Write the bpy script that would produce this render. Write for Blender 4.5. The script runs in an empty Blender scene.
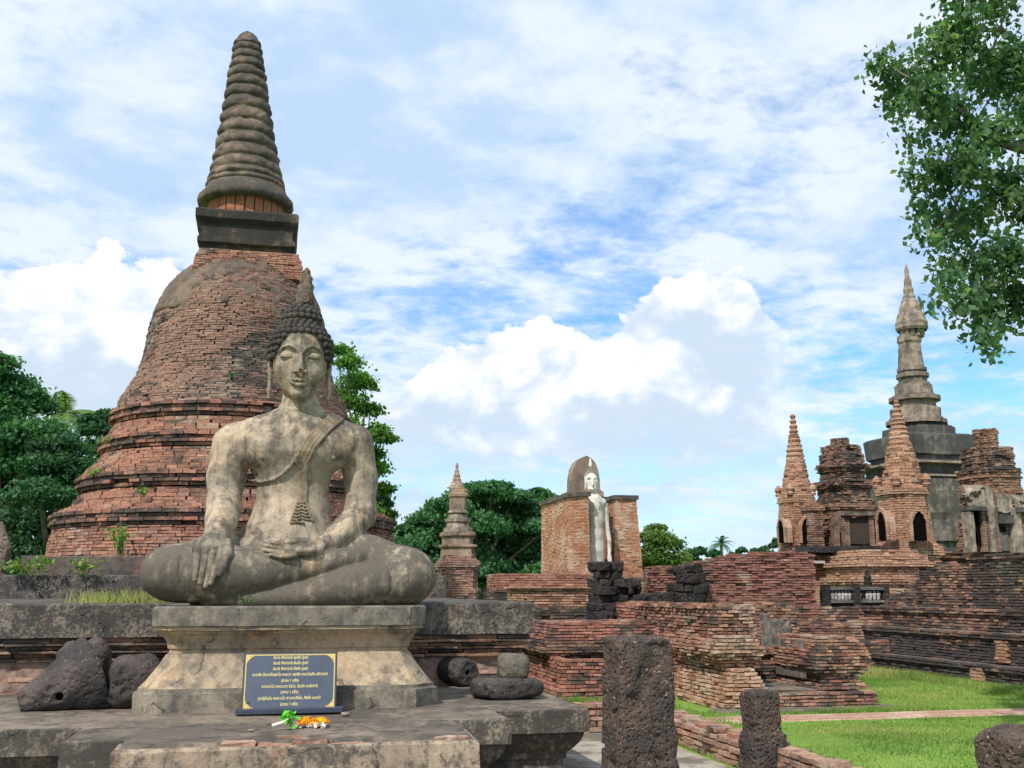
import bpy, math, random
import numpy as np
from math import radians, sin, cos, tan, atan, atan2, pi, sqrt
rng = np.random.default_rng(7)
random.seed(7)
scene = bpy.context.scene
COL = scene.collection

# ------------------------------------------------------------------ camera
FOC = 1028.0; EYE = 1.62; PITCH = atan(206/FOC); YAW = radians(12.5)
cam_d = bpy.data.cameras.new('camera'); cam = bpy.data.objects.new('camera', cam_d); COL.objects.link(cam)
cam.location = (0, 0, EYE); cam.rotation_euler = (pi/2 + PITCH, 0, -YAW)
cam_d.sensor_width = 36.0; cam_d.lens = 36.0*FOC/1024; cam_d.clip_start = 0.1; cam_d.clip_end = 3000
scene.camera = cam
scene.view_settings.view_transform = 'Standard'; scene.view_settings.look = 'None'
scene.view_settings.exposure = 0.36; scene.view_settings.gamma = 1.0
scene.render.engine = 'CYCLES'
scene.cycles.max_bounces = 6; scene.cycles.diffuse_bounces = 3; scene.cycles.transparent_max_bounces = 8
CAM = np.array([0, 0, EYE])

FW = np.array((sin(YAW)*cos(PITCH), cos(YAW)*cos(PITCH), sin(PITCH)))
RT = np.array((cos(YAW), -sin(YAW), 0.0)); UPV = np.array((-sin(PITCH)*sin(YAW), -sin(PITCH)*cos(YAW), cos(PITCH)))
def ray(px, py): return FW + (px-512)/FOC*RT + (384-py)/FOC*UPV
def P(px, py, Y):
    r = ray(px, py); t = Y/r[1]; return np.array((r[0]*t, Y, EYE+r[2]*t))
def G(px, py, z=0.0):
    r = ray(px, py); t = (z-EYE)/r[2]; return (r[0]*t, r[1]*t)
def Xp(px, py, Y): return P(px, py, Y)[0]
def Zp(px, py, Y): return P(px, py, Y)[2]
def sil(ax, ay, px, py):
    """radius and height of a round body about the axis (ax, ay) whose outline passes this pixel"""
    r = ray(px, py); h = np.array(r[:2]); L = np.linalg.norm(h); h = h/L
    s = ax*h[0]+ay*h[1]; d = abs(ax*h[1]-ay*h[0])
    return d, EYE + r[2]/L*s

# ------------------------------------------------------------------ sun and sky
SUN_EL, SUN_AZ = radians(50), radians(222)      # azimuth measured from +Y towards +X
sdir = np.array((sin(SUN_AZ)*cos(SUN_EL), cos(SUN_AZ)*cos(SUN_EL), sin(SUN_EL)))
sun_d = bpy.data.lights.new('sun', 'SUN'); sun = bpy.data.objects.new('sun', sun_d); COL.objects.link(sun)
sun_d.energy = 3.6; sun_d.angle = radians(0.8); sun_d.color = (1.0, 0.95, 0.87)
from mathutils import Vector, Matrix
sun.rotation_euler = Vector(sdir).to_track_quat('Z', 'Y').to_euler(); sun.location = (-20, -30, 60)

class NT:
    """small helper for node trees"""
    def __init__(self, tree): self.t = tree; self.n = tree.nodes; self.l = tree.links
    def new(self, typ, **kw):
        nd = self.n.new(typ)
        for k, v in kw.items(): setattr(nd, k, v)
        return nd
    def set(self, sock, v):
        if hasattr(v, 'links'): self.l.new(v, sock)
        elif v is not None: sock.default_value = v
    def math(self, op, a, b=None, c=None, clamp=False):
        nd = self.new('ShaderNodeMath', operation=op); nd.use_clamp = clamp
        for i, v in enumerate((a, b, c)):
            if v is not None: self.set(nd.inputs[i], v)
        return nd.outputs[0]
    def vmath(self, op, a, b=None):
        nd = self.new('ShaderNodeVectorMath', operation=op); self.set(nd.inputs[0], a)
        if b is not None: self.set(nd.inputs[1], b)
        return nd.outputs[0]
    def noise(self, vec, scale, detail=5, rough=0.55, dist=0.0):
        nd = self.new('ShaderNodeTexNoise'); self.set(nd.inputs['Vector'], vec)
        nd.inputs['Scale'].default_value = scale; nd.inputs['Detail'].default_value = detail
        nd.inputs['Roughness'].default_value = rough; nd.inputs['Distortion'].default_value = dist
        return nd.outputs['Fac']
    def voro(self, vec, scale, feature='F1', rnd=1.0):
        nd = self.new('ShaderNodeTexVoronoi', feature=feature); self.set(nd.inputs['Vector'], vec)
        nd.inputs['Scale'].default_value = scale; nd.inputs['Randomness'].default_value = rnd
        return nd.outputs
    def step(self, v, a, b, lo=0.0, hi=1.0):
        nd = self.new('ShaderNodeMapRange', interpolation_type='SMOOTHSTEP'); self.set(nd.inputs[0], v)
        self.set(nd.inputs[1], a); self.set(nd.inputs[2], b); nd.inputs[3].default_value = lo; nd.inputs[4].default_value = hi
        return nd.outputs[0]
    def mix(self, f, a, b, blend='MIX'):
        nd = self.new('ShaderNodeMix', data_type='RGBA', blend_type=blend)
        self.set(nd.inputs[0], f)
        for s, v in ((nd.inputs[6], a), (nd.inputs[7], b)):
            if isinstance(v, (tuple, list)) and len(v) == 3: v = (*v, 1)
            self.set(s, v)
        return nd.outputs[2]
    def ramp(self, f, stops, interp='LINEAR'):
        nd = self.new('ShaderNodeValToRGB'); cr = nd.color_ramp; cr.interpolation = interp
        while len(cr.elements) < len(stops): cr.elements.new(0.5)
        for e, (p, c) in zip(cr.elements, sorted(stops)):
            e.position = p; e.color = (*c, 1) if len(c) == 3 else c
        self.set(nd.inputs[0], f); return nd.outputs[0]

world = bpy.data.worlds.new('World'); scene.world = world; world.use_nodes = True
world.cycles.sampling_method = 'MANUAL'; world.cycles.sample_map_resolution = 512
def build_world():
    w = NT(world.node_tree); w.n.clear()
    out = w.new('ShaderNodeOutputWorld'); bg = w.new('ShaderNodeBackground')
    sky = w.new('ShaderNodeTexSky', sky_type='NISHITA'); sky.sun_disc = False
    sky.sun_elevation = SUN_EL; sky.sun_rotation = SUN_AZ; sky.air_density = 1.0; sky.dust_density = 0.4; sky.ozone_density = 2.5
    d = w.new('ShaderNodeTexCoord').outputs['Generated']
    sep = w.new('ShaderNodeSeparateXYZ'); w.l.new(d, sep.inputs[0]); X, Y, Z = sep.outputs
    az = w.math('ARCTAN2', X, Y)                    # radians from +Y towards +X
    el = w.math('ARCSINE', Z)
    zc = w.math('ADD', w.math('MAXIMUM', Z, 0.0), 0.13)
    pl = w.new('ShaderNodeCombineXYZ'); w.set(pl.inputs[0], w.math('DIVIDE', X, zc)); w.set(pl.inputs[1], w.math('DIVIDE', Y, zc))
    plv = pl.outputs[0]
    mp = w.new('ShaderNodeMapping'); w.set(mp.inputs[0], plv); mp.inputs['Rotation'].default_value = (0, 0, radians(-32)); mp.inputs['Scale'].default_value = (1.0, 1.05, 1); mp.inputs['Location'].default_value = (3.1, 1.7, 0)
    n1 = w.noise(mp.outputs[0], 1.15, 4, 0.58, 0.35)
    n2 = w.noise(mp.outputs[0], 4.2, 5, 0.6, 0.3)
    lay = w.math('ADD', w.math('MULTIPLY', n1, 0.66), w.math('MULTIPLY', n2, 0.34))
    # thicker veil high up and towards the left
    bias = w.math('ADD', w.step(el, 0.16, 0.42, -0.01, 0.085), w.step(az, 0.45, -0.25, 0.0, 0.035))
    n4 = w.noise(mp.outputs[0], 11.0, 4, 0.62, 0.25)
    lay = w.math('ADD', w.math('MULTIPLY', lay, 0.74), w.math('MULTIPLY', n4, 0.26))
    cover = w.step(w.math('ADD', lay, bias), 0.37, 0.57)
    base = w.mix(1.0, sky.outputs[0], (0.089, 0.133, 0.172), 'MULTIPLY')
    n3 = w.noise(mp.outputs[0], 2.1, 3, 0.5, 0.2)
    veil = w.mix(w.step(w.math('ADD', w.math('MULTIPLY', n3, 0.5), w.math('MULTIPLY', w.math('ADD', n2, n4), 0.25)), 0.40, 0.60), (0.44, 0.585, 0.775), (0.70, 0.765, 0.825))
    c1 = w.mix(w.math('MULTIPLY', cover, 0.95), base, veil)
    # heaped clouds standing on the horizon: their tops follow a curve of azimuth, broken by billows
    T = lambda px, py: (atan2(*[ray(px, py)[i] for i in (0, 1)]), math.asin(ray(px, py)[2]/np.linalg.norm(ray(px, py))))
    pts = [(-260, 330), (-120, 285), (0, 268), (50, 252), (110, 246), (170, 255), (215, 300), (290, 385), (350, 400), (400, 380), (440, 340), (500, 322), (550, 310), (590, 330), (612, 322), (640, 290), (672, 268), (705, 252), (740, 272), (762, 300), (785, 330), (830, 385), (900, 450), (1100, 540)]
    A0, A1 = T(-260, 384)[0], T(1100, 384)[0]; E1 = 0.42
    fac = w.math('DIVIDE', w.math('SUBTRACT', az, A0), A1-A0, clamp=True)
    top = w.ramp(fac, [((T(*p)[0]-A0)/(A1-A0), (max(0.0, T(*p)[1])/E1,)*3) for p in pts], 'LINEAR')
    tp = w.math('MULTIPLY', top, E1)
    v3 = w.new('ShaderNodeCombineXYZ'); w.set(v3.inputs[0], az); w.set(v3.inputs[1], w.math('MULTIPLY', el, 1.25)); v3v = v3.outputs[0]
    vo = w.voro(v3v, 19, 'SMOOTH_F1'); vo2 = w.voro(v3v, 43, 'F1')
    bil = w.math('SUBTRACT', 0.42, w.math('ADD', w.math('MULTIPLY', vo['Distance'], 0.75), w.math('MULTIPLY', vo2['Distance'], 0.3)))
    nf = w.math('SUBTRACT', w.noise(v3v, 30, 5, 0.62), 0.5)
    h = w.math('ADD', w.math('SUBTRACT', tp, el), w.math('ADD', w.math('MULTIPLY', bil, 0.045), w.math('MULTIPLY', nf, 0.055)))
    m_top = w.step(h, 0.0, 0.007)
    m_bot = w.step(w.math('ADD', el, w.math('MULTIPLY', nf, 0.09)), 0.06, 0.17)
    m = w.math('MULTIPLY', w.math('MULTIPLY', m_top, w.step(az, T(835, 384)[0], T(745, 384)[0])), w.math('ADD', w.math('MULTIPLY', m_bot, 0.85), 0.10))
    nb = w.noise(v3v, 9, 4, 0.6, 0.4)
    lit = w.math('ADD', w.math('MULTIPLY', w.step(h, 0.17, 0.015), 0.66), w.math('ADD', w.math('MULTIPLY', bil, 1.3), w.math('ADD', w.math('MULTIPLY', nf, 1.1), w.math('MULTIPLY', w.math('SUBTRACT', nb, 0.45), 2.2))))
    ccol = w.mix(w.step(lit, 0.20, 0.80), (0.52, 0.62, 0.735), (0.83, 0.835, 0.84))
    c2 = w.mix(m, c1, ccol)
    # pale haze low down
    hz = w.step(el, 0.16, -0.02, 0.0, 0.6)
    c3 = w.mix(hz, c2, (0.56, 0.68, 0.78))
    w.l.new(c3, bg.inputs[0]); bg.inputs[1].default_value = 1.0
    w.l.new(bg.outputs[0], out.inputs[0])
build_world()

# ------------------------------------------------------------------ object helpers
def tag(o, label=None, cat=None, group=None, kind=None):
    for k, v in (('label', label), ('category', cat), ('group', group), ('kind', kind)):
        if v: o[k] = v
    if cat and not kind: o['kind'] = 'thing'
    return o
def thing(name, loc, label, cat, group=None):
    o = bpy.data.objects.new(name, None); COL.objects.link(o); o.location = tuple(float(v) for v in loc)
    o.empty_display_size = 0.1; o['kind'] = 'thing'
    return tag(o, label, cat, group)
def wloc(o):
    v = np.zeros(3)
    while o is not None: v += np.array(o.location); o = o.parent
    return v

class MB:
    def __init__(self): self.v = []; self.f = []; self.r = []; self.n = 0
    def add(self, verts, faces, rnd=None):
        verts = np.asarray(verts, float).reshape(-1, 3)
        self.v.append(verts); self.f.append(np.asarray(faces, int)+self.n)
        if rnd is None: rnd = np.full(len(verts), 0.5)
        elif np.isscalar(rnd): rnd = np.full(len(verts), float(rnd))
        self.r.append(np.asarray(rnd, float)); self.n += len(verts)
    def grid(self, pts, rnd=None, closed_u=False, closed_v=False):
        """pts[i][j]: sheet of quads"""
        pts = np.asarray(pts, float); a, b = pts.shape[:2]
        i = np.arange(a if closed_u else a-1); j = np.arange(b if closed_v else b-1)
        I, J = np.meshgrid(i, j, indexing='ij'); I2 = (I+1) % a; J2 = (J+1) % b
        f = np.stack([I*b+J, I2*b+J, I2*b+J2, I*b+J2], -1).reshape(-1, 4)
        self.add(pts.reshape(-1, 3), f, None if rnd is None else np.asarray(rnd).reshape(-1))
    def box(self, c, half, rz=0.0, jit=0.0, rnd=None, rx=0.0, ry=0.0):
        s = np.array([[-1,-1,-1],[1,-1,-1],[1,1,-1],[-1,1,-1],[-1,-1,1],[1,-1,1],[1,1,1],[-1,1,1]], float)*np.array(half)
        if jit: s = s + rng.uniform(-jit, jit, s.shape)
        if rx: s = s @ np.array([[1,0,0],[0,cos(rx),sin(rx)],[0,-sin(rx),cos(rx)]])
        if ry: s = s @ np.array([[cos(ry),0,-sin(ry)],[0,1,0],[sin(ry),0,cos(ry)]])
        if rz: s = s @ np.array([[cos(rz),sin(rz),0],[-sin(rz),cos(rz),0],[0,0,1]])
        self.add(s+np.array(c), BOXF, rng.random() if rnd is None else rnd)
    def tube(self, path, rad, seg=8, rnd=None, cap=True):
        path = np.asarray(path, float); n = len(path); rad = np.broadcast_to(np.asarray(rad, float), (n,))
        t = np.gradient(path, axis=0); t /= np.linalg.norm(t, axis=1)[:, None]+1e-9
        ref = np.array((0, 0, 1.0)) if abs(t[:, 2]).mean() < 0.8 else np.array((1.0, 0, 0))
        a = np.cross(t, ref); a /= np.linalg.norm(a, axis=1)[:, None]+1e-9; b = np.cross(t, a)
        th = np.arange(seg)*2*pi/seg
        pts = path[:, None]+rad[:, None, None]*(a[:, None]*np.cos(th)[None, :, None]+b[:, None]*np.sin(th)[None, :, None])
        self.grid(pts, None if rnd is None else np.full(n*seg, rnd), closed_v=True)
        if cap:
            for k in (0, n-1):
                q = np.vstack([pts[k], path[k]]); f = [[i, (i+1) % seg, seg, seg] for i in range(seg)]
                self.add(q, [x[:3]+[x[2]] for x in f] if False else [[i, (i+1) % seg, seg] + [seg] for i in range(seg)], rnd)
    def lathe(self, prof, cx=0, cy=0, seg=64, disp=None, lean=(0, 0), zref=0, rnd=None):
        prof = np.asarray(prof, float); th = np.arange(seg)*2*pi/seg
        r = prof[:, 0][:, None]*np.ones(seg)[None]; z = prof[:, 1][:, None]*np.ones(seg)[None]
        x = r*np.cos(th); y = r*np.sin(th)
        if disp is not None: dd = disp(x, y, z); x = x*(1+dd/np.maximum(r, 1e-3)); y = y*(1+dd/np.maximum(r, 1e-3))
        pts = np.stack([cx+x+lean[0]*(z-zref), cy+y+lean[1]*(z-zref), z], -1)
        self.grid(pts, rnd, closed_v=True)
    def build(self, name, mat, parent=None, smooth=False, loc=None, bevel=0.0):
        v = np.vstack(self.v); o3 = wloc(parent) if parent is not None else np.array(loc if loc is not None else (0, 0, 0), float)
        v = v-o3
        # triangles are written as quads with a repeated last index
        loops = []; starts = []; k = 0
        allf = [f for f in self.f]
        tot = []; st = []; cnt = []
        for f in allf:
            if f.shape[1] == 4:
                deg = f[:, 2] == f[:, 3]
                q = f[~deg]; t = f[deg][:, :3]
                if len(q): tot.append(q.reshape(-1)); cnt.append(np.full(len(q), 4))
                if len(t): tot.append(t.reshape(-1)); cnt.append(np.full(len(t), 3))
            else:
                tot.append(f.reshape(-1)); cnt.append(np.full(len(f), f.shape[1]))
        li = np.concatenate(tot).astype(np.int32); cn = np.concatenate(cnt); s = np.concatenate([[0], np.cumsum(cn)[:-1]]).astype(np.int32)
        me = bpy.data.meshes.new(name); me.vertices.add(len(v)); me.vertices.foreach_set('co', v.astype(np.float32).ravel())
        me.loops.add(len(li)); me.loops.foreach_set('vertex_index', li)
        me.polygons.add(len(s)); me.polygons.foreach_set('loop_start', s)
        me.polygons.foreach_set('use_smooth', np.full(len(s), bool(smooth)))
        me.update(calc_edges=True)
        at = me.attributes.new('rnd', 'FLOAT', 'POINT'); at.data.foreach_set('value', np.concatenate(self.r).astype(np.float32))
        me.materials.append(mat)
        o = bpy.data.objects.new(name, me); COL.objects.link(o)
        if parent is not None: o.parent = parent
        else: o.location = o3
        if bevel:
            bv = o.modifiers.new('bevel', 'BEVEL'); bv.width = bevel; bv.segments = 2; bv.limit_method = 'ANGLE'
        return o
BOXF = np.array([[0,3,2,1],[4,5,6,7],[0,1,5,4],[1,2,6,5],[2,3,7,6],[3,0,4,7]])

def hash3(i, j, k, s=0):
    h = (i*374761393 + j*668265263 + k*2147483647 + s*1274126177) & 0xFFFFFFFF
    h = ((h ^ (h >> 13))*1274126177) & 0xFFFFFFFF
    return ((h ^ (h >> 16)) & 0xFFFF)/65535.0
def vnoise(x, y, z, s=0):
    x, y, z = np.broadcast_arrays(np.asarray(x, float), np.asarray(y, float), np.asarray(z, float))
    i, j, k = (np.floor(a).astype(np.int64) for a in (x, y, z)); u, v, w = x-i, y-j, z-k
    u, v, w = (a*a*(3-2*a) for a in (u, v, w)); r = 0
    for a in (0, 1):
        for b in (0, 1):
            for c in (0, 1):
                r = r + hash3(i+a, j+b, k+c, s)*(u if a else 1-u)*(v if b else 1-v)*(w if c else 1-w)
    return r
def fbm(x, y, z, o=4, s=0):
    r = 0; a = 0.5; f = 1.0
    for k in range(o): r = r+a*vnoise(np.asarray(x)*f, np.asarray(y)*f, np.asarray(z)*f, s+k); a *= 0.5; f *= 2.03
    return r/(1-0.5**o)

# ------------------------------------------------------------------ bricks laid one by one
class Bricks(MB):
    conf = .5
    def lay(self, C, T, N, L, D, H, jit=0.006):
        """C centres, T/N unit tangents/normals (n,2) in plan, lengths, depths, heights"""
        C = np.asarray(C, float); n = len(C)
        if n == 0: return
        T3 = np.zeros((n, 3)); T3[:, :2] = T; N3 = np.zeros((n, 3)); N3[:, :2] = N
        vis = ((CAM-C)*N3).sum(1) > -0.25*np.linalg.norm(CAM-C, axis=1)
        C, T3, N3 = C[vis], T3[vis], N3[vis]; n = len(C)
        if n == 0: return
        L, D, H = (np.broadcast_to(np.asarray(a, float), vis.shape)[vis] for a in (L, D, H))
        s = np.array([[-1,-1,-1],[1,-1,-1],[1,1,-1],[-1,1,-1],[-1,-1,1],[1,-1,1],[1,1,1],[-1,1,1]], float)
        up = np.array((0, 0, 1.0))
        # axes: T (along), -N (inwards), up
        v = C[:, None]+s[None, :, 0:1]*(L/2)[:, None, None]*T3[:, None]-s[None, :, 1:2]*(D/2)[:, None, None]*N3[:, None]+s[None, :, 2:3]*(H/2)[:, None, None]*up
        v = v+rng.uniform(-jit, jit, v.shape)*np.array((1, 1, 0.6))
        f = (BOXF[None]+8*np.arange(n)[:, None, None]).reshape(-1, 4)
        self.add(v.reshape(-1, 3), f, np.repeat(np.clip(.5+self.conf*(rng.random(n)-.5)+(1-self.conf)*1.9*(fbm(C[:, 0]*.9, C[:, 1]*.9, C[:, 2]*1.6, 3, 77)-.5), 0, 1), 8))
    def line(self, p0, p1, z, h, L=0.3, depth=0.16, phase=0.0, keep=None, jit=0.006, proud=0.012, gap=0.012):
        p0 = np.array(p0, float); p1 = np.array(p1, float); ln = np.linalg.norm(p1-p0)
        if ln < 0.05: return
        t = (p1-p0)/ln; nrm = np.array((t[1], -t[0]))
        cuts = np.arange(-1, int(ln/L)+2)*L+phase*L
        cuts = cuts+rng.uniform(-0.14, 0.14, len(cuts))*L
        a = np.clip(cuts[:-1], 0, ln); b = np.clip(cuts[1:], 0, ln); ok = (b-a) > 0.04
        a, b = a[ok], b[ok]; m = (a+b)/2
        pr = rng.normal(0, proud, len(m)); pr = np.clip(pr, -0.05, 0.035)
        xy = p0+m[:, None]*t+(pr-depth/2)[:, None]*nrm
        C = np.column_stack([xy, np.full(len(m), z)+rng.normal(0, 0.002, len(m))])
        Ls = b-a-gap; Hs = (h-gap)*rng.uniform(0.86, 1.04, len(m))
        if keep is not None:
            kp = keep(C); C, Ls, Hs = C[kp], Ls[kp], Hs[kp]
        n = len(C)
        self.lay(C, np.tile(t, (n, 1)), np.tile(nrm, (n, 1)), np.maximum(Ls, 0.03), depth, Hs, jit)
    def walls(self, poly, prof, h=0.065, L=0.3, depth=0.16, keep=None, jit=0.006, proud=0.012, gap=0.012):
        """courses round a counter-clockwise plan polygon; prof = [(offset, z), ...] rising"""
        prof = np.asarray(prof, float); z0, z1 = prof[0, 1], prof[-1, 1]; n = max(1, int(round((z1-z0)/h))); hh = (z1-z0)/n
        for k in range(n):
            z = z0+(k+0.5)*hh; o = prof_at(prof, z)
            q = offset_poly(poly, o)
            for i in range(len(q)):
                self.line(q[i], q[(i+1) % len(q)], z, hh, L, depth, 0.5*(k % 2)+rng.uniform(-0.1, 0.1), keep, jit, proud, gap)
    def ring(self, cx, cy, prof, h=0.065, L=0.3, depth=0.18, lean=(0, 0), zref=0, keep=None, jit=0.007, proud=0.013, gap=0.013):
        prof = np.asarray(prof, float); z0, z1 = prof[0, 1], prof[-1, 1]; n = max(1, int(round((z1-z0)/h))); hh = (z1-z0)/n
        for k in range(n):
            z = z0+(k+0.5)*hh; r = prof_at(prof, z); m = max(8, int(2*pi*r/L)); th = (np.arange(m)+0.5*(k % 2)+rng.uniform(-.1, .1, m))*2*pi/m
            N = np.column_stack([np.cos(th), np.sin(th)]); T = np.column_stack([-np.sin(th), np.cos(th)])
            pr = np.clip(rng.normal(0, proud, m), -0.06, 0.03)
            xy = np.array((cx+lean[0]*(z-zref), cy+lean[1]*(z-zref)))+N*(r-depth/2+pr)[:, None]
            C = np.column_stack([xy, np.full(m, z)])
            if keep is not None:
                kp = keep(C); C, T, N = C[kp], T[kp], N[kp]; m = len(C)
            self.lay(C, T, N, 2*pi*r/max(1, int(2*pi*r/L))-gap, depth, (hh-gap)*rng.uniform(0.88, 1.05, m), jit)
    def floor(self, x0, x1, y0, y1, z, L=0.3, W=0.15, h=0.05, keep=None, jit=0.006):
        nx = max(1, int((x1-x0)/L)); ny = max(1, int((y1-y0)/W))
        for j in range(ny):
            xs = x0+(np.arange(nx)+0.5+0.25*(j % 2)*2-0.25)*(x1-x0)/nx
            C = np.column_stack([xs, np.full(nx, y0+(j+0.5)*(y1-y0)/ny), z-h/2+rng.normal(0, 0.006, nx)])
            C = C[(C[:, 0] > x0+L*0.3) & (C[:, 0] < x1-L*0.3)]
            if keep is not None: C = C[keep(C)]
            for c in C: self.box(c, ((x1-x0)/nx/2-0.006, (y1-y0)/ny/2-0.006, h/2), rz=rng.normal(0, 0.02), jit=jit)
def prof_at(prof, z):
    """offset at height z; steps (two entries at one z) are allowed"""
    for (o0, a), (o1, b) in zip(prof[:-1], prof[1:]):
        if a <= z <= b and b > a: return o0+(o1-o0)*(z-a)/(b-a)
    return prof[-1][0]
def offset_poly(poly, o):
    p = np.asarray(poly, float); n = len(p); q = np.zeros_like(p)
    for i in range(n):
        a = p[i]-p[i-1]; b = p[(i+1) % n]-p[i]; a = a/np.linalg.norm(a); b = b/np.linalg.norm(b)
        na = np.array((a[1], -a[0])); nb = np.array((b[1], -b[0])); m = na+nb; q[i] = p[i]+m*o*2/(m@m)
    return q
def mould(mb, poly, prof, cap=True, bottom=False, sub=0, disp=None):
    """sweep a profile [(offset, z)] round a plan polygon"""
    p = np.asarray(poly, float)
    rows = []
    for o, z in prof:
        q = offset_poly(p, o)
        if sub:
            r = []
            for i in range(len(q)):
                a, b = q[i], q[(i+1) % len(q)]; m = max(1, int(np.ceil(np.linalg.norm(p[(i+1) % len(p)]-p[i])/sub)))
                for k in range(m): r.append(a+(b-a)*k/m)
            q = np.array(r)
        rows.append(np.column_stack([q, np.full(len(q), z)]))
    pts = np.array(rows)
    if disp is not None: pts = disp(pts)
    mb.grid(pts, closed_v=True)
    n = pts.shape[1]
    if cap: mb.add(pts[-1], [list(range(n))])
    if bottom: mb.add(pts[0], [list(range(n))[::-1]])
def rect(x0, x1, y0, y1): return [(x0, y0), (x1, y0), (x1, y1), (x0, y1)]
def redent(hx, hy, d, n=2, cx=0, cy=0):
    """rectangle whose corners step in n times by d (counter-clockwise)"""
    q = []
    for k in range(n+1): q.append((hx-(n-k)*d, k*d)); 
    # one corner as a staircase from the bottom side to the right side
    def corner(sx, sy):
        c = []
        for k in range(n, -1, -1):
            c.append((sx*(hx-k*d), sy*(hy-(n-k)*d)))
            if k > 0: c.append((sx*(hx-k*d), sy*(hy-(n-k+1)*d)))
        return c
    br = corner(1, -1); tr = corner(1, 1)[::-1]; tl = corner(-1, 1); bl = corner(-1, -1)[::-1]
    return [(cx+a, cy+b) for a, b in br+tr+tl+bl]
# ------------------------------------------------------------------ materials
def new_mat(name, rough=0.9):
    m = bpy.data.materials.new(name); m.use_nodes = True; t = NT(m.node_tree)
    bs = t.n['Principled BSDF']; bs.inputs['Roughness'].default_value = rough
    bs.inputs['Specular IOR Level'].default_value = 0.25
    t.bs = bs; t.pos = t.new('ShaderNodeNewGeometry').outputs['Position']
    t.rnd = t.new('ShaderNodeAttribute', attribute_name='rnd').outputs['Fac']
    t.m = m
    return t
def bump(t, h, strength=0.5, dist=0.02):
    b = t.new('ShaderNodeBump'); b.inputs['Strength'].default_value = strength; b.inputs['Distance'].default_value = dist
    t.set(b.inputs['Height'], h); t.l.new(b.outputs[0], t.bs.inputs['Normal'])
def scaled(t, sx, sy, sz, off=(0, 0, 0)):
    mp = t.new('ShaderNodeMapping'); t.set(mp.inputs[0], t.pos); mp.inputs['Scale'].default_value = (sx, sy, sz); mp.inputs['Location'].default_value = off
    return mp.outputs[0]

def brick_mat(name, cols, dark=0.5, dark_scale=0.9, pale=0.3, off=(0, 0, 0), grey=(0.05, 0.047, 0.045), palec=(0.42, 0.33, 0.25)):
    """per-brick colour, then lichen-black and pale lime-wash patches; dark/pale are shares 0..1"""
    t = new_mat(name, 0.95)
    c = t.ramp(t.rnd, [(i/(len(cols)-1), x) for i, x in enumerate(cols)])
    v = scaled(t, 1, 1, 1, off)
    n1 = t.noise(v, dark_scale, 4, 0.65, 0.3); n1b = t.noise(scaled(t, 1, 1, 2.6, off), dark_scale*4, 4, 0.7)
    n2 = t.noise(v, dark_scale*1.7, 4, 0.6); n3 = t.noise(v, 26, 2, 0.6)
    c = t.mix(0.8, c, t.ramp(n3, [(0.3, (0.6, 0.6, 0.6)), (0.7, (1.3, 1.3, 1.3))]), 'MULTIPLY')
    per = t.math('MULTIPLY', t.math('SUBTRACT', t.math('FRACT', t.math('MULTIPLY', t.rnd, 37.7)), 0.5), 0.12)
    pm = t.step(t.math('ADD', n2, per), 0.66-0.26*pale, 0.76-0.26*pale)
    c = t.mix(t.math('MULTIPLY', pm, 0.75), c, palec)
    d = t.math('ADD', t.math('ADD', t.math('MULTIPLY', n1, 0.62), t.math('MULTIPLY', n1b, 0.38)), per)
    dm = t.step(d, 0.64-0.25*dark, 0.73-0.25*dark)
    c = t.mix(t.math('MULTIPLY', dm, 0.86), c, t.mix(n3, tuple(.7*g for g in grey), tuple(1.6*g for g in grey)))
    t.l.new(c, t.bs.inputs['Base Color']); bump(t, n3, 0.6, 0.01)
    return t.m
RED = [(0.11, 0.058, 0.046), (0.25, 0.12, 0.086), (0.37, 0.18, 0.125), (0.30, 0.165, 0.12), (0.46, 0.245, 0.17), (0.19, 0.10, 0.078), (0.48, 0.32, 0.24)]
ORG = [(0.17, 0.088, 0.06), (0.34, 0.185, 0.12), (0.45, 0.25, 0.155), (0.38, 0.24, 0.165), (0.53, 0.34, 0.225), (0.26, 0.145, 0.10)]
BRN = [(0.12, 0.07, 0.05), (0.22, 0.12, 0.08), (0.30, 0.17, 0.11), (0.26, 0.16, 0.11), (0.36, 0.22, 0.15), (0.16, 0.10, 0.075)]
M = {}
PNK = [(0.15, 0.075, 0.055), (0.25, 0.115, 0.082), (0.34, 0.155, 0.105), (0.29, 0.15, 0.11), (0.40, 0.20, 0.135), (0.21, 0.11, 0.082), (0.37, 0.24, 0.18)]
M['chedi_brick'] = brick_mat('chedi_brick', PNK[2:], 0.40, 0.5, 0.34, (3, 1, 0))
M['chedi_ring'] = brick_mat('chedi_ring', PNK, 0.84, 0.5, 0.12, (1, 1, 0))
M['bell_brick'] = brick_mat('bell_brick', [(0.14, 0.085, 0.065), (0.22, 0.13, 0.10), (0.29, 0.17, 0.125), (0.25, 0.16, 0.125), (0.34, 0.20, 0.145), (0.27, 0.185, 0.145)], 0.58, 0.5, 0.36, (3, 4, 0), palec=(0.33, 0.27, 0.215))
M['red_brick'] = brick_mat('red_brick', [(0.24, 0.10, 0.07), (0.38, 0.165, 0.115), (0.31, 0.14, 0.10), (0.46, 0.22, 0.155), (0.20, 0.09, 0.07), (0.48, 0.29, 0.22)], 0.42, 0.7, 0.36, (9, 2, 4))
M['mixed_brick'] = brick_mat('mixed_brick', ORG[:4]+RED[1:5], 0.50, 0.9, 0.62, (1, 7, 2))
M['orange_brick'] = brick_mat('orange_brick', ORG, 0.28, 0.7, 0.25, (5, 5, 0))
M['brown_brick'] = brick_mat('brown_brick', BRN, 0.56, 0.6, 0.25, (2, 8, 1))
M['dark_brick'] = brick_mat('dark_brick', BRN, 0.86, 0.5, 0.30, (4, 3, 7), (0.032, 0.034, 0.036))
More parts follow.
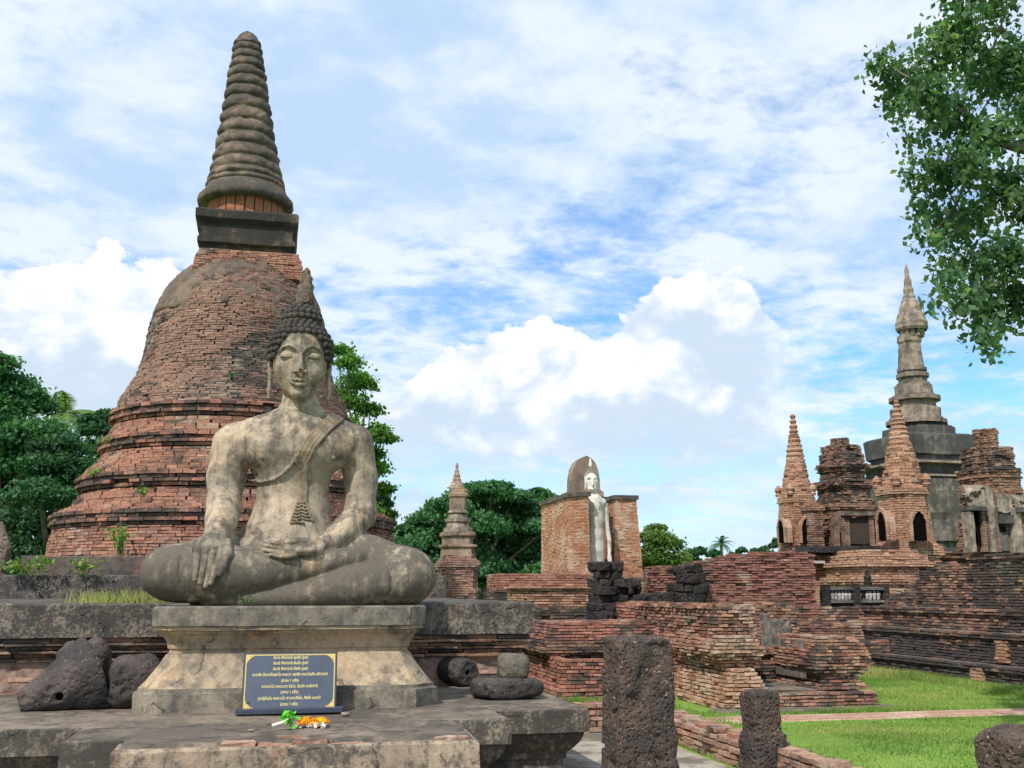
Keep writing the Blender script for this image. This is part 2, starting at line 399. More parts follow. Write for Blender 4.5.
M['wall_brick'] = brick_mat('wall_brick', RED[1:6]+ORG[:3], 0.60, 0.7, 0.48, (7, 1, 5))
def mortar_mat(name, c1, c2):
    t = new_mat(name, 1.0); n = t.noise(t.pos, 3, 6, 0.6); n2 = t.noise(t.pos, 30, 3, 0.6)
    t.l.new(t.mix(1.0, t.mix(n, c1, c2), t.ramp(n2, [(0.3, (0.6,)*3), (0.7, (1.25,)*3)]), 'MULTIPLY'), t.bs.inputs['Base Color']); bump(t, n2, 0.7, 0.02)
    return t.m
M['mortar'] = mortar_mat('mortar', (0.10, 0.07, 0.052), (0.17, 0.11, 0.08))
M['mortar_dark'] = mortar_mat('mortar_dark', (0.04, 0.035, 0.032), (0.09, 0.065, 0.05))

def stucco_mat(name, base, base2, dark=0.45, dcol=(0.055, 0.052, 0.048), streak=0.5, scale=1.2, off=(0, 0, 0), tops=0.3, warm=None, bs=0.4, zl=None, crack=0.0, speck=0.0):
    """weathered lime plaster / cement: mottled ground colour, black lichen in clouds and running streaks"""
    t = new_mat(name, 0.92); v = scaled(t, 1, 1, 1, off)
    n0 = t.noise(v, scale*1.1, 3, 0.6); n1 = t.noise(v, scale, 5, 0.66, 0.4); ns = t.noise(scaled(t, 5.5, 5.5, 0.55, off), scale*1.3, 4, 0.6)
    nf = t.noise(v, 34, 3, 0.65); nm = t.noise(v, scale*6, 4, 0.65)
    c = t.mix(t.step(n0, 0.35, 0.65), base, base2)
    if warm: c = t.mix(t.math('MULTIPLY', t.step(t.noise(scaled(t, 1, 1, 0.5, (7, 7, 3)), scale*2.2, 5, 0.6), 0.55, 0.70), 0.7), c, warm)
    c = t.mix(0.9, c, t.ramp(nf, [(0.25, (0.72,)*3), (0.75, (1.2,)*3)]), 'MULTIPLY')
    nz = t.new('ShaderNodeSeparateXYZ'); t.l.new(t.new('ShaderNodeNewGeometry').outputs['Normal'], nz.inputs[0])
    d = t.math('ADD', t.math('ADD', t.math('MULTIPLY', n1, 0.6-0.25*streak), t.math('MULTIPLY', ns, 0.4*streak)), t.math('MULTIPLY', nm, 0.4-0.15*streak))
    d = t.math('ADD', d, t.math('MULTIPLY', t.step(nz.outputs[2], 0.2, 0.9), 0.12*tops))
    if speck: d = t.math('ADD', d, t.math('MULTIPLY', t.math('SUBTRACT', nf, 0.5), speck))
    if zl:
        sz = t.new('ShaderNodeSeparateXYZ'); t.l.new(t.pos, sz.inputs[0]); d = t.math('ADD', d, t.step(sz.outputs[2], zl[0], zl[1], zl[2], 0.0))
    dm = t.step(d, 0.585-0.26*dark, 0.765-0.26*dark)
    c = t.mix(t.math('MULTIPLY', t.step(nm, 0.42, 0.62), 0.22), c, tuple(0.45*x for x in base2))
    c = t.mix(t.math('MULTIPLY', dm, 0.88), c, t.mix(nf, tuple(.75*x for x in dcol), tuple(1.75*x for x in dcol)))
    hgt = t.math('ADD', t.math('MULTIPLY', nf, 0.6), t.math('MULTIPLY', nm, 0.6))
    if crack:
        wn = t.new('ShaderNodeTexNoise'); t.set(wn.inputs['Vector'], v); wn.inputs['Scale'].default_value = 3.0; wn.inputs['Detail'].default_value = 3
        sc_ = t.new('ShaderNodeVectorMath', operation='SCALE'); t.l.new(wn.outputs['Color'], sc_.inputs[0]); sc_.inputs['Scale'].default_value = 0.35
        ve = t.voro(t.vmath('ADD', v, sc_.outputs[0]), crack, 'DISTANCE_TO_EDGE')['Distance']
        ln = t.math('MULTIPLY', t.step(ve, 0.012, 0.002), t.step(nm, 0.46, 0.60))
        c = t.mix(t.math('MULTIPLY', ln, 0.6), c, (0.04, 0.036, 0.032)); hgt = t.math('SUBTRACT', hgt, ln)
    t.l.new(c, t.bs.inputs['Base Color']); bump(t, hgt, bs, 0.02)
    return t.m
M['statue'] = stucco_mat('statue', (0.49, 0.385, 0.27), (0.315, 0.26, 0.195), 0.565, (0.062, 0.055, 0.046), 0.85, 1.7, (1, 2, 3), 0.5, (0.42, 0.265, 0.13), 0.3, zl=(1.7, 2.25, 0.105))
M['statue_sash'] = stucco_mat('statue_sash', (0.33, 0.25, 0.16), (0.24, 0.185, 0.125), 0.5, (0.060, 0.052, 0.042), 0.4, 1.8, (4, 2, 3), 0.4, None, 0.25)
M['hair'] = stucco_mat('hair', (0.085, 0.073, 0.062), (0.05, 0.046, 0.042), 0.45, (0.03, 0.028, 0.026), 0.2, 3, (0, 0, 0), 0.2, None, 0.4)
M['flame'] = stucco_mat('flame', (0.20, 0.155, 0.11), (0.12, 0.10, 0.08), 0.5, (0.04, 0.036, 0.032), 0.2, 4, (0, 0, 0), 0.2, None, 0.4)
M['pedestal'] = stucco_mat('pedestal', (0.45, 0.335, 0.22), (0.33, 0.26, 0.18), 0.46, (0.075, 0.07, 0.062), 0.6, 1.4, (2, 9, 1), 0.5, (0.50, 0.29, 0.15), 0.4, crack=1.1)
M['pedestal_grey'] = stucco_mat('pedestal_grey', (0.29, 0.245, 0.185), (0.215, 0.185, 0.145), 0.54, (0.065, 0.062, 0.056), 0.6, 1.6, (6, 1, 1), 0.5, (0.44, 0.27, 0.13), 0.45, crack=1.3)
M['platform_top'] = stucco_mat('platform_top', (0.125, 0.102, 0.082), (0.24, 0.19, 0.145), 0.56, (0.050, 0.044, 0.038), 0.0, 1.5, (3, 3, 1), 0.0, None, 0.5, crack=1.2)
M['platform'] = stucco_mat('platform', (0.34, 0.28, 0.21), (0.19, 0.155, 0.12), 0.88, (0.036, 0.034, 0.032), 0.7, 1.5, (8, 4, 1), 0.2, None, 0.5, crack=1.6, speck=.5)
M['black_wall'] = stucco_mat('black_wall', (0.27, 0.225, 0.18), (0.15, 0.125, 0.105), 0.80, (0.034, 0.033, 0.032), 0.4, 1.6, (1, 4, 6), 0.3, (0.30, 0.15, 0.10), 0.7, crack=1.2, speck=.75)
M['spire'] = stucco_mat('spire', (0.30, 0.215, 0.15), (0.15, 0.115, 0.088), 0.78, (0.05, 0.045, 0.04), 0.35, 0.9, (2, 2, 7), 0.6, None, 0.5)
M['harmika'] = stucco_mat('harmika', (0.26, 0.185, 0.13), (0.13, 0.10, 0.08), 0.86, (0.018, 0.019, 0.019), 0.5, 0.9, (2, 6, 7), 0.6, None, 0.5)
M['chedi_plaster'] = stucco_mat('chedi_plaster', (0.20, 0.145, 0.105), (0.14, 0.105, 0.08), 0.5, (0.055, 0.05, 0.044), 0.4, 0.9, (2, 6, 2), 0.4, None, 0.5)
M['grey_stucco'] = stucco_mat('grey_stucco', (0.27, 0.235, 0.20), (0.12, 0.11, 0.10), 0.92, (0.04, 0.04, 0.041), 0.8, 0.6, (3, 6, 2), 0.5, None, 0.4)
M['tower_stucco'] = stucco_mat('tower_stucco', (0.42, 0.33, 0.25), (0.27, 0.215, 0.165), 0.62, (0.06, 0.055, 0.05), 0.7, 0.8, (3, 1, 2), 0.5, None, 0.4)
M['warm_stucco'] = stucco_mat('warm_stucco', (0.44, 0.32, 0.225), (0.30, 0.215, 0.155), 0.50, (0.06, 0.052, 0.046), 0.6, 1.0, (3, 7, 2), 0.5, None, 0.5)
M['dark_stucco'] = stucco_mat('dark_stucco', (0.22, 0.20, 0.175), (0.14, 0.13, 0.115), 0.74, (0.035, 0.037, 0.038), 0.5, 0.6, (3, 1, 9), 0.5, None, 0.5)
M['pale_stucco'] = stucco_mat('pale_stucco', (0.46, 0.38, 0.295), (0.29, 0.235, 0.185), 0.62, (0.07, 0.062, 0.055), 0.8, 1.1, (3, 1, 4), 0.3, None, 0.3)
M['white_stucco'] = stucco_mat('white_stucco', (0.74, 0.70, 0.64), (0.62, 0.58, 0.52), 0.30, (0.16, 0.14, 0.12), 0.8, 0.8, (1, 1, 4), 0.2, None, 0.2)
M['robe_stucco'] = stucco_mat('robe_stucco', (0.68, 0.62, 0.55), (0.54, 0.48, 0.42), 0.38, (0.13, 0.11, 0.095), 0.9, 0.8, (1, 5, 4), 0.2, None, 0.3)
M['mondop_brick'] = brick_mat('mondop_brick', [(0.30, 0.13, 0.08), (0.42, 0.19, 0.11), (0.50, 0.25, 0.155), (0.44, 0.20, 0.12), (0.55, 0.33, 0.22), (0.48, 0.24, 0.15)], 0.16, 0.35, 0.62, (2, 2, 2), palec=(0.58, 0.43, 0.32))

def course_mat(name, c1, c2, mortar, patch, bw=.24, rh=.07, dark=.5):
    t = new_mat(name, 0.95); sp_ = t.new('ShaderNodeSeparateXYZ'); t.l.new(t.pos, sp_.inputs[0]); cb_ = t.new('ShaderNodeCombineXYZ'); t.set(cb_.inputs[0], t.math('ADD', sp_.outputs[0], sp_.outputs[1])); t.set(cb_.inputs[1], sp_.outputs[2])
    v = t.vmath('ADD', cb_.outputs[0], t.vmath('MULTIPLY', t.new('ShaderNodeTexNoise').outputs['Color'], (.02, .02, 0)))
    br = t.new('ShaderNodeTexBrick'); t.set(br.inputs['Vector'], v); br.inputs['Scale'].default_value = 1; br.inputs['Brick Width'].default_value = bw; br.inputs['Row Height'].default_value = rh; br.inputs['Mortar Size'].default_value = .009; br.inputs['Mortar Smooth'].default_value = .4
    for k, c in (('Color1', c1), ('Color2', c2), ('Mortar', mortar)): br.inputs[k].default_value = (*c, 1)
    n = t.noise(t.pos, 1.7, 4, .65); n2 = t.noise(t.pos, 5, 4, .65); c = t.mix(t.math('MULTIPLY', t.step(n, .47, .66), .7), br.outputs[0], patch)
    c = t.mix(t.math('MULTIPLY', t.step(t.math('ADD', t.math('MULTIPLY', n2, .6), t.math('MULTIPLY', t.noise(t.pos, .9, 3, .6), .4)), .62-.2*dark, .74-.2*dark), .8), c, (0.06, 0.05, 0.043))
    t.l.new(c, t.bs.inputs['Base Color']); bump(t, t.math('ADD', t.math('MULTIPLY', br.outputs['Fac'], -1.0), n2), .7, .03); return t.m
M['course_orange'] = course_mat('course_orange', (0.46, 0.26, 0.165), (0.33, 0.185, 0.12), (0.13, 0.08, 0.06), (0.50, 0.35, 0.25), dark=.35)
M['course_brown'] = course_mat('course_brown', (0.30, 0.185, 0.125), (0.20, 0.125, 0.09), (0.08, 0.055, 0.045), (0.36, 0.26, 0.19), dark=.6)
def rock_mat(name, c1, c2, pores=14, pit=0.6, dark=(0.03, 0.026, 0.024), fleck=None):
    t = new_mat(name, 0.9); n = t.noise(t.pos, 2.2, 6, 0.6); nf = t.noise(t.pos, 22, 6, 0.7)
    vo = t.voro(t.pos, pores); vo2 = t.voro(t.pos, pores*2.3)
    c = t.mix(t.step(n, 0.35, 0.68), c1, c2)
    c = t.mix(1.0, c, t.ramp(nf, [(0.25, (0.55,)*3), (0.75, (1.45,)*3)]), 'MULTIPLY')
    h = t.math('ADD', t.step(vo['Distance'], 0.05, 0.5), t.math('MULTIPLY', t.step(vo2['Distance'], 0.0, 0.5), 0.5))
    c = t.mix(t.step(t.math('ADD', t.math('MULTIPLY', h, 0.7), t.math('MULTIPLY', nf, 0.5)), 0.75, 0.35, 0.0, pit), c, dark)
    if fleck:
        f2 = t.noise(t.pos, 40, 3, 0.5); c = t.mix(t.step(f2, 0.66, 0.71), c, fleck)
    t.l.new(c, t.bs.inputs['Base Color']); bump(t, t.math('ADD', h, t.math('MULTIPLY', nf, 0.8)), 0.8, 0.03)
    return t.m
M['laterite'] = rock_mat('laterite', (0.055, 0.048, 0.044), (0.115, 0.076, 0.058), 24, 0.95, (0.010, 0.009, 0.009), (0.44, 0.33, 0.23))
M['laterite_black'] = rock_mat('laterite_black', (0.020, 0.020, 0.021), (0.048, 0.038, 0.034), 9, 0.6, (0.010, 0.010, 0.010))
M['fragment'] = rock_mat('fragment', (0.045, 0.041, 0.039), (0.10, 0.078, 0.07), 9, 0.35, (0.02, 0.018, 0.018), (0.20, 0.17, 0.15))
M['fragment_pale'] = rock_mat('fragment_pale', (0.17, 0.15, 0.11), (0.09, 0.085, 0.07), 8, 0.3, (0.04, 0.037, 0.033))

def leaf_mat(name, cols, trans=0.35):
    t = new_mat(name, 0.6); c = t.ramp(t.rnd, [(i/(len(cols)-1), x) for i, x in enumerate(cols)])
    n = t.noise(t.pos, 0.6, 3, 0.6); c = t.mix(0.8, c, t.ramp(n, [(0.3, (0.7,)*3), (0.7, (1.3,)*3)]), 'MULTIPLY')
    t.l.new(c, t.bs.inputs['Base Color'])
    tr = t.new('ShaderNodeBsdfTranslucent'); t.l.new(t.mix(1.0, c, (1.5, 1.7, 0.7), 'MULTIPLY'), tr.inputs[0])
    mx = t.new('ShaderNodeMixShader'); mx.inputs[0].default_value = trans
    t.l.new(t.bs.outputs[0], mx.inputs[1]); t.l.new(tr.outputs[0], mx.inputs[2])
    t.l.new(mx.outputs[0], t.n['Material Output'].inputs[0])
    return t.m
M['leaf_dark'] = leaf_mat('leaf_dark', [(0.018, 0.06, 0.032), (0.035, 0.10, 0.045), (0.058, 0.145, 0.055), (0.09, 0.19, 0.065)], 0.25)
M['leaf_mid'] = leaf_mat('leaf_mid', [(0.025, 0.09, 0.04), (0.05, 0.145, 0.055), (0.08, 0.20, 0.065), (0.125, 0.26, 0.075)], 0.25)
M['leaf_rain'] = leaf_mat('leaf_rain', [(0.03, 0.092, 0.046), (0.052, 0.14, 0.06), (0.082, 0.195, 0.072), (0.125, 0.25, 0.085)], 0.25)
M['leaf_bright'] = leaf_mat('leaf_bright', [(0.05, 0.13, 0.025), (0.085, 0.19, 0.035), (0.12, 0.25, 0.045), (0.16, 0.30, 0.06)], 0.35)
M['leaf_near'] = leaf_mat('leaf_near', [(0.028, 0.075, 0.042), (0.055, 0.125, 0.062), (0.09, 0.18, 0.085), (0.15, 0.24, 0.12), (0.28, 0.33, 0.19)], 0.45)
M['leaf_olive'] = leaf_mat('leaf_olive', [(0.06, 0.12, 0.03), (0.09, 0.16, 0.04), (0.13, 0.20, 0.055), (0.17, 0.23, 0.07)], 0.3)
M['weed'] = leaf_mat('weed', [(0.07, 0.15, 0.03), (0.12, 0.22, 0.04), (0.18, 0.28, 0.06), (0.26, 0.32, 0.09)], 0.3)
M['straw_grass'] = leaf_mat('straw_grass', [(0.16, 0.20, 0.04), (0.26, 0.28, 0.08), (0.34, 0.32, 0.12)], 0.2)
M['grass_blade'] = leaf_mat('grass_blade', [(0.10, 0.19, 0.035), (0.15, 0.255, 0.05), (0.20, 0.30, 0.065), (0.27, 0.33, 0.09), (0.40, 0.36, 0.16)], 0.3)
M['bark'] = rock_mat('bark', (0.12, 0.09, 0.07), (0.20, 0.16, 0.12), 10, 0.4)

def plain(name, col, rough=0.6, metal=0.0, spec=0.4, var=0.15, nscale=20):
    t = new_mat(name, rough); n = t.noise(t.pos, nscale, 4, 0.6)
    t.l.new(t.mix(1.0, col, t.ramp(n, [(0.3, (1-var,)*3), (0.7, (1+var,)*3)]), 'MULTIPLY'), t.bs.inputs['Base Color'])
    t.bs.inputs['Metallic'].default_value = metal; t.bs.inputs['Specular IOR Level'].default_value = spec
    return t.m
M['sign_navy'] = plain('sign_navy', (0.085, 0.10, 0.135), 0.25, 0, 0.5, 0.12, 6)
M['sign_gold'] = plain('sign_gold', (0.66, 0.50, 0.16), 0.4, 0.0, 0.5, 0.1, 30)
M['sign_text'] = plain('sign_text', (0.84, 0.72, 0.30), 0.5, 0.0, 0.3, 0.05, 30)
M['sign_foot'] = plain('sign_foot', (0.05, 0.06, 0.085), 0.3, 0, 0.5, 0.2, 12)
M['sign_edge'] = plain('sign_edge', (0.06, 0.05, 0.04), 0.4)
M['marigold'] = plain('marigold', (0.80, 0.36, 0.01), 0.7, 0, 0.2, 0.3, 120)
M['petal_white'] = plain('petal_white', (0.75, 0.68, 0.55), 0.7)
M['fresh_leaf'] = plain('fresh_leaf', (0.12, 0.55, 0.03), 0.5, 0, 0.3, 0.3, 60)
M['shade_black'] = plain('shade_black', (0.006, 0.005, 0.005), 1.0, 0, 0.0)  # near-black paint standing for the shade inside niches
# ------------------------------------------------------------------ sculpting with distance fields
class Sculpt:
    def __init__(self, lo, hi, h):
        self.lo = np.array(lo, float); self.h = h; self.n = np.ceil((np.array(hi)-self.lo)/h).astype(int)+1
        self.F = np.full(self.n, 1.0, np.float32)
        self.ax = [self.lo[i]+h*np.arange(self.n[i]) for i in range(3)]
    def sub(self, lo, hi):
        s = []
        for i in range(3):
            a = int(max(0, np.floor((lo[i]-self.lo[i])/self.h))); b = int(min(self.n[i], np.ceil((hi[i]-self.lo[i])/self.h)+1))
            if b <= a: return None
            s.append(slice(a, b))
        return tuple(s)
    def xyz(self, s): return np.meshgrid(self.ax[0][s[0]], self.ax[1][s[1]], self.ax[2][s[2]], indexing='ij', sparse=True)
    def put(self, fn, lo, hi, k=0.02, op='u'):
        m = k+0.03; s = self.sub(np.array(lo)-m, np.array(hi)+m)
        if s is None: return
        d = fn(*self.xyz(s)).astype(np.float32); A = self.F[s]
        if op == 'u':
            if k > 0: hh = np.clip(0.5+0.5*(A-d)/k, 0, 1); self.F[s] = A*(1-hh)+d*hh-k*hh*(1-hh)
            else: self.F[s] = np.minimum(A, d)
        else:
            if k > 0: hh = np.clip(0.5-0.5*(A+d)/k, 0, 1); self.F[s] = A*(1-hh)-d*hh+k*hh*(1-hh)
            else: self.F[s] = np.maximum(A, -d)
    def ball(self, c, r, k=0.02, op='u'): self.ell(c, (r, r, r), k, op)
    def ell(self, c, r, k=0.02, op='u', rot=None):
        c = np.array(c, float); r = np.array(r, float)
        def fn(x, y, z):
            X, Y, Z = x-c[0], y-c[1], z-c[2]
            if rot is not None:
                R = rot; X, Y, Z = (R[0][i]*X+R[1][i]*Y+R[2][i]*Z for i in range(3))
            k0 = np.sqrt((X/r[0])**2+(Y/r[1])**2+(Z/r[2])**2); k1 = np.sqrt((X/r[0]**2)**2+(Y/r[1]**2)**2+(Z/r[2]**2)**2)
            return k0*(k0-1)/np.maximum(k1, 1e-6)
        R = r.max() if rot is not None else r
        self.put(fn, c-R, c+R, k, op)
    def cap(self, a, b, ra, rb, k=0.02, op='u', flat=(1, 1, 1)):
        """tapered limb; flat scales the distance per axis (2 = half as thick that way)"""
        a = np.array(a, float); b = np.array(b, float); d = b-a; L2 = max(d@d, 1e-9); f = np.array(flat)
        def fn(x, y, z):
            X, Y, Z = x-a[0], y-a[1], z-a[2]; t = np.clip((X*d[0]+Y*d[1]+Z*d[2])/L2, 0, 1)
            return np.sqrt((f[0]*(X-t*d[0]))**2+(f[1]*(Y-t*d[1]))**2+(f[2]*(Z-t*d[2]))**2)-(ra+(rb-ra)*t)
        R = max(ra, rb); self.put(fn, np.minimum(a, b)-R, np.maximum(a, b)+R, k, op)
    def chain(self, pts, rad, k=0.02, op='u'):
        for i in range(len(pts)-1): self.cap(pts[i], pts[i+1], rad[i], rad[i+1], k, op)
    def mesh(self):
        F = self.F; n = F.shape; ins = F < 0
        cell = np.zeros(tuple(m-1 for m in n), np.int8)
        for a in (0, 1):
            for b in (0, 1):
                for c in (0, 1): cell += ins[a:n[0]-1+a, b:n[1]-1+b, c:n[2]-1+c]
        act = (cell > 0) & (cell < 8); I = np.argwhere(act); idx = np.full(cell.shape, -1, np.int64); idx[act] = np.arange(len(I))
        acc = np.zeros((len(I), 3)); cnt = np.zeros(len(I))
        for ax in range(3):
            o = [x for x in range(3) if x != ax]
            for a in (0, 1):
                for b in (0, 1):
                    p = I.copy(); p[:, o[0]] += a; p[:, o[1]] += b; q = p.copy(); q[:, ax] += 1
                    f0 = F[tuple(p.T)]; f1 = F[tuple(q.T)]; m = (f0 < 0) != (f1 < 0); t = f0[m]/(f0[m]-f1[m]); pt = p[m].astype(float); pt[:, ax] += t
                    acc[m] += pt; cnt[m] += 1
        V = self.lo+self.h*acc/cnt[:, None]; Q = []
        for ax in range(3):
            o = [x for x in range(3) if x != ax]
            sl0 = [slice(1, n[i]-1) for i in range(3)]; sl0[ax] = slice(0, n[ax]-1); sl1 = list(sl0); sl1[ax] = slice(1, n[ax])
            a, b = ins[tuple(sl0)], ins[tuple(sl1)]; E = np.argwhere(a != b); fl = a[tuple(E.T)]
            E = E+1; E[:, ax] -= 1
            def at(da, db):
                p = E.copy(); p[:, o[0]] -= da; p[:, o[1]] -= db; return idx[tuple(p.T)]
            q = np.stack([at(0, 0), at(1, 0), at(1, 1), at(0, 1)], -1)
            if ax == 1: fl = ~fl
            q[~fl] = q[~fl][:, ::-1]; Q.append(q)
        return V, np.vstack(Q)[:, ::-1]
def dist_poly2(px, pz, pts):
    d = 1e9
    for (a, b) in zip(pts[:-1], pts[1:]):
        a = np.array(a, float); e = np.array(b, float)-a; t = np.clip(((px-a[0])*e[0]+(pz-a[1])*e[1])/(e@e+1e-12), 0, 1)
        d = np.minimum(d, np.sqrt((px-a[0]-t*e[0])**2+(pz-a[1]-t*e[1])**2))
    return d
# ------------------------------------------------------------------ ground, path, grass
GZ = 0.0
def build_ground():
    t = new_mat('ground_grass', 1.0)
    n = t.noise(t.pos, 0.5, 5, 0.6); n2 = t.noise(t.pos, 9, 4, 0.7)
    c = t.mix(t.step(n, 0.35, 0.65), (0.125, 0.215, 0.03), (0.18, 0.28, 0.045))
    c = t.mix(t.step(n2, 0.58, 0.72), c, (0.26, 0.23, 0.11)); c = t.mix(0.8, c, t.ramp(n2, [(0.3, (0.7,)*3), (0.7, (1.2,)*3)]), 'MULTIPLY')
    t.l.new(c, t.bs.inputs['Base Color']); bump(t, n2, 0.8, 0.03)
    g = MB(); xs = np.concatenate([[-1500, -300, -60], np.linspace(-20, 60, 81), [120, 400, 1500]]); ys = np.concatenate([[-300, -60, -10], np.linspace(0, 90, 91), [160, 400, 2000]])
    X, Y = np.meshgrid(xs, ys, indexing='ij'); Z = 0.03*(fbm(X*.5, Y*.5, 0*X)-0.5)*(Y > 14)-0.01*(Y > 14)
    g.grid(np.stack([X, Y, Z], -1)); tag(g.build('ground', t.m, smooth=True), kind='structure')
    # pale paving between the platform and the low wall
    t = new_mat('paving', 0.9); n = t.noise(t.pos, 1.6, 6, 0.65); n2 = t.noise(t.pos, 14, 5, 0.65)
    c = t.mix(t.step(n, 0.42, 0.6), (0.36, 0.31, 0.25), (0.15, 0.125, 0.10)); c = t.mix(0.9, c, t.ramp(n2, [(0.3, (0.7,)*3), (0.7, (1.2,)*3)]), 'MULTIPLY')
    t.l.new(c, t.bs.inputs['Base Color']); bump(t, n2, 0.5, 0.02)
    p = MB(); X, Y = np.meshgrid(np.linspace(-8, 4.15, 30), np.linspace(1, 11.9, 30), indexing='ij')
    p.grid(np.stack([X, Y, 0.006+0*X], -1)); tag(p.build('pavement', t.m), kind='structure')
    t = new_mat('path_brick', 0.95)
    br = t.new('ShaderNodeTexBrick'); t.set(br.inputs['Vector'], t.pos); br.inputs['Scale'].default_value = 1.0
    br.inputs['Brick Width'].default_value = 0.3; br.inputs['Row Height'].default_value = 0.14; br.inputs['Mortar Size'].default_value = 0.008; br.inputs['Bias'].default_value = 0.0
    br.inputs['Color1'].default_value = (0.36, 0.20, 0.13, 1); br.inputs['Color2'].default_value = (0.44, 0.27, 0.19, 1); br.inputs['Mortar'].default_value = (0.20, 0.14, 0.10, 1)
    n = t.noise(t.pos, 1.2, 6, 0.65); n2 = t.noise(t.pos, 20, 3, 0.6)
    c = t.mix(t.math('MULTIPLY', t.step(n, 0.48, 0.66), 0.75), br.outputs[0], (0.50, 0.38, 0.29)); c = t.mix(0.8, c, t.ramp(n2, [(0.3, (0.75,)*3), (0.7, (1.2,)*3)]), 'MULTIPLY')
    t.l.new(c, t.bs.inputs['Base Color']); bump(t, n2, 0.5, 0.01)
    p = MB(); X, Y = np.meshgrid(np.linspace(4.4, 40, 120), np.linspace(0, 1, 5), indexing='ij')
    Yy = 12.32+Y*0.72+0.05*(fbm(X*1.3, Y*3, 0*X, 3, 5)-.5)
    Z = np.where((Y > 0.01) & (Y < 0.99), 0.028, -0.03)+0.006*(fbm(X*3, Y*3, 0*X, 2, 9)-.5)
    p.grid(np.stack([X, Yy, Z], -1)); tag(p.build('path', t.m), kind='structure')
    # mown grass in the near lawns
    def blades(n, x0, x1, y0, y1, hgt, keep=None):
        x = rng.uniform(x0, x1, n); y = rng.uniform(y0, y1, n)
        d = fbm(x*1.2, y*1.2, 0*x, 3, 3); kp = rng.random(n) < np.clip(d*1.9-0.25, 0.15, 1)
        if keep is not None: kp &= keep(x, y)
        x, y, d = x[kp], y[kp], d[kp]; n = len(x); th = rng.uniform(0, 2*pi, n); h = hgt*rng.uniform(0.5, 1.3, n)*(0.6+d*.8); w = rng.uniform(.005, .010, n); ln = rng.normal(0, 0.5, (n, 2))*h[:, None]
        a = np.stack([x-w*np.cos(th), y-w*np.sin(th), 0*x-.01], -1); c = np.stack([x+w*np.cos(th), y+w*np.sin(th), 0*x-.01], -1); tp = np.stack([x+ln[:, 0], y+ln[:, 1], h], -1)
        v = np.stack([a, c, tp], 1).reshape(-1, 3); f = np.arange(3*n).reshape(-1, 3); f = np.column_stack([f, f[:, 2]])
        return v, f, np.repeat(np.clip(rng.random(n)*0.55+1.6*(fbm(x*.7, y*.7, 0*x, 4, 13)-0.42), 0, 1), 3)
    gb = MB()
    gb.add(*blades(80000, 4.35, 11.5, 7.8, 12.33, .026)); gb.add(*blades(80000, 7.5, 12.2, 13.05, 21, .035, lambda x, y: ~((x < 8.75) & (y < 18.2))))
    gb.add(*blades(14000, 2.8, 5.6, 12.0, 16.2, .06, lambda x, y: (x > 4.3) | (y > 12.3)))
    gb.add(*blades(9000, 5.4, 8.9, 13.05, 13.5, .05)); gb.add(*blades(14000, 11.3, 12.0, 14, 21, .10)); gb.add(*blades(5000, 4.2, 4.6, 8.0, 12.3, .07))
    tag(gb.build('grass', M['grass_blade']), kind='stuff')
build_ground()

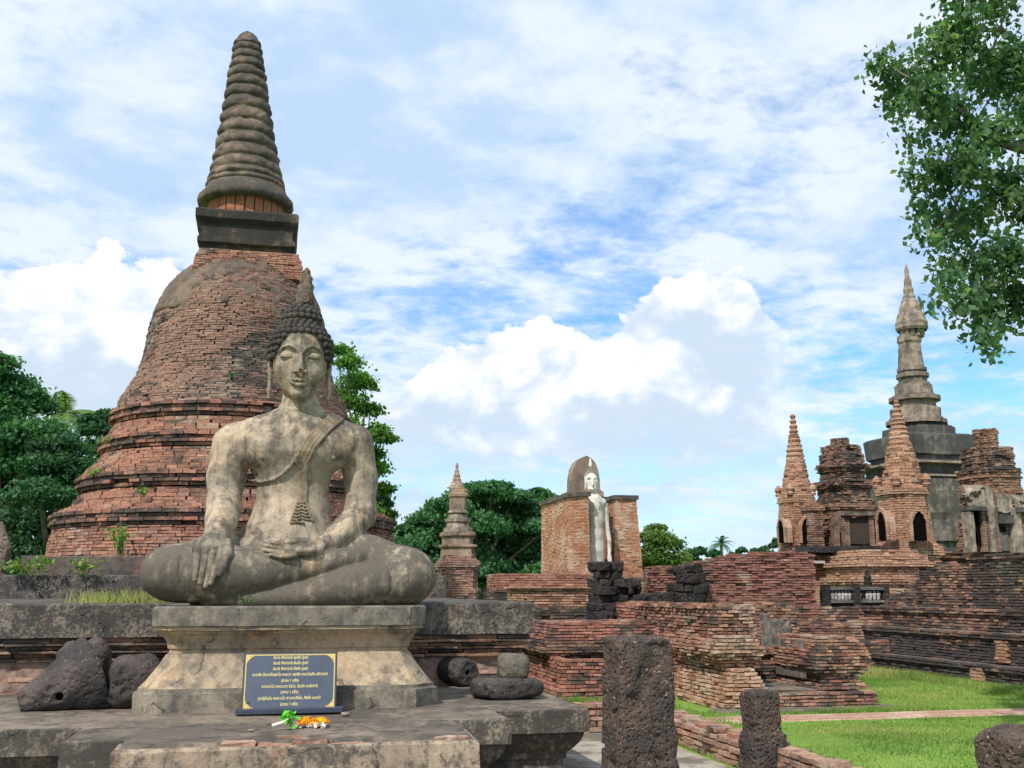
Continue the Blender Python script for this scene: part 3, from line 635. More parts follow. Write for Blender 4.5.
# ------------------------------------------------------------------ platform and pedestal
PZ = 0.60
def rough_disp(amp, fr, seed=0):
    def f(pts):
        p = pts.copy(); n = [fbm(pts[..., 0]*fr, pts[..., 1]*fr, pts[..., 2]*fr, 4, seed+10*i)-0.5 for i in range(3)]
        p[..., 0] += amp*n[0]; p[..., 1] += amp*n[1]; p[..., 2] += amp*0.6*n[2]; return p
    return f
def fine(prof, step):
    q = [prof[0]]
    for (a, za), (b_, zb) in zip(prof[:-1], prof[1:]):
        m = max(1, int(np.hypot(b_-a, zb-za)/step))
        for k in range(1, m+1): q.append((a+(b_-a)*k/m, za+(zb-za)*k/m))
    return q
def build_platform():
    root = thing('platform', (0.2, 9.5, 0), 'low grey moulded stone platform with stepped corners under the pedestal and loose stones', 'platform')
    poly = [(-1.43, 7.90), (1.87, 7.90), (1.87, 9.05), (2.70, 9.05), (2.70, 11.9), (-3.2, 11.9), (-3.2, 8.63), (-1.43, 8.63)]
    poly = [(-1.43, 7.90), (1.30, 7.90), (1.30, 8.47), (1.87, 8.47), (1.87, 9.05), (2.70, 9.05), (2.70, 11.9), (-5.2, 11.9), (-5.2, 8.63), (-1.43, 8.63)]
    prof = [(-.19, 0), (-.19, .16), (-.165, .17), (-.165, .20), (-.16, .22), (-.11, .26), (-.06, .32), (-.035, .385), (-.035, .40), (0, .405), (0, PZ-.012), (-.012, PZ)]
    m = MB(); mould(m, poly, fine(prof, .06), cap=False, sub=0.12, disp=rough_disp(.022, 3.2, 1))
    m.build('moulded_side', M['platform'], root)
    top = MB(); q = offset_poly(poly, -.012)
    X, Y = np.meshgrid(np.linspace(-5.2, 2.70, 160), np.linspace(7.9, 11.9, 90), indexing='ij')
    # the top is a sheet cut to the outline, slightly dished by wear
    from math import floor
    def inside(x, y):
        r = np.zeros(x.shape, bool); n = len(q)
        for i in range(n):
            (x0, y0), (x1, y1) = q[i], q[(i+1) % n]
            if y0 == y1: continue
            c = ((y0 > y) != (y1 > y)) & (x < (x1-x0)*(y-y0)/(y1-y0)+x0); r ^= c
        return r
    xs = np.unique(np.concatenate([np.linspace(-5.18, 2.69, 150), [p[0] for p in q]])); ys = np.unique(np.concatenate([np.linspace(7.91, 11.88, 80), [p[1] for p in q]]))
    X, Y = np.meshgrid(xs, ys, indexing='ij'); Z = PZ-.004+.016*(fbm(X*2.2, Y*2.2, 0*X, 4, 4)-.5)
    nb = len(ys); I, J = np.meshgrid(np.arange(len(xs)-1), np.arange(nb-1), indexing='ij'); cx = (X[:-1, :-1]+X[1:, 1:])/2; cy = (Y[:-1, :-1]+Y[1:, 1:])/2
    f = np.stack([I*nb+J, (I+1)*nb+J, (I+1)*nb+J+1, I*nb+J+1], -1)[inside(cx, cy)]
    top.add(np.stack([X, Y, Z], -1).reshape(-1, 3), f); top.build('top', M['platform_top'], root, smooth=True)
    # front block: plastered brick with worn brick edge on top
    fb = MB(); fpoly = rect(-1.05, 1.44, 7.55, 8.40)
    mould(fb, fpoly, fine([(-.03, 0), (-.03, .30), (-.03, .32), (0, .335), (0, .555), (-.015, .575)], .05), cap=True, sub=0.1, disp=rough_disp(.03, 3.5, 3)); fb.build('front_block', M['front_plaster'], root)
    br = Bricks(); br.floor(-1.03, 1.42, 7.57, 8.42, .592, L=.24, W=.13, h=.05, jit=.014, keep=lambda C: vnoise(C[:, 0]*2.1, C[:, 1]*2.6, 0*C[:, 0], 5) < .74-2.6*(C[:, 1]-7.6))
    br.build('worn_brick_edge', M['step_brick'], root)
    sk = MB(); X, Y = np.meshgrid(np.linspace(-1.03, 1.42, 70), np.linspace(7.60, 8.40, 30), indexing='ij')
    Z = .588+.036*(fbm(X*3, Y*3, 0*X, 4, 8)-.40)+.020*(Y-7.6)-.05*(Y < 7.61)-.05*(np.abs(X-.195) > 1.22)
    sk.grid(np.stack([X, Y, Z], -1)); sk.build('cement_skin', M['platform_top'], root, smooth=True)
M['front_plaster'] = stucco_mat('front_plaster', (0.44, 0.345, 0.245), (0.31, 0.245, 0.18), 0.60, (0.045, 0.041, 0.037), 0.9, 1.7, (8, 1, 1), 0.2, (0.34, 0.18, 0.12), 0.5, crack=1.5, speck=.4)
M['step_brick'] = brick_mat('step_brick', [(0.22, 0.12, 0.09), (0.33, 0.17, 0.12), (0.40, 0.25, 0.18), (0.28, 0.19, 0.145)], 0.42, 1.3, 0.42, (1, 1, 1), (0.08, 0.07, 0.06), (0.52, 0.43, 0.33))
build_platform()
SLABF = 9.57; SLAB_Z = Zp(290, 606, SLABF)
def build_pedestal():
    z = lambda py: Zp(290, py, 9.5)
    root = thing('pedestal', (0.12, 10.4, PZ), 'pale moulded stone pedestal with flared foot carrying the seated statue', 'pedestal')
    x0, x1 = Xp(151, 612, SLABF), Xp(427.5, 612, SLABF); ch = .16
    poly = [(x0+ch, SLABF), (x1-ch, SLABF), (x1, SLABF+ch), (x1, 11.25), (x0, 11.25), (x0, SLABF+ch)]
    dp = rough_disp(.018, 4, 5)
    foot = MB(); mould(foot, poly, fine([(.12, PZ-.02), (.12, z(692)), (.085, z(690.5)), (.085, z(687))], .05), cap=True, sub=.1, disp=dp); foot.build('foot', M['pedestal_grey'], root)
    bod = MB(); mould(bod, poly, fine([(.082, z(687.5)), (.03, z(681)), (-.03, z(672)), (-.085, z(663)), (-.125, z(655)), (-.15, z(653.5)), (-.15, z(650)), (-.135, z(649)), (-.125, z(643)), (-.09, z(636)), (-.055, z(633)), (-.055, z(630.5)), (-.02, z(630)), (-.02, z(626.5))], .035), cap=True, sub=.1, disp=dp); bod.build('waist', M['pedestal'], root)
    sl = MB(); mould(sl, poly, fine([(-.02, z(626.4)), (0, z(626)), (0, SLAB_Z-.015), (-.015, SLAB_Z)], .05), cap=True, bottom=True, sub=.1, disp=rough_disp(.02, 4, 6)); sl.build('slab', M['pedestal_grey'], root)
build_pedestal()

# ------------------------------------------------------------------ terrace tiers behind the statue
def build_terrace():
    T1 = 11.45; z = lambda py: Zp(480, py, T1)
    t1 = SLAB_Z+.005
    r = thing('terrace_wall', (0, T1, 0), 'long dark moulded terrace wall behind the statue with bands of ledges', 'terrace')
    m = MB(); xR = Xp(535, 606, T1); poly = rect(-9, xR, T1, 17.9)
    prof = [(-.16, .3), (-.16, z(688)), (-.13, z(687)), (-.13, z(678)), (-.15, z(677)), (-.17, z(674)), (-.17, z(657)), (-.13, z(656)), (-.13, z(653)), (-.10, z(652)), (-.10, z(648)), (-.065, z(647)), (-.065, z(642.5)), (-.035, z(641.5)), (-.035, z(636)), (0.0, z(634)), (0, t1-.02), (-.02, t1)]
    core = [(-.30, .3), (-.30, z(657)), (-.20, z(652)), (-.14, z(642)), (-.12, z(634.5)), (0.0, z(634)), (0, t1-.02), (-.02, t1)]
    up = MB(); mould(up, poly, fine(core[4:], .05), cap=True, sub=.12, disp=rough_disp(.035, 3, 2)); up.build('top_slab', M['black_wall'], r)
    lo = MB(); mould(lo, poly, fine(core[:5], .1), cap=False, sub=.3); lo.build('mortar_core', M['mortar_dark'], r)
    bk = Bricks(); e = .0005
    st = [(-.045, 634.5, 639), (-.02, 639, 642), (-.085, 642, 646), (-.06, 646, 649), (-.125, 649, 653), (-.10, 653, 656.5)]
    for o, ya, yb in st[::-1]: bk.walls(poly, [(o, z(yb)), (o, z(ya)-e)], h=z(ya)-z(yb), L=.42, proud=.006, jit=.008, gap=.006)
    bk.build('moulded_courses', M['ledge_brick'], r)
    b2 = Bricks(); b2.walls(poly, [(-.12, .3), (-.12, z(687)), (-.165, z(686)), (-.165, z(678)), (-.14, z(677)), (-.14, z(672)), (-.19, z(671)), (-.19, z(657))], h=.05, L=.24, proud=.007, jit=.008, gap=.010); b2.build('lower_courses', M['pink_brick'], r)
    pf = MB(); xs_ = np.linspace(-6, xR-.2, 120); zs_ = np.linspace(.55, z(657), 26); X, Z = np.meshgrid(xs_, zs_, indexing='ij'); pf.grid(np.stack([X, T1+.178-np.clip((fbm(X*1.5, Z*2.2, 0*X, 4, 16)-.50)*.5, -.10, .03), Z], -1)); pf.build('plaster_remains', M['red_plaster'], r)
    T2 = 18.0; za, zb = t1, Zp(200, 575, T2)
    r2 = thing('terrace_tier', (0, T2, t1), 'plain dark rendered tier above the long wall left of the statue', 'terrace')
    m = MB(); mould(m, rect(Xp(-2, 590, T2), Xp(446, 590, T2), T2, 26), fine([(0, za-.05), (0, zb-.02), (-.02, zb)], .1), cap=True, sub=.25, disp=rough_disp(.05, 1.6, 8)); m.build('render', M['black_wall'], r2)
    T3 = 18.35; zc = Zp(200, 556.5, T3)
    r3 = thing('terrace_step', (0, T3, zb), 'topmost low dark step directly under the round brick chedi', 'terrace')
    m = MB(); mould(m, rect(Xp(20, 565, T3), Xp(430, 565, T3), T3, 25.7), fine([(0, zb-.05), (0, zc-.02), (-.02, zc)], .1), cap=True, sub=.25, disp=rough_disp(.05, 1.6, 12)); m.build('render', M['dark_wall2'], r3)
    bk = Bricks(); x0, x1 = Xp(20, 565, T3), Xp(430, 565, T3)
    bk.line((x0, T3+.02), (x1, T3+.02), zc-.03, .07, keep=lambda C: vnoise(C[:, 0]*1.3, 0, 0, 3) > .52, proud=.012); bk.build('exposed_bricks', M['red_brick'], r3)
    return zc
M['ledge_brick'] = brick_mat('ledge_brick', BRN, 0.80, 1.2, 0.45, (2, 1, 7), (0.035, 0.034, 0.034), (0.34, 0.25, 0.20))
M['pink_brick'] = brick_mat('pink_brick', PNK[1:], 0.42, 1.1, 0.6, (2, 5, 7), palec=(0.44, 0.30, 0.24))
M['red_plaster'] = stucco_mat('red_plaster', (0.40, 0.26, 0.205), (0.30, 0.20, 0.16), 0.46, (0.06, 0.052, 0.048), 0.3, 1.6, (4, 4, 1), 0.2, (0.36, 0.15, 0.10), 0.5)
M['dark_wall2'] = stucco_mat('dark_wall2', (0.20, 0.15, 0.12), (0.13, 0.10, 0.085), 0.6, (0.045, 0.042, 0.04), 0.4, 1.2, (5, 4, 6), 0.3, (0.28, 0.13, 0.09), 0.5)
CH_Z = build_terrace()

# ------------------------------------------------------------------ the great round chedi
CY = 22.0; CX = Xp(230, 517, CY); 
def build_chedi():
    root = thing('chedi', (CX, CY, CH_Z), 'huge bell-shaped red brick chedi with ringed spire rising behind the seated statue', 'chedi')
    S = lambda px, py: sil(CX, CY, px, py)
    lean = (0.0, 0)
    def sl(px, py, it=3):
        z = S(px, py)[1]
        for _ in range(it): r_, z = sil(CX+lean[0]*(z-CH_Z-1.6), CY, px, py)
        return r_, z
    left = [(43, 562), (45, 554), (50, 536), (52.5, 533), (50.5, 531), (50.5, 516), (54, 514), (71, 508), (74, 501), (80, 497), (80, 495), (77.5, 494), (77.5, 480), (80, 478), (98, 462), (100, 457), (99.5, 456), (99.5, 443), (103, 441), (111, 432), (112, 428), (111.5, 427), (111.5, 413.5), (114, 412)]
    prof = [sl(*p) for p in left]; prof[0] = (prof[0][0], CH_Z-.02)
    bell = [(116, 410), (120, 399), (127, 389), (135, 378), (143, 357), (147, 338), (150.5, 323), (155, 310), (160, 300), (167, 289), (177, 279), (188, 271)]
    bp = [prof[-1]]+[sl(*p) for p in bell]
    for i in range(1, len(prof)): prof[i] = (prof[i][0], max(prof[i][1], prof[i-1][1]+1e-4))
    for i in range(1, len(bp)): bp[i] = (bp[i][0], max(bp[i][1], bp[i-1][1]+1e-4))
    # moulded bands: thin ledges inside each band
    zr = CH_Z+1.6
    def band(pr):
        pr = np.array(pr); return pr
    def keep(C): return vnoise(C[:, 0]*5, C[:, 1]*5, C[:, 2]*9, 3) < .93
    segs = []                                        # runs of (is_band, profile)
    for p0, p1 in zip(prof[:-1], prof[1:]):
        bd = abs(p1[0]-p0[0]) < .03 and p1[1]-p0[1] > .2
        segs.append((bd, [p0, p1]))
    b1 = Bricks()
    for bd, (p0, p1) in segs:
        if p1[1]-p0[1] < .02: continue
        if not bd: b1.ring(CX, CY, [p0, p1], h=.056, L=.21, lean=lean, zref=zr, keep=keep, proud=.009, gap=.009)
        else:
            rb = Bricks(); n = max(4, int(round((p1[1]-p0[1])/.068))); h = (p1[1]-p0[1])/n
            for k in range(n):
                o = [.02, .09, -.05, .05, -.04, .10, .12][int(k*6.99/n)]
                rb.ring(CX, CY, [(p0[0]+o-.04, p0[1]+k*h), (p0[0]+o-.04, p0[1]+(k+.999)*h)], h=h, L=.24, lean=lean, zref=zr, keep=keep, proud=.010, gap=.009)
            rb.build('moulded_ring', M['chedi_ring'], root)
    core = MB(); core.lathe([(r-.13, z) for r, z in prof], CX, CY, 96, lean=lean, zref=zr); core.build('mortar_core', M['mortar'], root)
    b1.build('ringed_base', M['chedi_brick'], root)
    b2 = Bricks(); b2.conf = .32; b2.ring(CX, CY, bp, h=.05, L=.185, lean=lean, zref=zr, keep=keep, proud=.010, gap=.009); bl = b2.build('bell', M['bell_brick'], root)
    bc = MB(); bc.lathe([(max(r-.09, .1), z) for r, z in bp], CX, CY, 96, lean=lean, zref=zr); bc.build('bell_core', M['mortar'], bl)
    # plaster left in patches, thick near the top
    pl = MB(); bpf = []
    for (r0, z0), (r1, z1) in zip(bp[:-1], bp[1:]):
        for k in range(8): bpf.append((r0+(r1-r0)*k/8, z0+(z1-z0)*k/8))
    bpf.append(bp[-1]); ztop = bp[-1][1]; zb = bp[0][1]
    def disp(x, y, z):
        n = fbm(x*.8, y*.8+3, z*.8, 5, 21)+.22*fbm(x*4, y*4, z*4, 3, 5)-.11; n = n+.10*(fbm(x*9, y*9, z*9, 2, 51)-.5); h = np.clip((z-zb)/(ztop-zb), 0, 1)
        return np.clip((n-(.62-.13*np.clip((h-.30)*1.7, 0, 1)**1.2))*1.1, -.12, .028)
    pl.lathe(bpf, CX, CY, 260, disp=disp, lean=lean, zref=zr); pl.build('plaster_patches', M['chedi_plaster'], bl, smooth=True)
    # square brick neck and the dark box above
    hx = lambda a, c, py: ((Xp(a, py, CY-1.1)+Xp(c, py, CY-1.1))/2, (Xp(c, py, CY-1.1)-Xp(a, py, CY-1.1))/2)
    zz = lambda py: Zp(245, py, CY-1.1)
    def sq(a, c, py): m_, h_ = hx(a, c, py); return rect(m_-h_, m_+h_, CY-h_+.05, CY+h_+.05)
    nb = Bricks(); c_ = MB()
    nb.walls(sq(193, 303, 262), [(0.03, zz(276)), (-.02, zz(258)), (-.10, zz(248))], h=.056, L=.21, proud=.008); mould(c_, sq(193, 303, 262), [(-.08, zz(278)), (-.12, zz(258)), (-.2, zz(246))])
    nk = nb.build('neck', M['chedi_brick'], root); c_.build('neck_core', M['mortar'], nk)
    bx = MB(); q = sq(195.5, 296, 230); dp = rough_disp(.05, 1.5, 3)
    mould(bx, q, fine([(-.16, zz(250)), (-.12, zz(247)), (-.10, zz(243)), (-.02, zz(241)), (-.02, zz(236)), (-.07, zz(235)), (-.07, zz(222)), (0.0, zz(219)), (.04, zz(217)), (.045, zz(210)), (.0, zz(208))], .08), cap=True, bottom=True, sub=.2, disp=dp); bx.build('box_cap', M['harmika'], root)
    # drum with upright pilasters
    zd0, zd1 = zz(211), Zp(243, 193, CY); ax = CX+lean[0]*(zd0-zr)
    rd = sil(ax, CY, 212, 205)[0]
    dr = MB(); dr.lathe([(rd, zd0-.05), (rd, zd1+.1)], ax, CY, 60)
    for k in range(26):
        th = 2*pi*k/26; dr.box((ax+(rd+.02)*cos(th), CY+(rd+.02)*sin(th), (zd0+zd1)/2), (.07, .085, (zd1-zd0)/2+.05), rz=th, jit=.01)
    dr.build('drum', M['drum'], root)
    # ringed spire
    zl0 = zz(208); SL = -.040
    def sl(px, py):
        z = S(px, py)[1]
        for _ in range(4): r_, z = sil(CX+SL*(z-zl0), CY, px, py)
        return r_, z
    sp = [sl(212, 206), sl(199, 204), sl(197.5, 199), sl(198.5, 195.5), sl(202, 192), sl(205, 188)]
    edge = [(206, 186), (209.5, 172), (213, 157), (216.5, 140), (220, 122), (223, 104), (226, 86), (228.8, 71), (231, 59), (232.8, 49), (234.8, 41)]
    ey = [e[1] for e in edge][::-1]; ex = [e[0] for e in edge][::-1]; bnd = [186, 180.5, 173, 162, 149.5, 137, 124.5, 112, 100, 89, 78.5, 69, 60.5, 52.5, 45.5, 40.5]
    for y0, y1 in zip(bnd[:-1], bnd[1:]):
        n = 10; d_ = min(4.6, .40*(y0-y1))
        for k in range(n):
            t = k/n; yy = y0+(y1-y0)*t; sp.append(sl(np.interp(yy, ey, ex)+d_-(d_+.9)*sin(pi*min(1, .03+t*.97))**0.42, yy))
    sp += [sl(235.5, 40.5), sl(236.8, 37), sl(240, 34), sl(245, 33), sl(248.5, 32.6)]
    sp.append((0.01, sp[-1][1]+.01))
    sm = MB(); sm.lathe(sp, CX, CY, 110, disp=lambda x, y, z: .06*(fbm(x*2.2, y*2.2, z*2.2, 4, 31)-.5)+.05*(vnoise(x*7, y*7, z*7, 4)-.5)-.07*np.clip(vnoise(x*4, y*4, z*9, 14)-.72, 0, 1)*3, lean=(SL, 0), zref=zl0); sm.build('spire', M['spire'], root, smooth=True)
M['drum'] = stucco_mat('drum', (0.40, 0.15, 0.08), (0.34, 0.15, 0.09), 0.35, (0.06, 0.04, 0.035), 0.6, 1.6, (1, 2, 3), 0.2, (0.36, 0.22, 0.14), 0.5)
build_chedi()
# ------------------------------------------------------------------ brick ruins on the right
def ruin(root, name, poly, prof, mat, core='mortar', h=.06, L=.20, rag=0.0, seed=1, proud=.012, jit=.006, fr=1.2, floor=None, fall=.0, corez=None, cut=None):
    """a mass of laid bricks with a mortar core; rag lets the top courses crumble"""
    zt = prof[-1][1]
    def keep(C):
        k = np.ones(len(C), bool)
        if rag: k &= C[:, 2] < zt-rag*np.clip((fbm(C[:, 0]*fr, C[:, 1]*fr, 0*C[:, 0], 3, seed)-.25)*2, 0, 1)+.02
        if fall: k &= vnoise(C[:, 0]*3, C[:, 1]*3, C[:, 2]*6, seed+3) < 1-fall
        if cut: k &= cut(C)
        return k
    b_ = Bricks(); b_.conf = .72; b_.walls(poly, prof, h=h, L=L*.88, keep=keep, proud=proud*.72, jit=jit*.8)
    if floor:
        xs = [p[0] for p in offset_poly(poly, prof[-1][0])]; ys = [p[1] for p in offset_poly(poly, prof[-1][0])]
        b_.floor(min(xs), max(xs), min(ys), max(ys), zt-rag*.6+.01, L=L, W=L/2)
    o = b_.build(name, M[mat], root)
    c = MB(); z1 = zt-rag*.75-.01 if corez is None else corez
    pc = [(a-.07, min(z, z1)) for a, z in prof]; pc2 = [pc[0]]
    for p in pc[1:]:
        if p[1] > pc2[-1][1]+1e-4 or abs(p[0]-pc2[-1][0]) > 1e-3: pc2.append(p)
    mould(c, poly, fine(pc2, .3), cap=True, sub=.3, disp=rough_disp(.05, 2.5, seed)); c.build('mortar_core', M[core], o)
    return o

# the two-tier brick base behind the platform
def two_tier():
    Y = 15.6; x0 = Xp(561, 690, Y); r = thing('tiered_ruin', (x0, Y, 0), 'two tiered red brick ruin with dark moulded ledge, half hidden by the tallest laterite pillar', 'ruin')
    z = lambda py: Zp(570, py, Y)
    ruin(r, 'lower_tier', rect(x0, x0+2.7, Y, Y+3.2), [(.10, 0), (.10, z(688)), (.03, z(686)), (0, z(684)), (0, z(659))], 'red_brick', rag=.05, h=.055, L=.2, proud=.012, seed=4)
    z2 = lambda py: Zp(570, py, Y+.7)
    ruin(r, 'moulding', rect(x0-.05, x0+2.6, Y+.7, Y+3.2), [(-.05, z(662)), (-.02, z2(655)), (.08, z2(654)), (.08, z2(648)), (.02, z2(647)), (0, z2(641))], 'dark_brick', h=.05, L=.2, seed=6)
    ruin(r, 'upper_tier', rect(x0-.05, x0+2.5, Y+.75, Y+3.2), [(-.02, z2(641)), (-.12, z2(632)), (-.30, z2(620))], 'red_brick', rag=.12, h=.05, L=.2, proud=.014, seed=9, floor=True)
two_tier()

# the broken doorway with its brick pier
def doorway():
    Y = 13.62; xc = G(722, 710)[0]; z = lambda py: Zp(760, py, Y)
    r = thing('brick_doorway', (xc, Y, 0), 'broken brick gateway mass with flared foot, grey threshold and a leaning brick pier', 'ruin')
    xr = Xp(771, 690, Y)
    ruin(r, 'flared_foot', rect(xc, xr, Y, Y+4.6), [(.06, 0), (.06, .08), (0, .10), (0, z(694)), (-.06, z(684)), (-.12, z(675)), (-.17, z(669))], 'pale_brick', h=.05, L=.17, rag=.04, seed=11, proud=.018, jit=.01)
    ruin(r, 'bulging_wall', rect(xc-.02, xr, Y+.22, Y+4.7), [(-.14, z(672)), (-.02, z(660)), (.04, z(652)), (.0, z(643)), (-.14, z(636))], 'mixed_brick', h=.05, L=.17, rag=.03, seed=13, proud=.02, jit=.01)
    ruin(r, 'upper_wall', rect(xc+.0, Xp(764, 630, Y+.5), Y+.5, Y+4.9), [(-.08, z(640)), (-.08, z(603.5))], 'wall_brick', h=.05, L=.18, rag=.07, seed=15, proud=.02, jit=.01, floor=True)
    # threshold slab and steps between the mass and the pier
    xq = Xp(868, 700, Y)
    ruin(r, 'low_plinth', rect(xr, xq+.14, Y-.05, Y+2.2), [(.0, 0), (.0, z(693))], 'wall_brick', h=.05, L=.2, seed=17, rag=.02)
    t = MB(); t.box(((xr+Xp(816, 690, Y))/2, Y+.9, z(693)+.012), ((Xp(816, 690, Y)-xr)/2, .92, .02), jit=.01); t.build('threshold', M['platform_top'], r)
    gs = MB(); X, Yg = np.meshgrid(np.linspace(xc-.25, xq+.35, 60), np.linspace(Y-.32, Y+.1, 10), indexing='ij'); e = .06*(fbm(X*2, Yg*2, 0*X, 3, 4)-.5)
    gs.grid(np.stack([X, Yg+e*(Yg < Y-.3), .035-.05*((Yg < Y-.31) | (X < xc-.24) | (X > xq+.34))+.02*(fbm(X*4, Yg*4, 0*X, 3, 7)-.5)], -1)); gs.build('ground_slab', M['platform_top'], r)
    Yb = Y+1.75; ruin(r, 'back_step', rect(xr-.1, Xp(800, 660, Yb), Yb, Yb+1.6), [(0, z(694)), (0, Zp(780, 655, Yb)), (.05, Zp(780, 654, Yb)), (.05, Zp(780, 648, Yb))], 'dark_brick', h=.05, seed=19, L=.18)
    gy = Yb+.95; gx0, gx1 = Xp(760, 630, gy), Xp(800, 630, gy); gz0, gz1 = Zp(780, 650, Yb)-.05, Zp(780, 602, gy)
    ruin(r, 'jamb_wall', rect(gx0, gx1, gy, gy+.6), [(0, 0), (0, gz1)], 'wall_brick', h=.05, L=.19, seed=27, rag=.14, fr=2.2)
    gp = MB(); Xg, Zg = np.meshgrid(np.linspace(gx0, gx1, 34), np.linspace(gz0, gz1-.18, 30), indexing='ij'); gp.grid(np.stack([Xg, gy+.005-np.clip((fbm(Xg*2.4, Zg*2.4, 0*Xg, 4, 6)-.50)*.6, -.08, .035), Zg], -1)); gp.build('plaster_jamb', M['jamb_plaster'], r)
    # pier
    xa, xb = Xp(819, 670, Y+.2), Xp(864, 670, Y+.2); zz = lambda py: Zp(840, py, Y+.2)
    ruin(r, 'pier', rect(xa, xb, Y+.2, Y+1.5), [(.06, z(693)), (.06, zz(686)), (-.02, zz(684)), (-.04, zz(678)), (.07, zz(668)), (.09, zz(655)), (.02, zz(645)), (-.03, zz(636))], 'mixed_brick', h=.046, L=.19, rag=.05, seed=23, proud=.016, jit=.009, floor=True)
    pp = MB(); ring_ = []
    pp.grid(np.array([[(xa-.035-.05*np.clip(fbm(y*2.2, zq*2.2, 0, 3, 3)-.42, -.5, .3), y, zq) for zq in np.linspace(zz(680), zz(640)-.02*(y-Y), 12)] for y in np.linspace(Y+.5, Y+1.45, 12)])[::-1]); pp.build('plaster_face', M['jamb_plaster'], r)
M['pale_brick'] = brick_mat('pale_brick', ORG, 0.34, 1.0, 0.72, (2, 7, 2), palec=(0.50, 0.38, 0.27))
M['jamb_plaster'] = stucco_mat('jamb_plaster', (0.27, 0.225, 0.19), (0.16, 0.135, 0.115), 0.68, (0.045, 0.044, 0.043), 0.6, 1.8, (3, 6, 2), 0.2, (0.34, 0.19, 0.13), 0.6)
doorway()

# fallen blocks lying about the doorway are part of the ruin field
def rough_block(mb, c, half, rz=0, jit=.03, n=4, seed=0, amp=.04, fr=3.0, power=5.0):
    """rounded block: superellipsoid pushed in and out by noise"""
    a = np.linspace(-pi/2, pi/2, 3*n); o = np.linspace(-pi, pi, 6*n+1)[:-1]; A, O = np.meshgrid(a, o, indexing='ij'); e = 2/power
    f = lambda v: np.sign(v)*np.abs(v)**e
    X, Y, Z = half[0]*f(np.cos(A))*f(np.cos(O)), half[1]*f(np.cos(A))*f(np.sin(O)), half[2]*f(np.sin(A))
    d = 1+amp/min(half)*(fbm((X+seed*7.1)*fr, (Y+seed*3.3)*fr, Z*fr, 4, seed)-.5)
    X, Y, Z = X*d, Y*d, Z*d; cz, sz = cos(rz), sin(rz)
    mb.grid(np.stack([c[0]+X*cz-Y*sz, c[1]+X*sz+Y*cz, c[2]+Z], -1), closed_v=True, rnd=np.full(X.shape, .5))

# black laterite blocks piled into a stepped jamb
def laterite_pile():
    Y = 18.6; r = thing('laterite_wall', (Xp(612, 600, Y), Y, 0), 'ruined black laterite block wall stepping down to the right of a jamb', 'ruin')
    m = MB(); k = 0
    rows = [(562, 571, 597, 624), (571, 579, 597, 622), (579, 587, 598, 640), (587, 595, 598, 642), (595, 603, 598, 662), (603, 611, 590, 682), (611, 619, 588, 640), (619, 629, 586, 640)]
    for (ya, yb, xa, xb) in rows:
        x = xa
        while x < xb-3:
            w = min(xb-x, 9+8*random.random()); za, zb = Zp(610, yb, Y), Zp(610, ya, Y); X0, X1 = Xp(x, 600, Y), Xp(x+w, 600, Y)
            rough_block(m, ((X0+X1)/2, Y+random.uniform(-.08, .08)+(.25 if ya < 600 else 0), (za+zb)/2), ((X1-X0)/2*1.0, .33, (zb-za)/2*1.03), rz=random.uniform(-.12, .12), seed=k, amp=.11, power=11, n=6, fr=4.5); k += 1; x += w
    zb = Zp(610, 629, Y)
    for i in range(7): rough_block(m, (Xp(590+i*11, 640, Y), Y+.2, zb/2), (.16, .4, zb/2), seed=40+i)
    m.build('blocks', M['laterite_black'], r, smooth=True)
laterite_pile()

# brick terraces stacked towards the mondop
def terraces():
    Y = 23.5; r = thing('brick_altar', (Xp(567, 600, Y), Y, 0), 'square brick altar base with a toothed top moulding in front of the standing image', 'ruin')
    z = lambda py: Zp(567, py, Y); x0, x1 = Xp(535, 600, Y), Xp(601, 600, Y)
    ruin(r, 'wall', rect(x0, x1, Y, Y+3), [(0, 0), (0, z(590)), (.08, z(589.5)), (.08, z(586))], 'orange_brick', h=.06, seed=31, L=.3)
    b_ = Bricks(); b_.walls(rect(x0+.05, x1, Y+.05, Y+3), [(.0, z(586)), (.0, z(583.5))], h=.06, keep=lambda C: rng.random(len(C)) < .62); b_.floor(x0+.1, x1, Y+.1, Y+1.2, z(584), L=.3, W=.15); b_.build('toothed_edge', M['red_brick'], r)
    Y2 = 21.5; r2 = thing('dark_ledge', (Xp(560, 610, Y2), Y2, 0), 'low blackened brick ledge in front of the toothed altar base', 'ruin')
    ruin(r2, 'courses', rect(Xp(490, 610, Y2), Xp(603, 610, Y2), Y2, Y2+1.6), [(0, 0), (0, Zp(560, 607, Y2))], 'dark_brick', core='mortar_dark', h=.06, rag=.1, seed=33)
    Y3 = 30; r3 = thing('parapet_wall', (Xp(550, 580, Y3), Y3, 0), 'long reddish brick parapet below the mondop with a sloping left end', 'ruin')
    ruin(r3, 'wall', rect(Xp(500, 580, Y3), Xp(606, 580, Y3), Y3, Y3+2), [(0, 0), (0, Zp(550, 571, Y3))], 'red_brick', h=.07, L=.32, seed=35, rag=.12)
    ruin(r3, 'dark_foot', rect(Xp(484, 590, Y3-1), Xp(560, 590, Y3-1), Y3-1.0, Y3-.02), [(0, 0), (0, Zp(500, 589, Y3-1))], 'dark_brick', h=.07, L=.32, seed=37, rag=.15, core='mortar_dark')
    Y4 = 17.6; r4 = thing('red_wall', (Xp(650, 620, Y4), Y4, 0), 'low red brick wall between the black laterite blocks and the gateway mass', 'ruin')
    ruin(r4, 'wall', rect(Xp(630, 620, Y4), Xp(668, 620, Y4)+.9, Y4, Y4+1), [(0, 0), (0, Zp(650, 605, Y4))], 'red_brick', h=.055, L=.26, seed=39, rag=.08)
terraces()

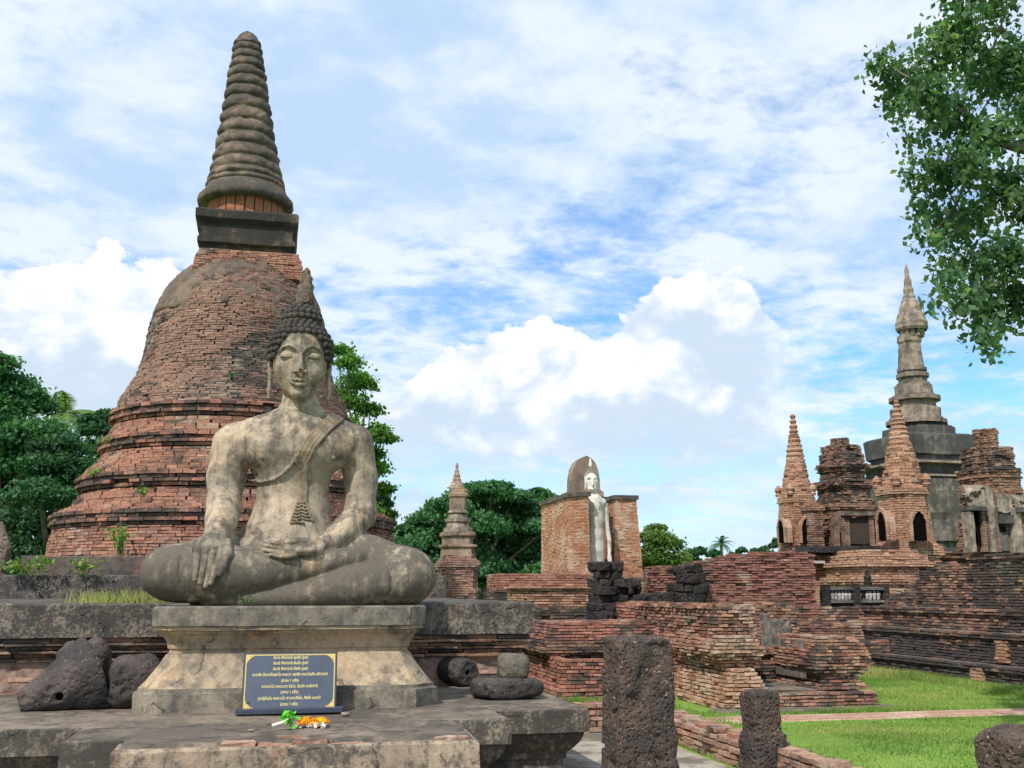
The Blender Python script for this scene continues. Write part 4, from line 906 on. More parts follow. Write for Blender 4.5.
def long_wall():
    Y = 22.0; z = lambda py: Zp(740, py, Y)
    r = thing('brick_wall', (Xp(740, 600, Y), Y, 0), 'long crumbling dark red brick wall rising to the right before the small towers', 'wall')
    xs = [662, 686, 716, 770, 812]; tops = [564, 562, 556, 548.5, 549]
    b_ = Bricks(); X0, X1 = Xp(662, 580, Y), Xp(816, 580, Y)
    xt = [Xp(x, 560, Y) for x in xs]; zt = [Zp(x, t, Y) for x, t in zip(xs, tops)]
    def keep(C):
        top = np.interp(C[:, 0], xt, zt)-.16*np.clip(fbm(C[:, 0]*1.6, 0, 0, 3, 8)-.3, 0, 1)
        return (C[:, 2] < top) & (vnoise(C[:, 0]*4, C[:, 1]*4, C[:, 2]*8, 4) < .9)
    b_.walls(rect(X0, X1, Y, Y+1.2), [(0, 0), (0, max(zt)+.05)], h=.055, L=.24, keep=keep, proud=.02, jit=.008); b_.build('courses', M['long_brick'], r)
    c = MB(); pts = []
    for x in np.linspace(X0+.05, X1-.05, 30):
        t_ = np.interp(x, xt, zt)-.10; pts.append([(x, Y+.05, 0), (x, Y+.05, t_), (x, Y+1.1, t_), (x, Y+1.1, 0)])
    c.grid(np.array(pts)); c.build('mortar_core', M['mortar'], r)
    bk = MB(); k = 0
    for (xa, xb, ya, yb) in [(678, 690, 566, 574), (690, 709, 565, 573), (679, 700, 574, 583), (700, 709, 573, 584), (672, 688, 583, 592), (688, 697, 583, 592), (697, 711, 584, 594), (676, 692, 592, 603), (692, 710, 594, 603), (662, 676, 592, 603)]:
        A, B = Xp(xa, 580, Y-.3), Xp(xb, 580, Y-.3); C, D = Zp(690, yb, Y-.1), Zp(690, ya, Y-.1); rough_block(bk, ((A+B)/2, Y+.10, (C+D)/2), ((B-A)/2, .20, (D-C)/2), seed=60+k, amp=.10, power=11, n=6, fr=4.5); k += 1
    for i in range(6): rough_block(bk, (Xp(664+9*i, 600, Y-.3), Y+.08, Zp(690, 603, Y-.3)/2), (.2, .22, Zp(690, 603, Y-.3)/2), seed=70+i, power=6)
    bk.build('laterite_doorway', M['laterite_black'], r, smooth=True)
    # darker wall and mouldings that run on to the right below the towers
    Y2 = 21.2; r2 = thing('lower_wall', (Xp(800, 610, Y2), Y2, 0), 'low blackened brick wall running under the white frieze panel', 'wall')
    ruin(r2, 'wall', rect(Xp(728, 610, Y2), Xp(890, 610, Y2), Y2, Y2+1.0), [(0, 0), (0, Zp(780, 598, Y2)-.0)], 'brown_dark', h=.06, L=.26, seed=43, rag=.28, fr=.9, core='mortar_dark')
    Y3 = 19.6; r3 = thing('stepped_rubble', (Xp(820, 640, Y3), Y3, 0), 'stepped dark brick rubble beside the leaning pier', 'ruin')
    ruin(r3, 'low_step', rect(Xp(783, 640, Y3), Xp(905, 640, Y3), Y3, Y3+1.4), [(0, 0), (0, Zp(830, 640, Y3))], 'dark_brick', h=.06, L=.26, seed=47, rag=.12, core='mortar_dark', floor=True)
    ruin(r3, 'high_step', rect(Xp(800, 620, Y3+.9), Xp(905, 620, Y3+.9), Y3+.9, Y3+1.6), [(0, 0), (0, Zp(850, 617, Y3+.9))], 'wall_brick', h=.06, L=.26, seed=48, rag=.25, fr=1.6, floor=True)
M['long_brick'] = brick_mat('long_brick', [(0.13, 0.062, 0.05), (0.22, 0.10, 0.075), (0.30, 0.135, 0.10), (0.26, 0.135, 0.105), (0.35, 0.17, 0.125), (0.18, 0.09, 0.07)], 0.45, 0.9, 0.16, (3, 3, 1))
M['brown_dark'] = brick_mat('brown_dark', RED[:4]+BRN[:3], 0.66, 0.7, 0.2, (8, 3, 1))
long_wall()

# stepped dark terrace on the right, its long side running towards the camera
def stepped_terrace():
    xw = 11.95; Y0, Y1 = 11.5, 22.6
    r = thing('stepped_terrace', (xw+2, 17, 0), 'stepped black-stained brick terrace above the lawn at the right edge', 'terrace')
    lev = [(0, .36, 0), (.36, .88, .34), (.88, 1.28, .78), (1.28, 2.30, 1.25)]
    for i, (za, zb, o) in enumerate(lev):
        y1 = (22.6, 22.2, 21.4, 19.9)[i]; poly = rect(xw+o, 22, Y0+o, y1)
        rag = (.04, .05, .06, .30)[i]
        ruin(r, 'tier', poly, [(0, za-.06), (0, zb-.13), (.05, zb-.12), (.05, zb)], ('terrace_brick', 'terrace_brick', 'terrace_brick', 'dark_top')[i], core='mortar_dark', h=.055, L=.19, seed=51+i, rag=rag, fr=.7, floor=None)
        t_ = MB(); X, Y = np.meshgrid(np.linspace(xw+o+.02, xw+o+.6, 7), np.linspace(Y0+o, y1-.1, 90), indexing='ij'); t_.grid(np.stack([X, Y, zb-.012+.03*(fbm(X*3, Y*3, 0*X, 3, i)-.5)-(rag*.7 if i == 3 else 0)], -1)); t_.build('ledge_top', M['ledge'], r)
    ruin(r, 'broken_end', rect(xw+1.25, 16, 19.95, 21.3), [(0, 1.2), (0, 1.85)], 'dark_top', core='mortar_dark', h=.055, L=.19, seed=58, rag=.45, fr=1.5, cut=lambda C: C[:, 2] < 1.85-.42*(C[:, 1]-19.95), corez=1.3)
    pil = MB()
    for (py0, py1, o, za, zb) in [(0, 0, .05, 0, .30), (0, 0, -.2, .36, .84)]:
        pass
    for k, (o, za, zb) in enumerate([(0, .02, .3), (.34, .38, .82)]):
        b_ = Bricks(); yq = 16.35-k*.25; n = int((zb-za)/.055)
        for j in range(n): b_.line((xw+o-.05, yq+.16), (xw+o-.05, yq-.16), za+(j+.5)*.055, .055, L=.2, depth=.15, phase=.5*(j % 2))
        b_.build('pilaster', M['orange_brick'], r)
    pl = MB(); za, zb = 1.0, 1.78; x = xw+.74
    pl.box((x+.9, 13.9, (za+zb)/2), (.95, 1.55, (zb-za)/2), jit=.01); pl.build('plastered_block', M['block_brick'], r)
    pc = MB(); pc.box((x+.9, 13.9, zb+.07), (1.05, 1.62, .06), jit=.02); pc.build('block_cap', M['black_wall'], r)
t = new_mat('block_brick', 0.95)
sp_ = t.new('ShaderNodeSeparateXYZ'); t.l.new(t.pos, sp_.inputs[0]); cb_ = t.new('ShaderNodeCombineXYZ'); t.set(cb_.inputs[0], t.math('ADD', sp_.outputs[0], sp_.outputs[1])); t.set(cb_.inputs[1], sp_.outputs[2])
br = t.new('ShaderNodeTexBrick'); t.set(br.inputs['Vector'], cb_.outputs[0]); br.inputs['Scale'].default_value = 1; br.inputs['Brick Width'].default_value = .26; br.inputs['Row Height'].default_value = .06; br.inputs['Mortar Size'].default_value = .006
br.inputs['Color1'].default_value = (0.42, 0.29, 0.20, 1); br.inputs['Color2'].default_value = (0.34, 0.22, 0.15, 1); br.inputs['Mortar'].default_value = (0.22, 0.17, 0.13, 1)
n = t.noise(t.pos, 1.7, 4, .6); t.l.new(t.mix(t.step(n, .45, .65), br.outputs[0], (0.46, 0.38, 0.29)), t.bs.inputs['Base Color']); bump(t, br.outputs['Fac'], -.4, .01); M['block_brick'] = t.m
M['ledge'] = stucco_mat('ledge', (0.24, 0.17, 0.13), (0.16, 0.125, 0.10), 0.55, (0.05, 0.046, 0.043), 0.0, 1.5, (1, 9, 9), 0.0, None, 0.5)
M['terrace_brick'] = brick_mat('terrace_brick', BRN+RED[:4], 1.0, 0.45, 0.5, (4, 3, 7), (0.036, 0.037, 0.039))
M['dark_top'] = brick_mat('dark_top', BRN+ORG[1:4], 0.86, 0.55, 0.35, (5, 3, 7), (0.035, 0.036, 0.037))
stepped_terrace()

# low laid-brick wall beside the paving, with its laterite posts
def low_wall():
    r = thing('low_brick_wall', (4.3, 10.5, 0), 'low rough brick kerb wall running between the laterite posts beside the paving', 'wall')
    b_ = Bricks(); xw = 4.22
    def keep(C): return C[:, 2] < .30-.10*np.clip(fbm(C[:, 1]*1.4, C[:, 0], 0, 3, 5)-.3, 0, 1)*2-.10*(C[:, 1] > 11.6)*0
    b_.walls(rect(xw, xw+.36, 7.7, 11.9), [(0, 0), (0, .30)], h=.06, L=.22, keep=keep, proud=.014, jit=.009); b_.floor(xw, xw+.36, 7.7, 11.9, .275, L=.18, W=.2, keep=lambda C: rng.random(len(C)) < .9); b_.build('long_side', M['low_brick'], r)
    c = MB(); mould(c, rect(xw+.06, xw+.3, 7.75, 11.85), [(0, 0), (0, .20)]); c.build('mortar_core', M['mortar'], r)
    b2 = Bricks(); b2.walls(rect(2.9, xw+.3, 11.95, 12.25), [(0, 0), (0, .32)], h=.06, L=.22, proud=.014, jit=.009); b2.floor(2.9, xw+.3, 11.95, 12.25, .325, L=.2, W=.15); b2.build('short_side', M['low_brick'], r)
    c = MB(); mould(c, rect(2.95, xw+.25, 12.0, 12.2), [(0, 0), (0, .27)]); c.build('mortar_core', M['mortar'], r)
M['low_brick'] = brick_mat('low_brick', [(0.16, 0.085, 0.06), (0.27, 0.135, 0.09), (0.36, 0.19, 0.125), (0.30, 0.19, 0.14), (0.42, 0.26, 0.18), (0.22, 0.125, 0.095)], 0.42, 1.3, 0.3, (5, 1, 3))
low_wall()

def laterite_post(name, label, c, half, zt, rz, seed, flare=0.0, round_=7.0, dome=0.0, band=None):
    n = 44; S = Sculpt((c[0]-half-.25, c[1]-half-.25, -.06), (c[0]+half+.25, c[1]+half+.25, zt+.12), .0175)
    x, y, z = np.meshgrid(*S.ax, indexing='ij')
    cz, sz = cos(rz), sin(rz); X = (x-c[0])*cz+(y-c[1])*sz; Y = -(x-c[0])*sz+(y-c[1])*cz
    w = half+flare*np.clip(1-z/zt, 0, 1)
    if band: w = w+band[1]*(z < band[0])
    d = ((np.abs(X)/w)**round_+(np.abs(Y)/w)**round_)**(1/round_)*w-w
    rr = .03; top = z-(zt-dome*((X/half)**2+(Y/half)**2)); a = np.maximum(d+rr, 0); b_ = np.maximum(top+rr, 0)
    d = np.sqrt(a*a+b_*b_)+np.minimum(np.maximum(d+rr, top+rr), 0)-rr
    kn = min(1, half/.3); d = d+kn*.04*(fbm(x*3, y*3, z*3, 3, seed)-.5)+kn*.06*(fbm(x*13, y*13, z*13, 3, seed+5)-.5)
    v = vnoise(x*17, y*17, z*17, seed+9); d = d+kn*.055*np.clip(v-.58, 0, 1)*2
    S.F = np.maximum(d, -.04-z).astype(np.float32); S.F[0] = S.F[-1] = 1; S.F[:, 0] = S.F[:, -1] = 1; S.F[:, :, 0] = S.F[:, :, -1] = 1
    m = MB(); V, Q = S.mesh(); m.add(V, Q); o = m.build(name, M['laterite'], None, smooth=True, loc=(c[0], c[1], 0)); tag(o, label, 'pillar', 'laterite pillars beside the paving'); return o
def posts():
    def span(p0, p1, Y):
        b_ = Xp(p1, 700, Y); h = .25
        for _ in range(12): a = Xp(p0, 700, Y+2*h); h = .6*h+.4*max(.08, (b_-a)/2)
        return b_-2*h, b_, h
    Y = 8.15; a, b_, h = span(601, 676, Y)
    laterite_post('laterite_pillar', 'tallest dark pitted laterite pillar at centre, flat topped, beside the platform corner', ((a+b_)/2, Y+h, 0), h*.97, Zp(638, 639, Y), .03, 3, .02, 14.0)
    Y = 8.55; a, b_, h = span(738, 783, Y)
    laterite_post('laterite_pillar', 'shorter pitted laterite post standing in the low brick kerb wall', ((a+b_)/2, Y+h, 0), h*.98, Zp(760, 690, Y), .1, 8, .0, 6, .02, (Zp(760, 734, Y), .025))
    Y = 6.3; a, b_, h = span(965, 1060, Y)
    laterite_post('laterite_pillar', 'squat round-shouldered laterite stump in the lawn at the bottom right corner', ((a+b_)/2, Y+h, 0), h, Zp(1000, 729, Y), .25, 13, .01, 4.5, .06)
posts()
# ------------------------------------------------------------------ towers and shrines farther off
def rprof(ax, ay, pts, half=True):
    """outline pixels -> (half width, height) about the axis, for a square body seen obliquely"""
    out = []
    for px, py in pts:
        r, z = sil(ax, ay, px, py); out.append((r, z))
    for i in range(1, len(out)): out[i] = (out[i][0], max(out[i][1], out[i-1][1]+1e-3))
    return out
def ridged(prof, n, amp):
    out = []
    for (r0, z0), (r1, z1) in zip(prof[:-1], prof[1:]):
        for k in range(n):
            t = k/n; out.append((r0+(r1-r0)*t+amp*(.5+.5*cos(2*pi*(t-.5))), z0+(z1-z0)*t))
    out.append(prof[-1]); return out
def stacked(mb, cx, cy, prof, k=.72, d=.16, n=1, disp=None, sub=.25):
    """prof is (silhouette radius, z); plan is a re-entrant square whose seen half-width is that radius"""
    h0 = max(r for r, _ in prof)*k
    poly = redent(h0, h0, h0*d, n, cx, cy); mould(mb, poly, [((r*k-h0), z) for r, z in prof], cap=True, sub=sub, disp=disp)
def arch_niche(root, c, face, w, h, depth, mat, shade_black, frame=.06):
    """pointed frame on a wall, filled with a sheet painted as recess shade; face 'y' looks to -Y, face 'x' looks to -X"""
    pts = [(-w/2, 0), (w/2, 0), (w/2, h*.62), (w*.30, h*.86), (0, h), (-w*.30, h*.86), (-w/2, h*.62)]
    P3 = (lambda a, z, d: (c[0]+a, c[1]+d, c[2]+z)) if face == 'y' else (lambda a, z, d: (c[0]+d, c[1]-a, c[2]+z))
    fr = MB(); n = len(pts); outp = [(a*(1+2*frame/w) if z < h*.9 else a, (z*(1+frame/h*1.8) if z > 0 else 0)) for a, z in pts]
    for i in range(n):
        if i == 0: continue
        j = (i+1) % n
        q = [P3(*pts[i], -.07), P3(*pts[j], -.07), P3(*outp[j], -.07), P3(*outp[i], -.07), P3(*pts[i], depth), P3(*pts[j], depth), P3(*outp[j], .0), P3(*outp[i], .0)]
        fr.add(q, [[0, 1, 2, 3], [1, 0, 4, 5], [3, 2, 6, 7]])
    o = fr.build('niche_frame', M['course_orange'], root)
    v = MB(); v.add([P3(a, z, -.02) for a, z in pts], [list(range(n))]); v.build('niche_shade', shade_black, o)  # flat sheet on an unbroken wall; the dark of the recess is painted

M['skin_stucco'] = stucco_mat('skin_stucco', (0.36, 0.30, 0.24), (0.20, 0.17, 0.14), 0.80, (0.045, 0.043, 0.041), 0.8, 0.9, (3, 1, 5), 0.4, None, 0.5, crack=.8, speck=.4)
def main_prang():
    Y = 36.0; ax = Xp(917, 420, Y); base_z = 0
    r = thing('lotus_tower', (ax, Y, 0), 'tallest grey stone lotus-bud tower with thin spire and blackened square base', 'tower')
    R = lambda pts: rprof(ax, Y, pts)
    right = lambda pts: R(pts)
    body = R([(866, 600), (866, 500), (866, 494), (870, 493.5), (870, 487), (866, 486), (866, 470), (870, 469), (870, 462), (866, 461), (864, 449), (863, 443), (866, 441), (880, 440), (880, 431), (886, 430), (886, 427)])
    body = [(b_[0], b_[1]) for b_ in body]; body[0] = (body[0][0], 0)
    m = MB(); stacked(m, ax, Y, fine(body, .5), k=.80, d=.10, n=2, disp=rough_disp(.16, .9, 4), sub=.6); m.build('base', M['grey_stucco'], r)
    hb = max(r for r, _ in body)*.80; pb_ = redent(hb, hb, hb*.10, 2, ax, Y); zt = lambda py: Zp(880, py, Y-hb)
    for (ya, yb, o, mt) in [(461, 459, .10, 'pale_stucco'), (475, 473, .10, 'pale_stucco')]:
        m = MB(); mould(m, pb_, [(o-.3, zt(ya)), (o, zt(ya)+.01), (o, zt(yb)), (o-.3, zt(yb)+.05)], cap=False, sub=.5, disp=rough_disp(.09, 1.2, int(ya))); m.build('cornice_band', M[mt], r)
    m = MB(); mould(m, pb_, fine([(0, zt(540)), (0, zt(476))], .25), cap=False, sub=.3, disp=lambda p: p+np.stack([.0*p[..., 0], .0*p[..., 0], 0*p[..., 0]], -1)+np.where((fbm(p[..., 0]*.9, p[..., 1]*.9, p[..., 2]*.6, 4, 17) > .50)[..., None], 1, -1)*np.stack([.05*np.sign(p[..., 0]-ax), .05*np.sign(p[..., 1]-Y), 0*p[..., 0]], -1)); m.build('plaster_skin', M['skin_stucco'], r)
    mid = R([(888, 427), (888, 422), (891, 419), (893, 411), (895, 406), (891, 404), (891, 399), (895, 396), (897, 389), (896, 385), (900, 383), (899, 377), (898, 372), (900, 370)])
    mid2 = [mid[0]]; q = mid[0][1]; kk = 0
    while q < mid[-1][1]-.02:
        q2 = min(mid[-1][1], q+(.16, .10, .22)[kk % 3]); o = prof_at(mid, (q+q2)/2)+(.07, -.05, .01)[kk % 3]; mid2 += [(o, q+1e-3), (o, q2)]; q = q2; kk += 1
    m = MB(); m.lathe(fine(mid2, .2), ax-.05, Y, 28, disp=lambda x, y, z: .12*(fbm(x, y, z*2, 4, 6)-.5)); m.build('lotus_tiers', M['tower_stucco'], r)
    sh = R([(900.5, 371), (900.5, 345), (899, 343), (899, 337), (901, 336), (901, 332), (897, 329)]); m = MB(); stacked(m, ax-.08, Y, fine(sh, .3), k=.86, d=.14, n=2, disp=rough_disp(.08, 1.6, 4), sub=.3); m.build('shaft', M['tower_stucco'], r)
    bd = R([(897.5, 331), (896.5, 327), (897.5, 321), (900, 312), (902, 303), (903.5, 300), (905, 294), (905.8, 286), (907, 276), (907.5, 265)]); bd = [(max(a-.0, .03), z) for a, z in bd]
    axb = ax-.0; tipx = Xp(907, 268, Y); bd2 = []
    for (hw, py) in [(12.5, 331), (13.5, 326), (12.5, 320), (9.5, 311), (7.0, 303), (5.2, 299), (4.2, 294), (3.2, 286), (1.8, 276), (.6, 265)]: bd2.append((max(.02, hw*(Xp(908, py, Y)-Xp(907, py, Y))), Zp(907, py, Y)))
    ln = (Xp(906, 265, Y)-Xp(912, 331, Y))/(Zp(907, 265, Y)-Zp(907, 331, Y)); tipx = Xp(912, 331, Y)
    m = MB(); m.lathe(ridged(bd2, 6, .03), tipx, Y, 28, lean=(ln, 0), zref=bd2[0][1]); m.build('lotus_bud', M['tower_stucco'], r)
    for sx in (-1, 1):
        for k in range(2):
            pass
    an = MB()
    for k in range(12):
        th = 2*pi*k/12; c = (tipx+.36*cos(th)*1.0, Y+.36*sin(th), Zp(907, 337, Y)); an.tube([c, (c[0]+.06*cos(th), c[1]+.06*sin(th), c[2]+.26), (c[0]-.0*cos(th), c[1]-.0*sin(th), c[2]+.55)], [.10, .09, .01], 5)
    an.build('antefix_crown', M['pale_stucco'], r)
main_prang()

def small_spire(name, label, Y, axpx, spire, body, mat, niches, group, k=.84, band=True):
    ax = Xp(axpx, 520, Y); r = thing(name, (ax, Y, 0), label, 'stupa', group)
    sx = Xp(spire[-1][0], spire[-1][1], Y)
    b_ = Bricks(); body_p = rprof(ax, Y, body); body_p[0] = (body_p[0][0], 0 if body_p[0][1] < 2.6 else body_p[0][1])
    h0 = max(q for q, _ in body_p)*k; poly = redent(h0, h0, h0*.12, 2, ax, Y); pr = [(q*k-h0, z) for q, z in body_p]
    b_.walls(poly, pr, h=.07, L=.24, proud=.011, jit=.007); bo = b_.build('body', M[mat], r)
    c = MB(); mould(c, poly, [(o-.08, z) for o, z in pr]); c.build('mortar_core', M['mortar'], bo)
    prof = [(max(.02, sx-Xp(px_, py, Y)), Zp(spire[-1][0], py, Y)) for px_, py in spire[:-1]]; m = MB()
    pf = []
    for (r0, z0), (r1, z1) in zip(prof[:-1], prof[1:]): pf += [(r0, z0), ((r0+r1)/2, (z0+z1)/2)]
    pf.append(prof[-1]); m.lathe(ridged(pf, 6, .045), sx, Y, 24, disp=lambda x, y, z: .07*(fbm(x*4, y*4, z*4, 3, 3)-.5)); so = m.build('spire', M['course_orange'], r)
    sb = Bricks(); z = pf[0][1]
    rp = ridged(pf, 6, .05)
    for (r0, z0), (r1, z1) in zip(pf[:-1], pf[1:]):
        if r0 < .16: continue
        n_ = max(2, int((z1-z0)/.07)); hh = (z1-z0)/n_
        for q in range(n_):
            t_ = (q+.5)/n_; rr_ = r0+(r1-r0)*t_+.13*(1-abs(2*((2*t_)%1)-1))*min(1, r0*2)-.05; sb.ring(sx, Y, [(rr_, z0+q*hh), (rr_, z0+(q+.999)*hh)], h=hh, L=.2, depth=.12, proud=.012, jit=.01, keep=lambda C: rng.random(len(C)) < .85)
    sb.build('spire_bricks', M['orange_brick'], so)
    for (px_, py0, py1, w, face) in niches:
        if face == 'y':
            yy = Y-h0+.02; x = Xp(px_, py0, yy); arch_niche(r, (x, yy-.02, Zp(px_, py1, yy)), 'y', w, Zp(px_, py0, yy)-Zp(px_, py1, yy), .25, M[mat], M['shade_black'])
        else:
            xx = ax-h0; ry = ray(px_, py0); t = xx/ry[0]; yy = ry[1]*t; z0 = EYE+ray(px_, py1)[2]*t; z1 = EYE+ry[2]*t; arch_niche(r, (xx-.01, yy, z0), 'x', w, z1-z0, .25, M[mat], M['shade_black'])
    cz = body_p[-1][1]
    return r, ax, body_p[-1][0]*k*1.25, cz
M['spire_brick'] = stucco_mat('spire_brick', (0.42, 0.235, 0.145), (0.33, 0.19, 0.125), 0.32, (0.09, 0.065, 0.05), 0.2, 1.4, (3, 2, 7), 0.3, (0.46, 0.28, 0.17), 0.6)
def corner_buds(r, ax, Y, h0, z, mat, hgt=.75, s=.5):
    for sx in (-1, 1):
        for sy in (-1, 1):
            m = MB(); m.lathe([(.20, 0), (.24, .12), (.17, .2), (.27, .38), (.24, .55), (.12, .68), (.02, hgt)], 0, 0, 12, disp=lambda x, y, q: .06*(fbm(x*6, y*6, q*6, 2, 2)-.5)); m.v = [v*s+np.array((ax+sx*h0*.66, Y+sy*h0*.66, z-.03)) for v in m.v]; m.build('corner_bud', M['course_orange'], r)
r_, ax_, h_, z_ = small_spire('brick_stupa', 'slim orange brick stupa with a ringed needle spire, leftmost of the right-hand towers', 31.5, 797,
    [(784, 497), (785, 488), (786, 478), (787, 468), (788, 458), (788.8, 448), (789.6, 438), (790.2, 434), (790.8, 424), (791.6, 414), (792.6, 413)],
    [(774, 600), (774, 560), (777.5, 552), (778, 540), (778, 505), (776.5, 503), (776.5, 498), (777.5, 497), (777.5, 495.5)], 'orange_brick',
    [(806, 517, 543, .42, 'y'), (782, 519, 543, .42, 'x')], 'slender brick stupas beside the grey tower')
corner_buds(r_, ax_, 31.5, h_, z_, 'orange_brick')
r_, ax_, h_, z_ = small_spire('brick_stupa', 'orange brick stupa with pointed niches standing in front of the grey lotus-bud tower', 27.0, 904,
    [(886.5, 489), (887.5, 484), (888, 470), (889, 458), (890.5, 446), (891.5, 436), (892.5, 426), (893.2, 418), (894.2, 408), (895, 400), (896, 399)],
    [(862, 640), (864, 600), (868, 585), (868, 577), (872, 572), (870, 566), (872, 560), (868, 556), (870, 548), (875, 543), (876, 538), (876.5, 498), (873, 495), (873, 490), (876, 489.5), (876, 487)], 'orange_brick',
    [(917, 511, 541, .44, 'y'), (882.5, 511, 541, .44, 'x')], 'slender brick stupas beside the grey tower')
corner_buds(r_, ax_, 27.0, h_, z_, 'orange_brick', s=.5)
yb_ = 24.3; zb_ = lambda py: Zp(900, py, yb_)
ruin(r_, 'stepped_base', rect(Xp(862, 590, yb_), Xp(938, 590, yb_), yb_, 27.5), [(.0, 0), (0, zb_(584)), (.09, zb_(583)), (.09, zb_(578)), (-.04, zb_(577)), (-.04, zb_(568)), (.06, zb_(567)), (.06, zb_(562)), (-.14, zb_(561)), (-.14, zb_(555)), (-.28, zb_(553)), (-.28, zb_(549))], 'orange_brick', h=.065, seed=71, proud=.014)

def brick_prang(name, label, Y, axpx, pts, mat, dark, extra=None):
    ax = Xp(axpx, 520, Y); r = thing(name, (ax, Y, 0), label, 'tower', 'blocky brick towers flanking the grey tower')
    pr0 = rprof(ax, Y, pts); pr0[0] = (pr0[0][0], 0); k = 1.0; h0 = max(q for q, _ in pr0)*k; poly = redent(h0, h0, h0*.13, 2, ax, Y)
    zi = pr0[dark][1]; prb = [(q*k-h0, z) for q, z in pr0]
    lo, hi0 = prb[:dark+1], prb[dark:]; hi = [hi0[0]]; zz_ = hi0[0][1]; kk = 0
    while zz_ < hi0[-1][1]-.02:                      # cornices and set-backs one above the other
        z2 = min(hi0[-1][1], zz_+(.17, .30, .12)[kk % 3]); o = prof_at(hi0, (zz_+z2)/2)+(.07, -.05, .02)[kk % 3]; hi += [(o, zz_+1e-3), (o, z2)]; zz_ = z2; kk += 1
    def keep(C): return vnoise(C[:, 0]*2.5, C[:, 1]*2.5, C[:, 2]*4, 11) < .86
    b_ = Bricks(); b_.walls(poly, lo, h=.075, L=.3, proud=.02, jit=.01); bo = b_.build('body', M[mat], r)
    b2 = Bricks(); b2.walls(poly, hi, h=.07, L=.26, proud=.02, jit=.011, keep=keep); bt = b2.build('crown_tiers', M['crown_brick'], r)
    c = MB(); mould(c, poly, [(o-.08, z) for o, z in lo]); c.build('mortar_core', M['mortar_dark'], bo); c = MB(); mould(c, poly, [(o-.09, z) for o, z in hi]); c.build('mortar_core', M['mortar_dark'], bt)
    return r, ax, h0, poly, prb
M['crown_brick'] = brick_mat('crown_brick', BRN+RED[1:3], 0.78, 0.8, 0.42, (3, 8, 1), (0.04, 0.038, 0.037))
Yp = 31.5
r_, ax_, h_, pp_, pb_ = brick_prang('brick_tower', 'brown brick tower with crumbling tiered crown between the two orange stupas', Yp, 845.5,
    [(815, 600), (815, 562), (812, 560), (812, 554), (818, 549), (819, 545), (819.5, 512), (817, 510), (817, 507), (820, 505), (819, 487), (818.5, 484), (821, 482), (821, 470), (819.5, 466), (820, 461), (823, 458), (823, 452), (827, 448), (829, 443), (831, 442), (829.5, 441), (830, 438.5)], 'brown_brick', 9)
m = MB(); m.box((Xp(858, 515, Yp-h_), Yp-h_-.05, Zp(858, 514, Yp-h_)), (.62, .2, .07), jit=.03); m.build('lintel', M['pale_stucco'], r_)
m = MB(); m.box((Xp(858, 530, Yp-h_), Yp-h_-.02, Zp(858, 531, Yp-h_)), (.42, .06, .42)); m.build('blind_door', M['mortar_dark'], r_)
for px_ in (836, 845, 870):
    m = MB(); m.box((Xp(px_, 530, Yp-h_), Yp-h_-.03, Zp(px_, 530, Yp-h_)), (.09, .09, .52), jit=.03); m.build('pilaster', M['course_brown'], r_)
Yq = 26.5
r_, ax_, h_, pp_, pb_ = brick_prang('brick_tower', 'weathered brick tower with white stucco pilasters at the right edge of the view', Yq, 993,
    [(958, 600), (958, 560), (962, 556), (963, 552), (964, 500), (961, 497), (963, 490), (963, 483), (961, 480), (963, 476), (962, 465), (963, 458), (966, 453), (969, 447), (973, 441), (972, 437), (974, 433.5), (973, 433), (974, 430)], 'brown_brick', 9)
yf = Yq-h_
def slabs(items, mat, nm):
    for (xa, xb, ya, yb, dp) in items:
        m = MB(); A, B = Xp(xa, (ya+yb)/2, yf), Xp(xb, (ya+yb)/2, yf); C, D = Zp(xa, yb, yf), Zp(xa, ya, yf)
        mould(m, rect(A, B, yf-dp, yf+.1), fine([(0, C), (0, D)], .15), cap=True, bottom=True, sub=.15, disp=rough_disp(.07, 3, int(xa))); m.build(nm, M[mat], r_)
slabs([(965, 970, 512, 552, .22), (985, 990.5, 490, 552, .2), (1009, 1015, 508, 553, .30)], 'pale_stucco', 'stucco_pilaster')
for (xa, xb, ya, yb) in [(964, 993, 484, 512), (993, 1010, 494, 514), (1010, 1030, 494, 512)]:
    m = MB(); Xg, Zg = np.meshgrid(np.linspace(Xp(xa, ya, yf), Xp(xb, ya, yf), 40), np.linspace(Zp(xa, yb, yf), Zp(xa, ya, yf), 30), indexing='ij'); ex = np.minimum(1, 4*np.minimum((Xg-Xg.min())/np.ptp(Xg), (Xg.max()-Xg)/np.ptp(Xg)))*np.minimum(1, 4*np.minimum((Zg-Zg.min())/np.ptp(Zg), (Zg.max()-Zg)/np.ptp(Zg)))
    m.grid(np.stack([Xg, yf-.05-np.clip((fbm(Xg*2.6, Zg*2.6, 0*Xg, 4, int(xa))-.62+.22*ex)*1.4, -.25, .12), Zg], -1)); m.build('stucco_patch', M['pale_stucco'], r_)
slabs([(971, 979, 510, 545, -.02+.06)], 'shade_black', 'niche_shade'); slabs([(996, 1008, 532, 551, .06)], 'dark_stucco', 'blocked_door'); slabs([(980, 984, 508, 552, .12), (991, 995, 492, 552, .16), (1016, 1026, 512, 552, .2)], 'course_brown', 'brick_pilaster')  # first slab is painted black to stand for shade in a recess
slabs([(964, 980, 507, 511, .3), (994, 1012, 515, 524, .25), (1008, 1022, 508, 513, .42)], 'dark_stucco', 'cornice')

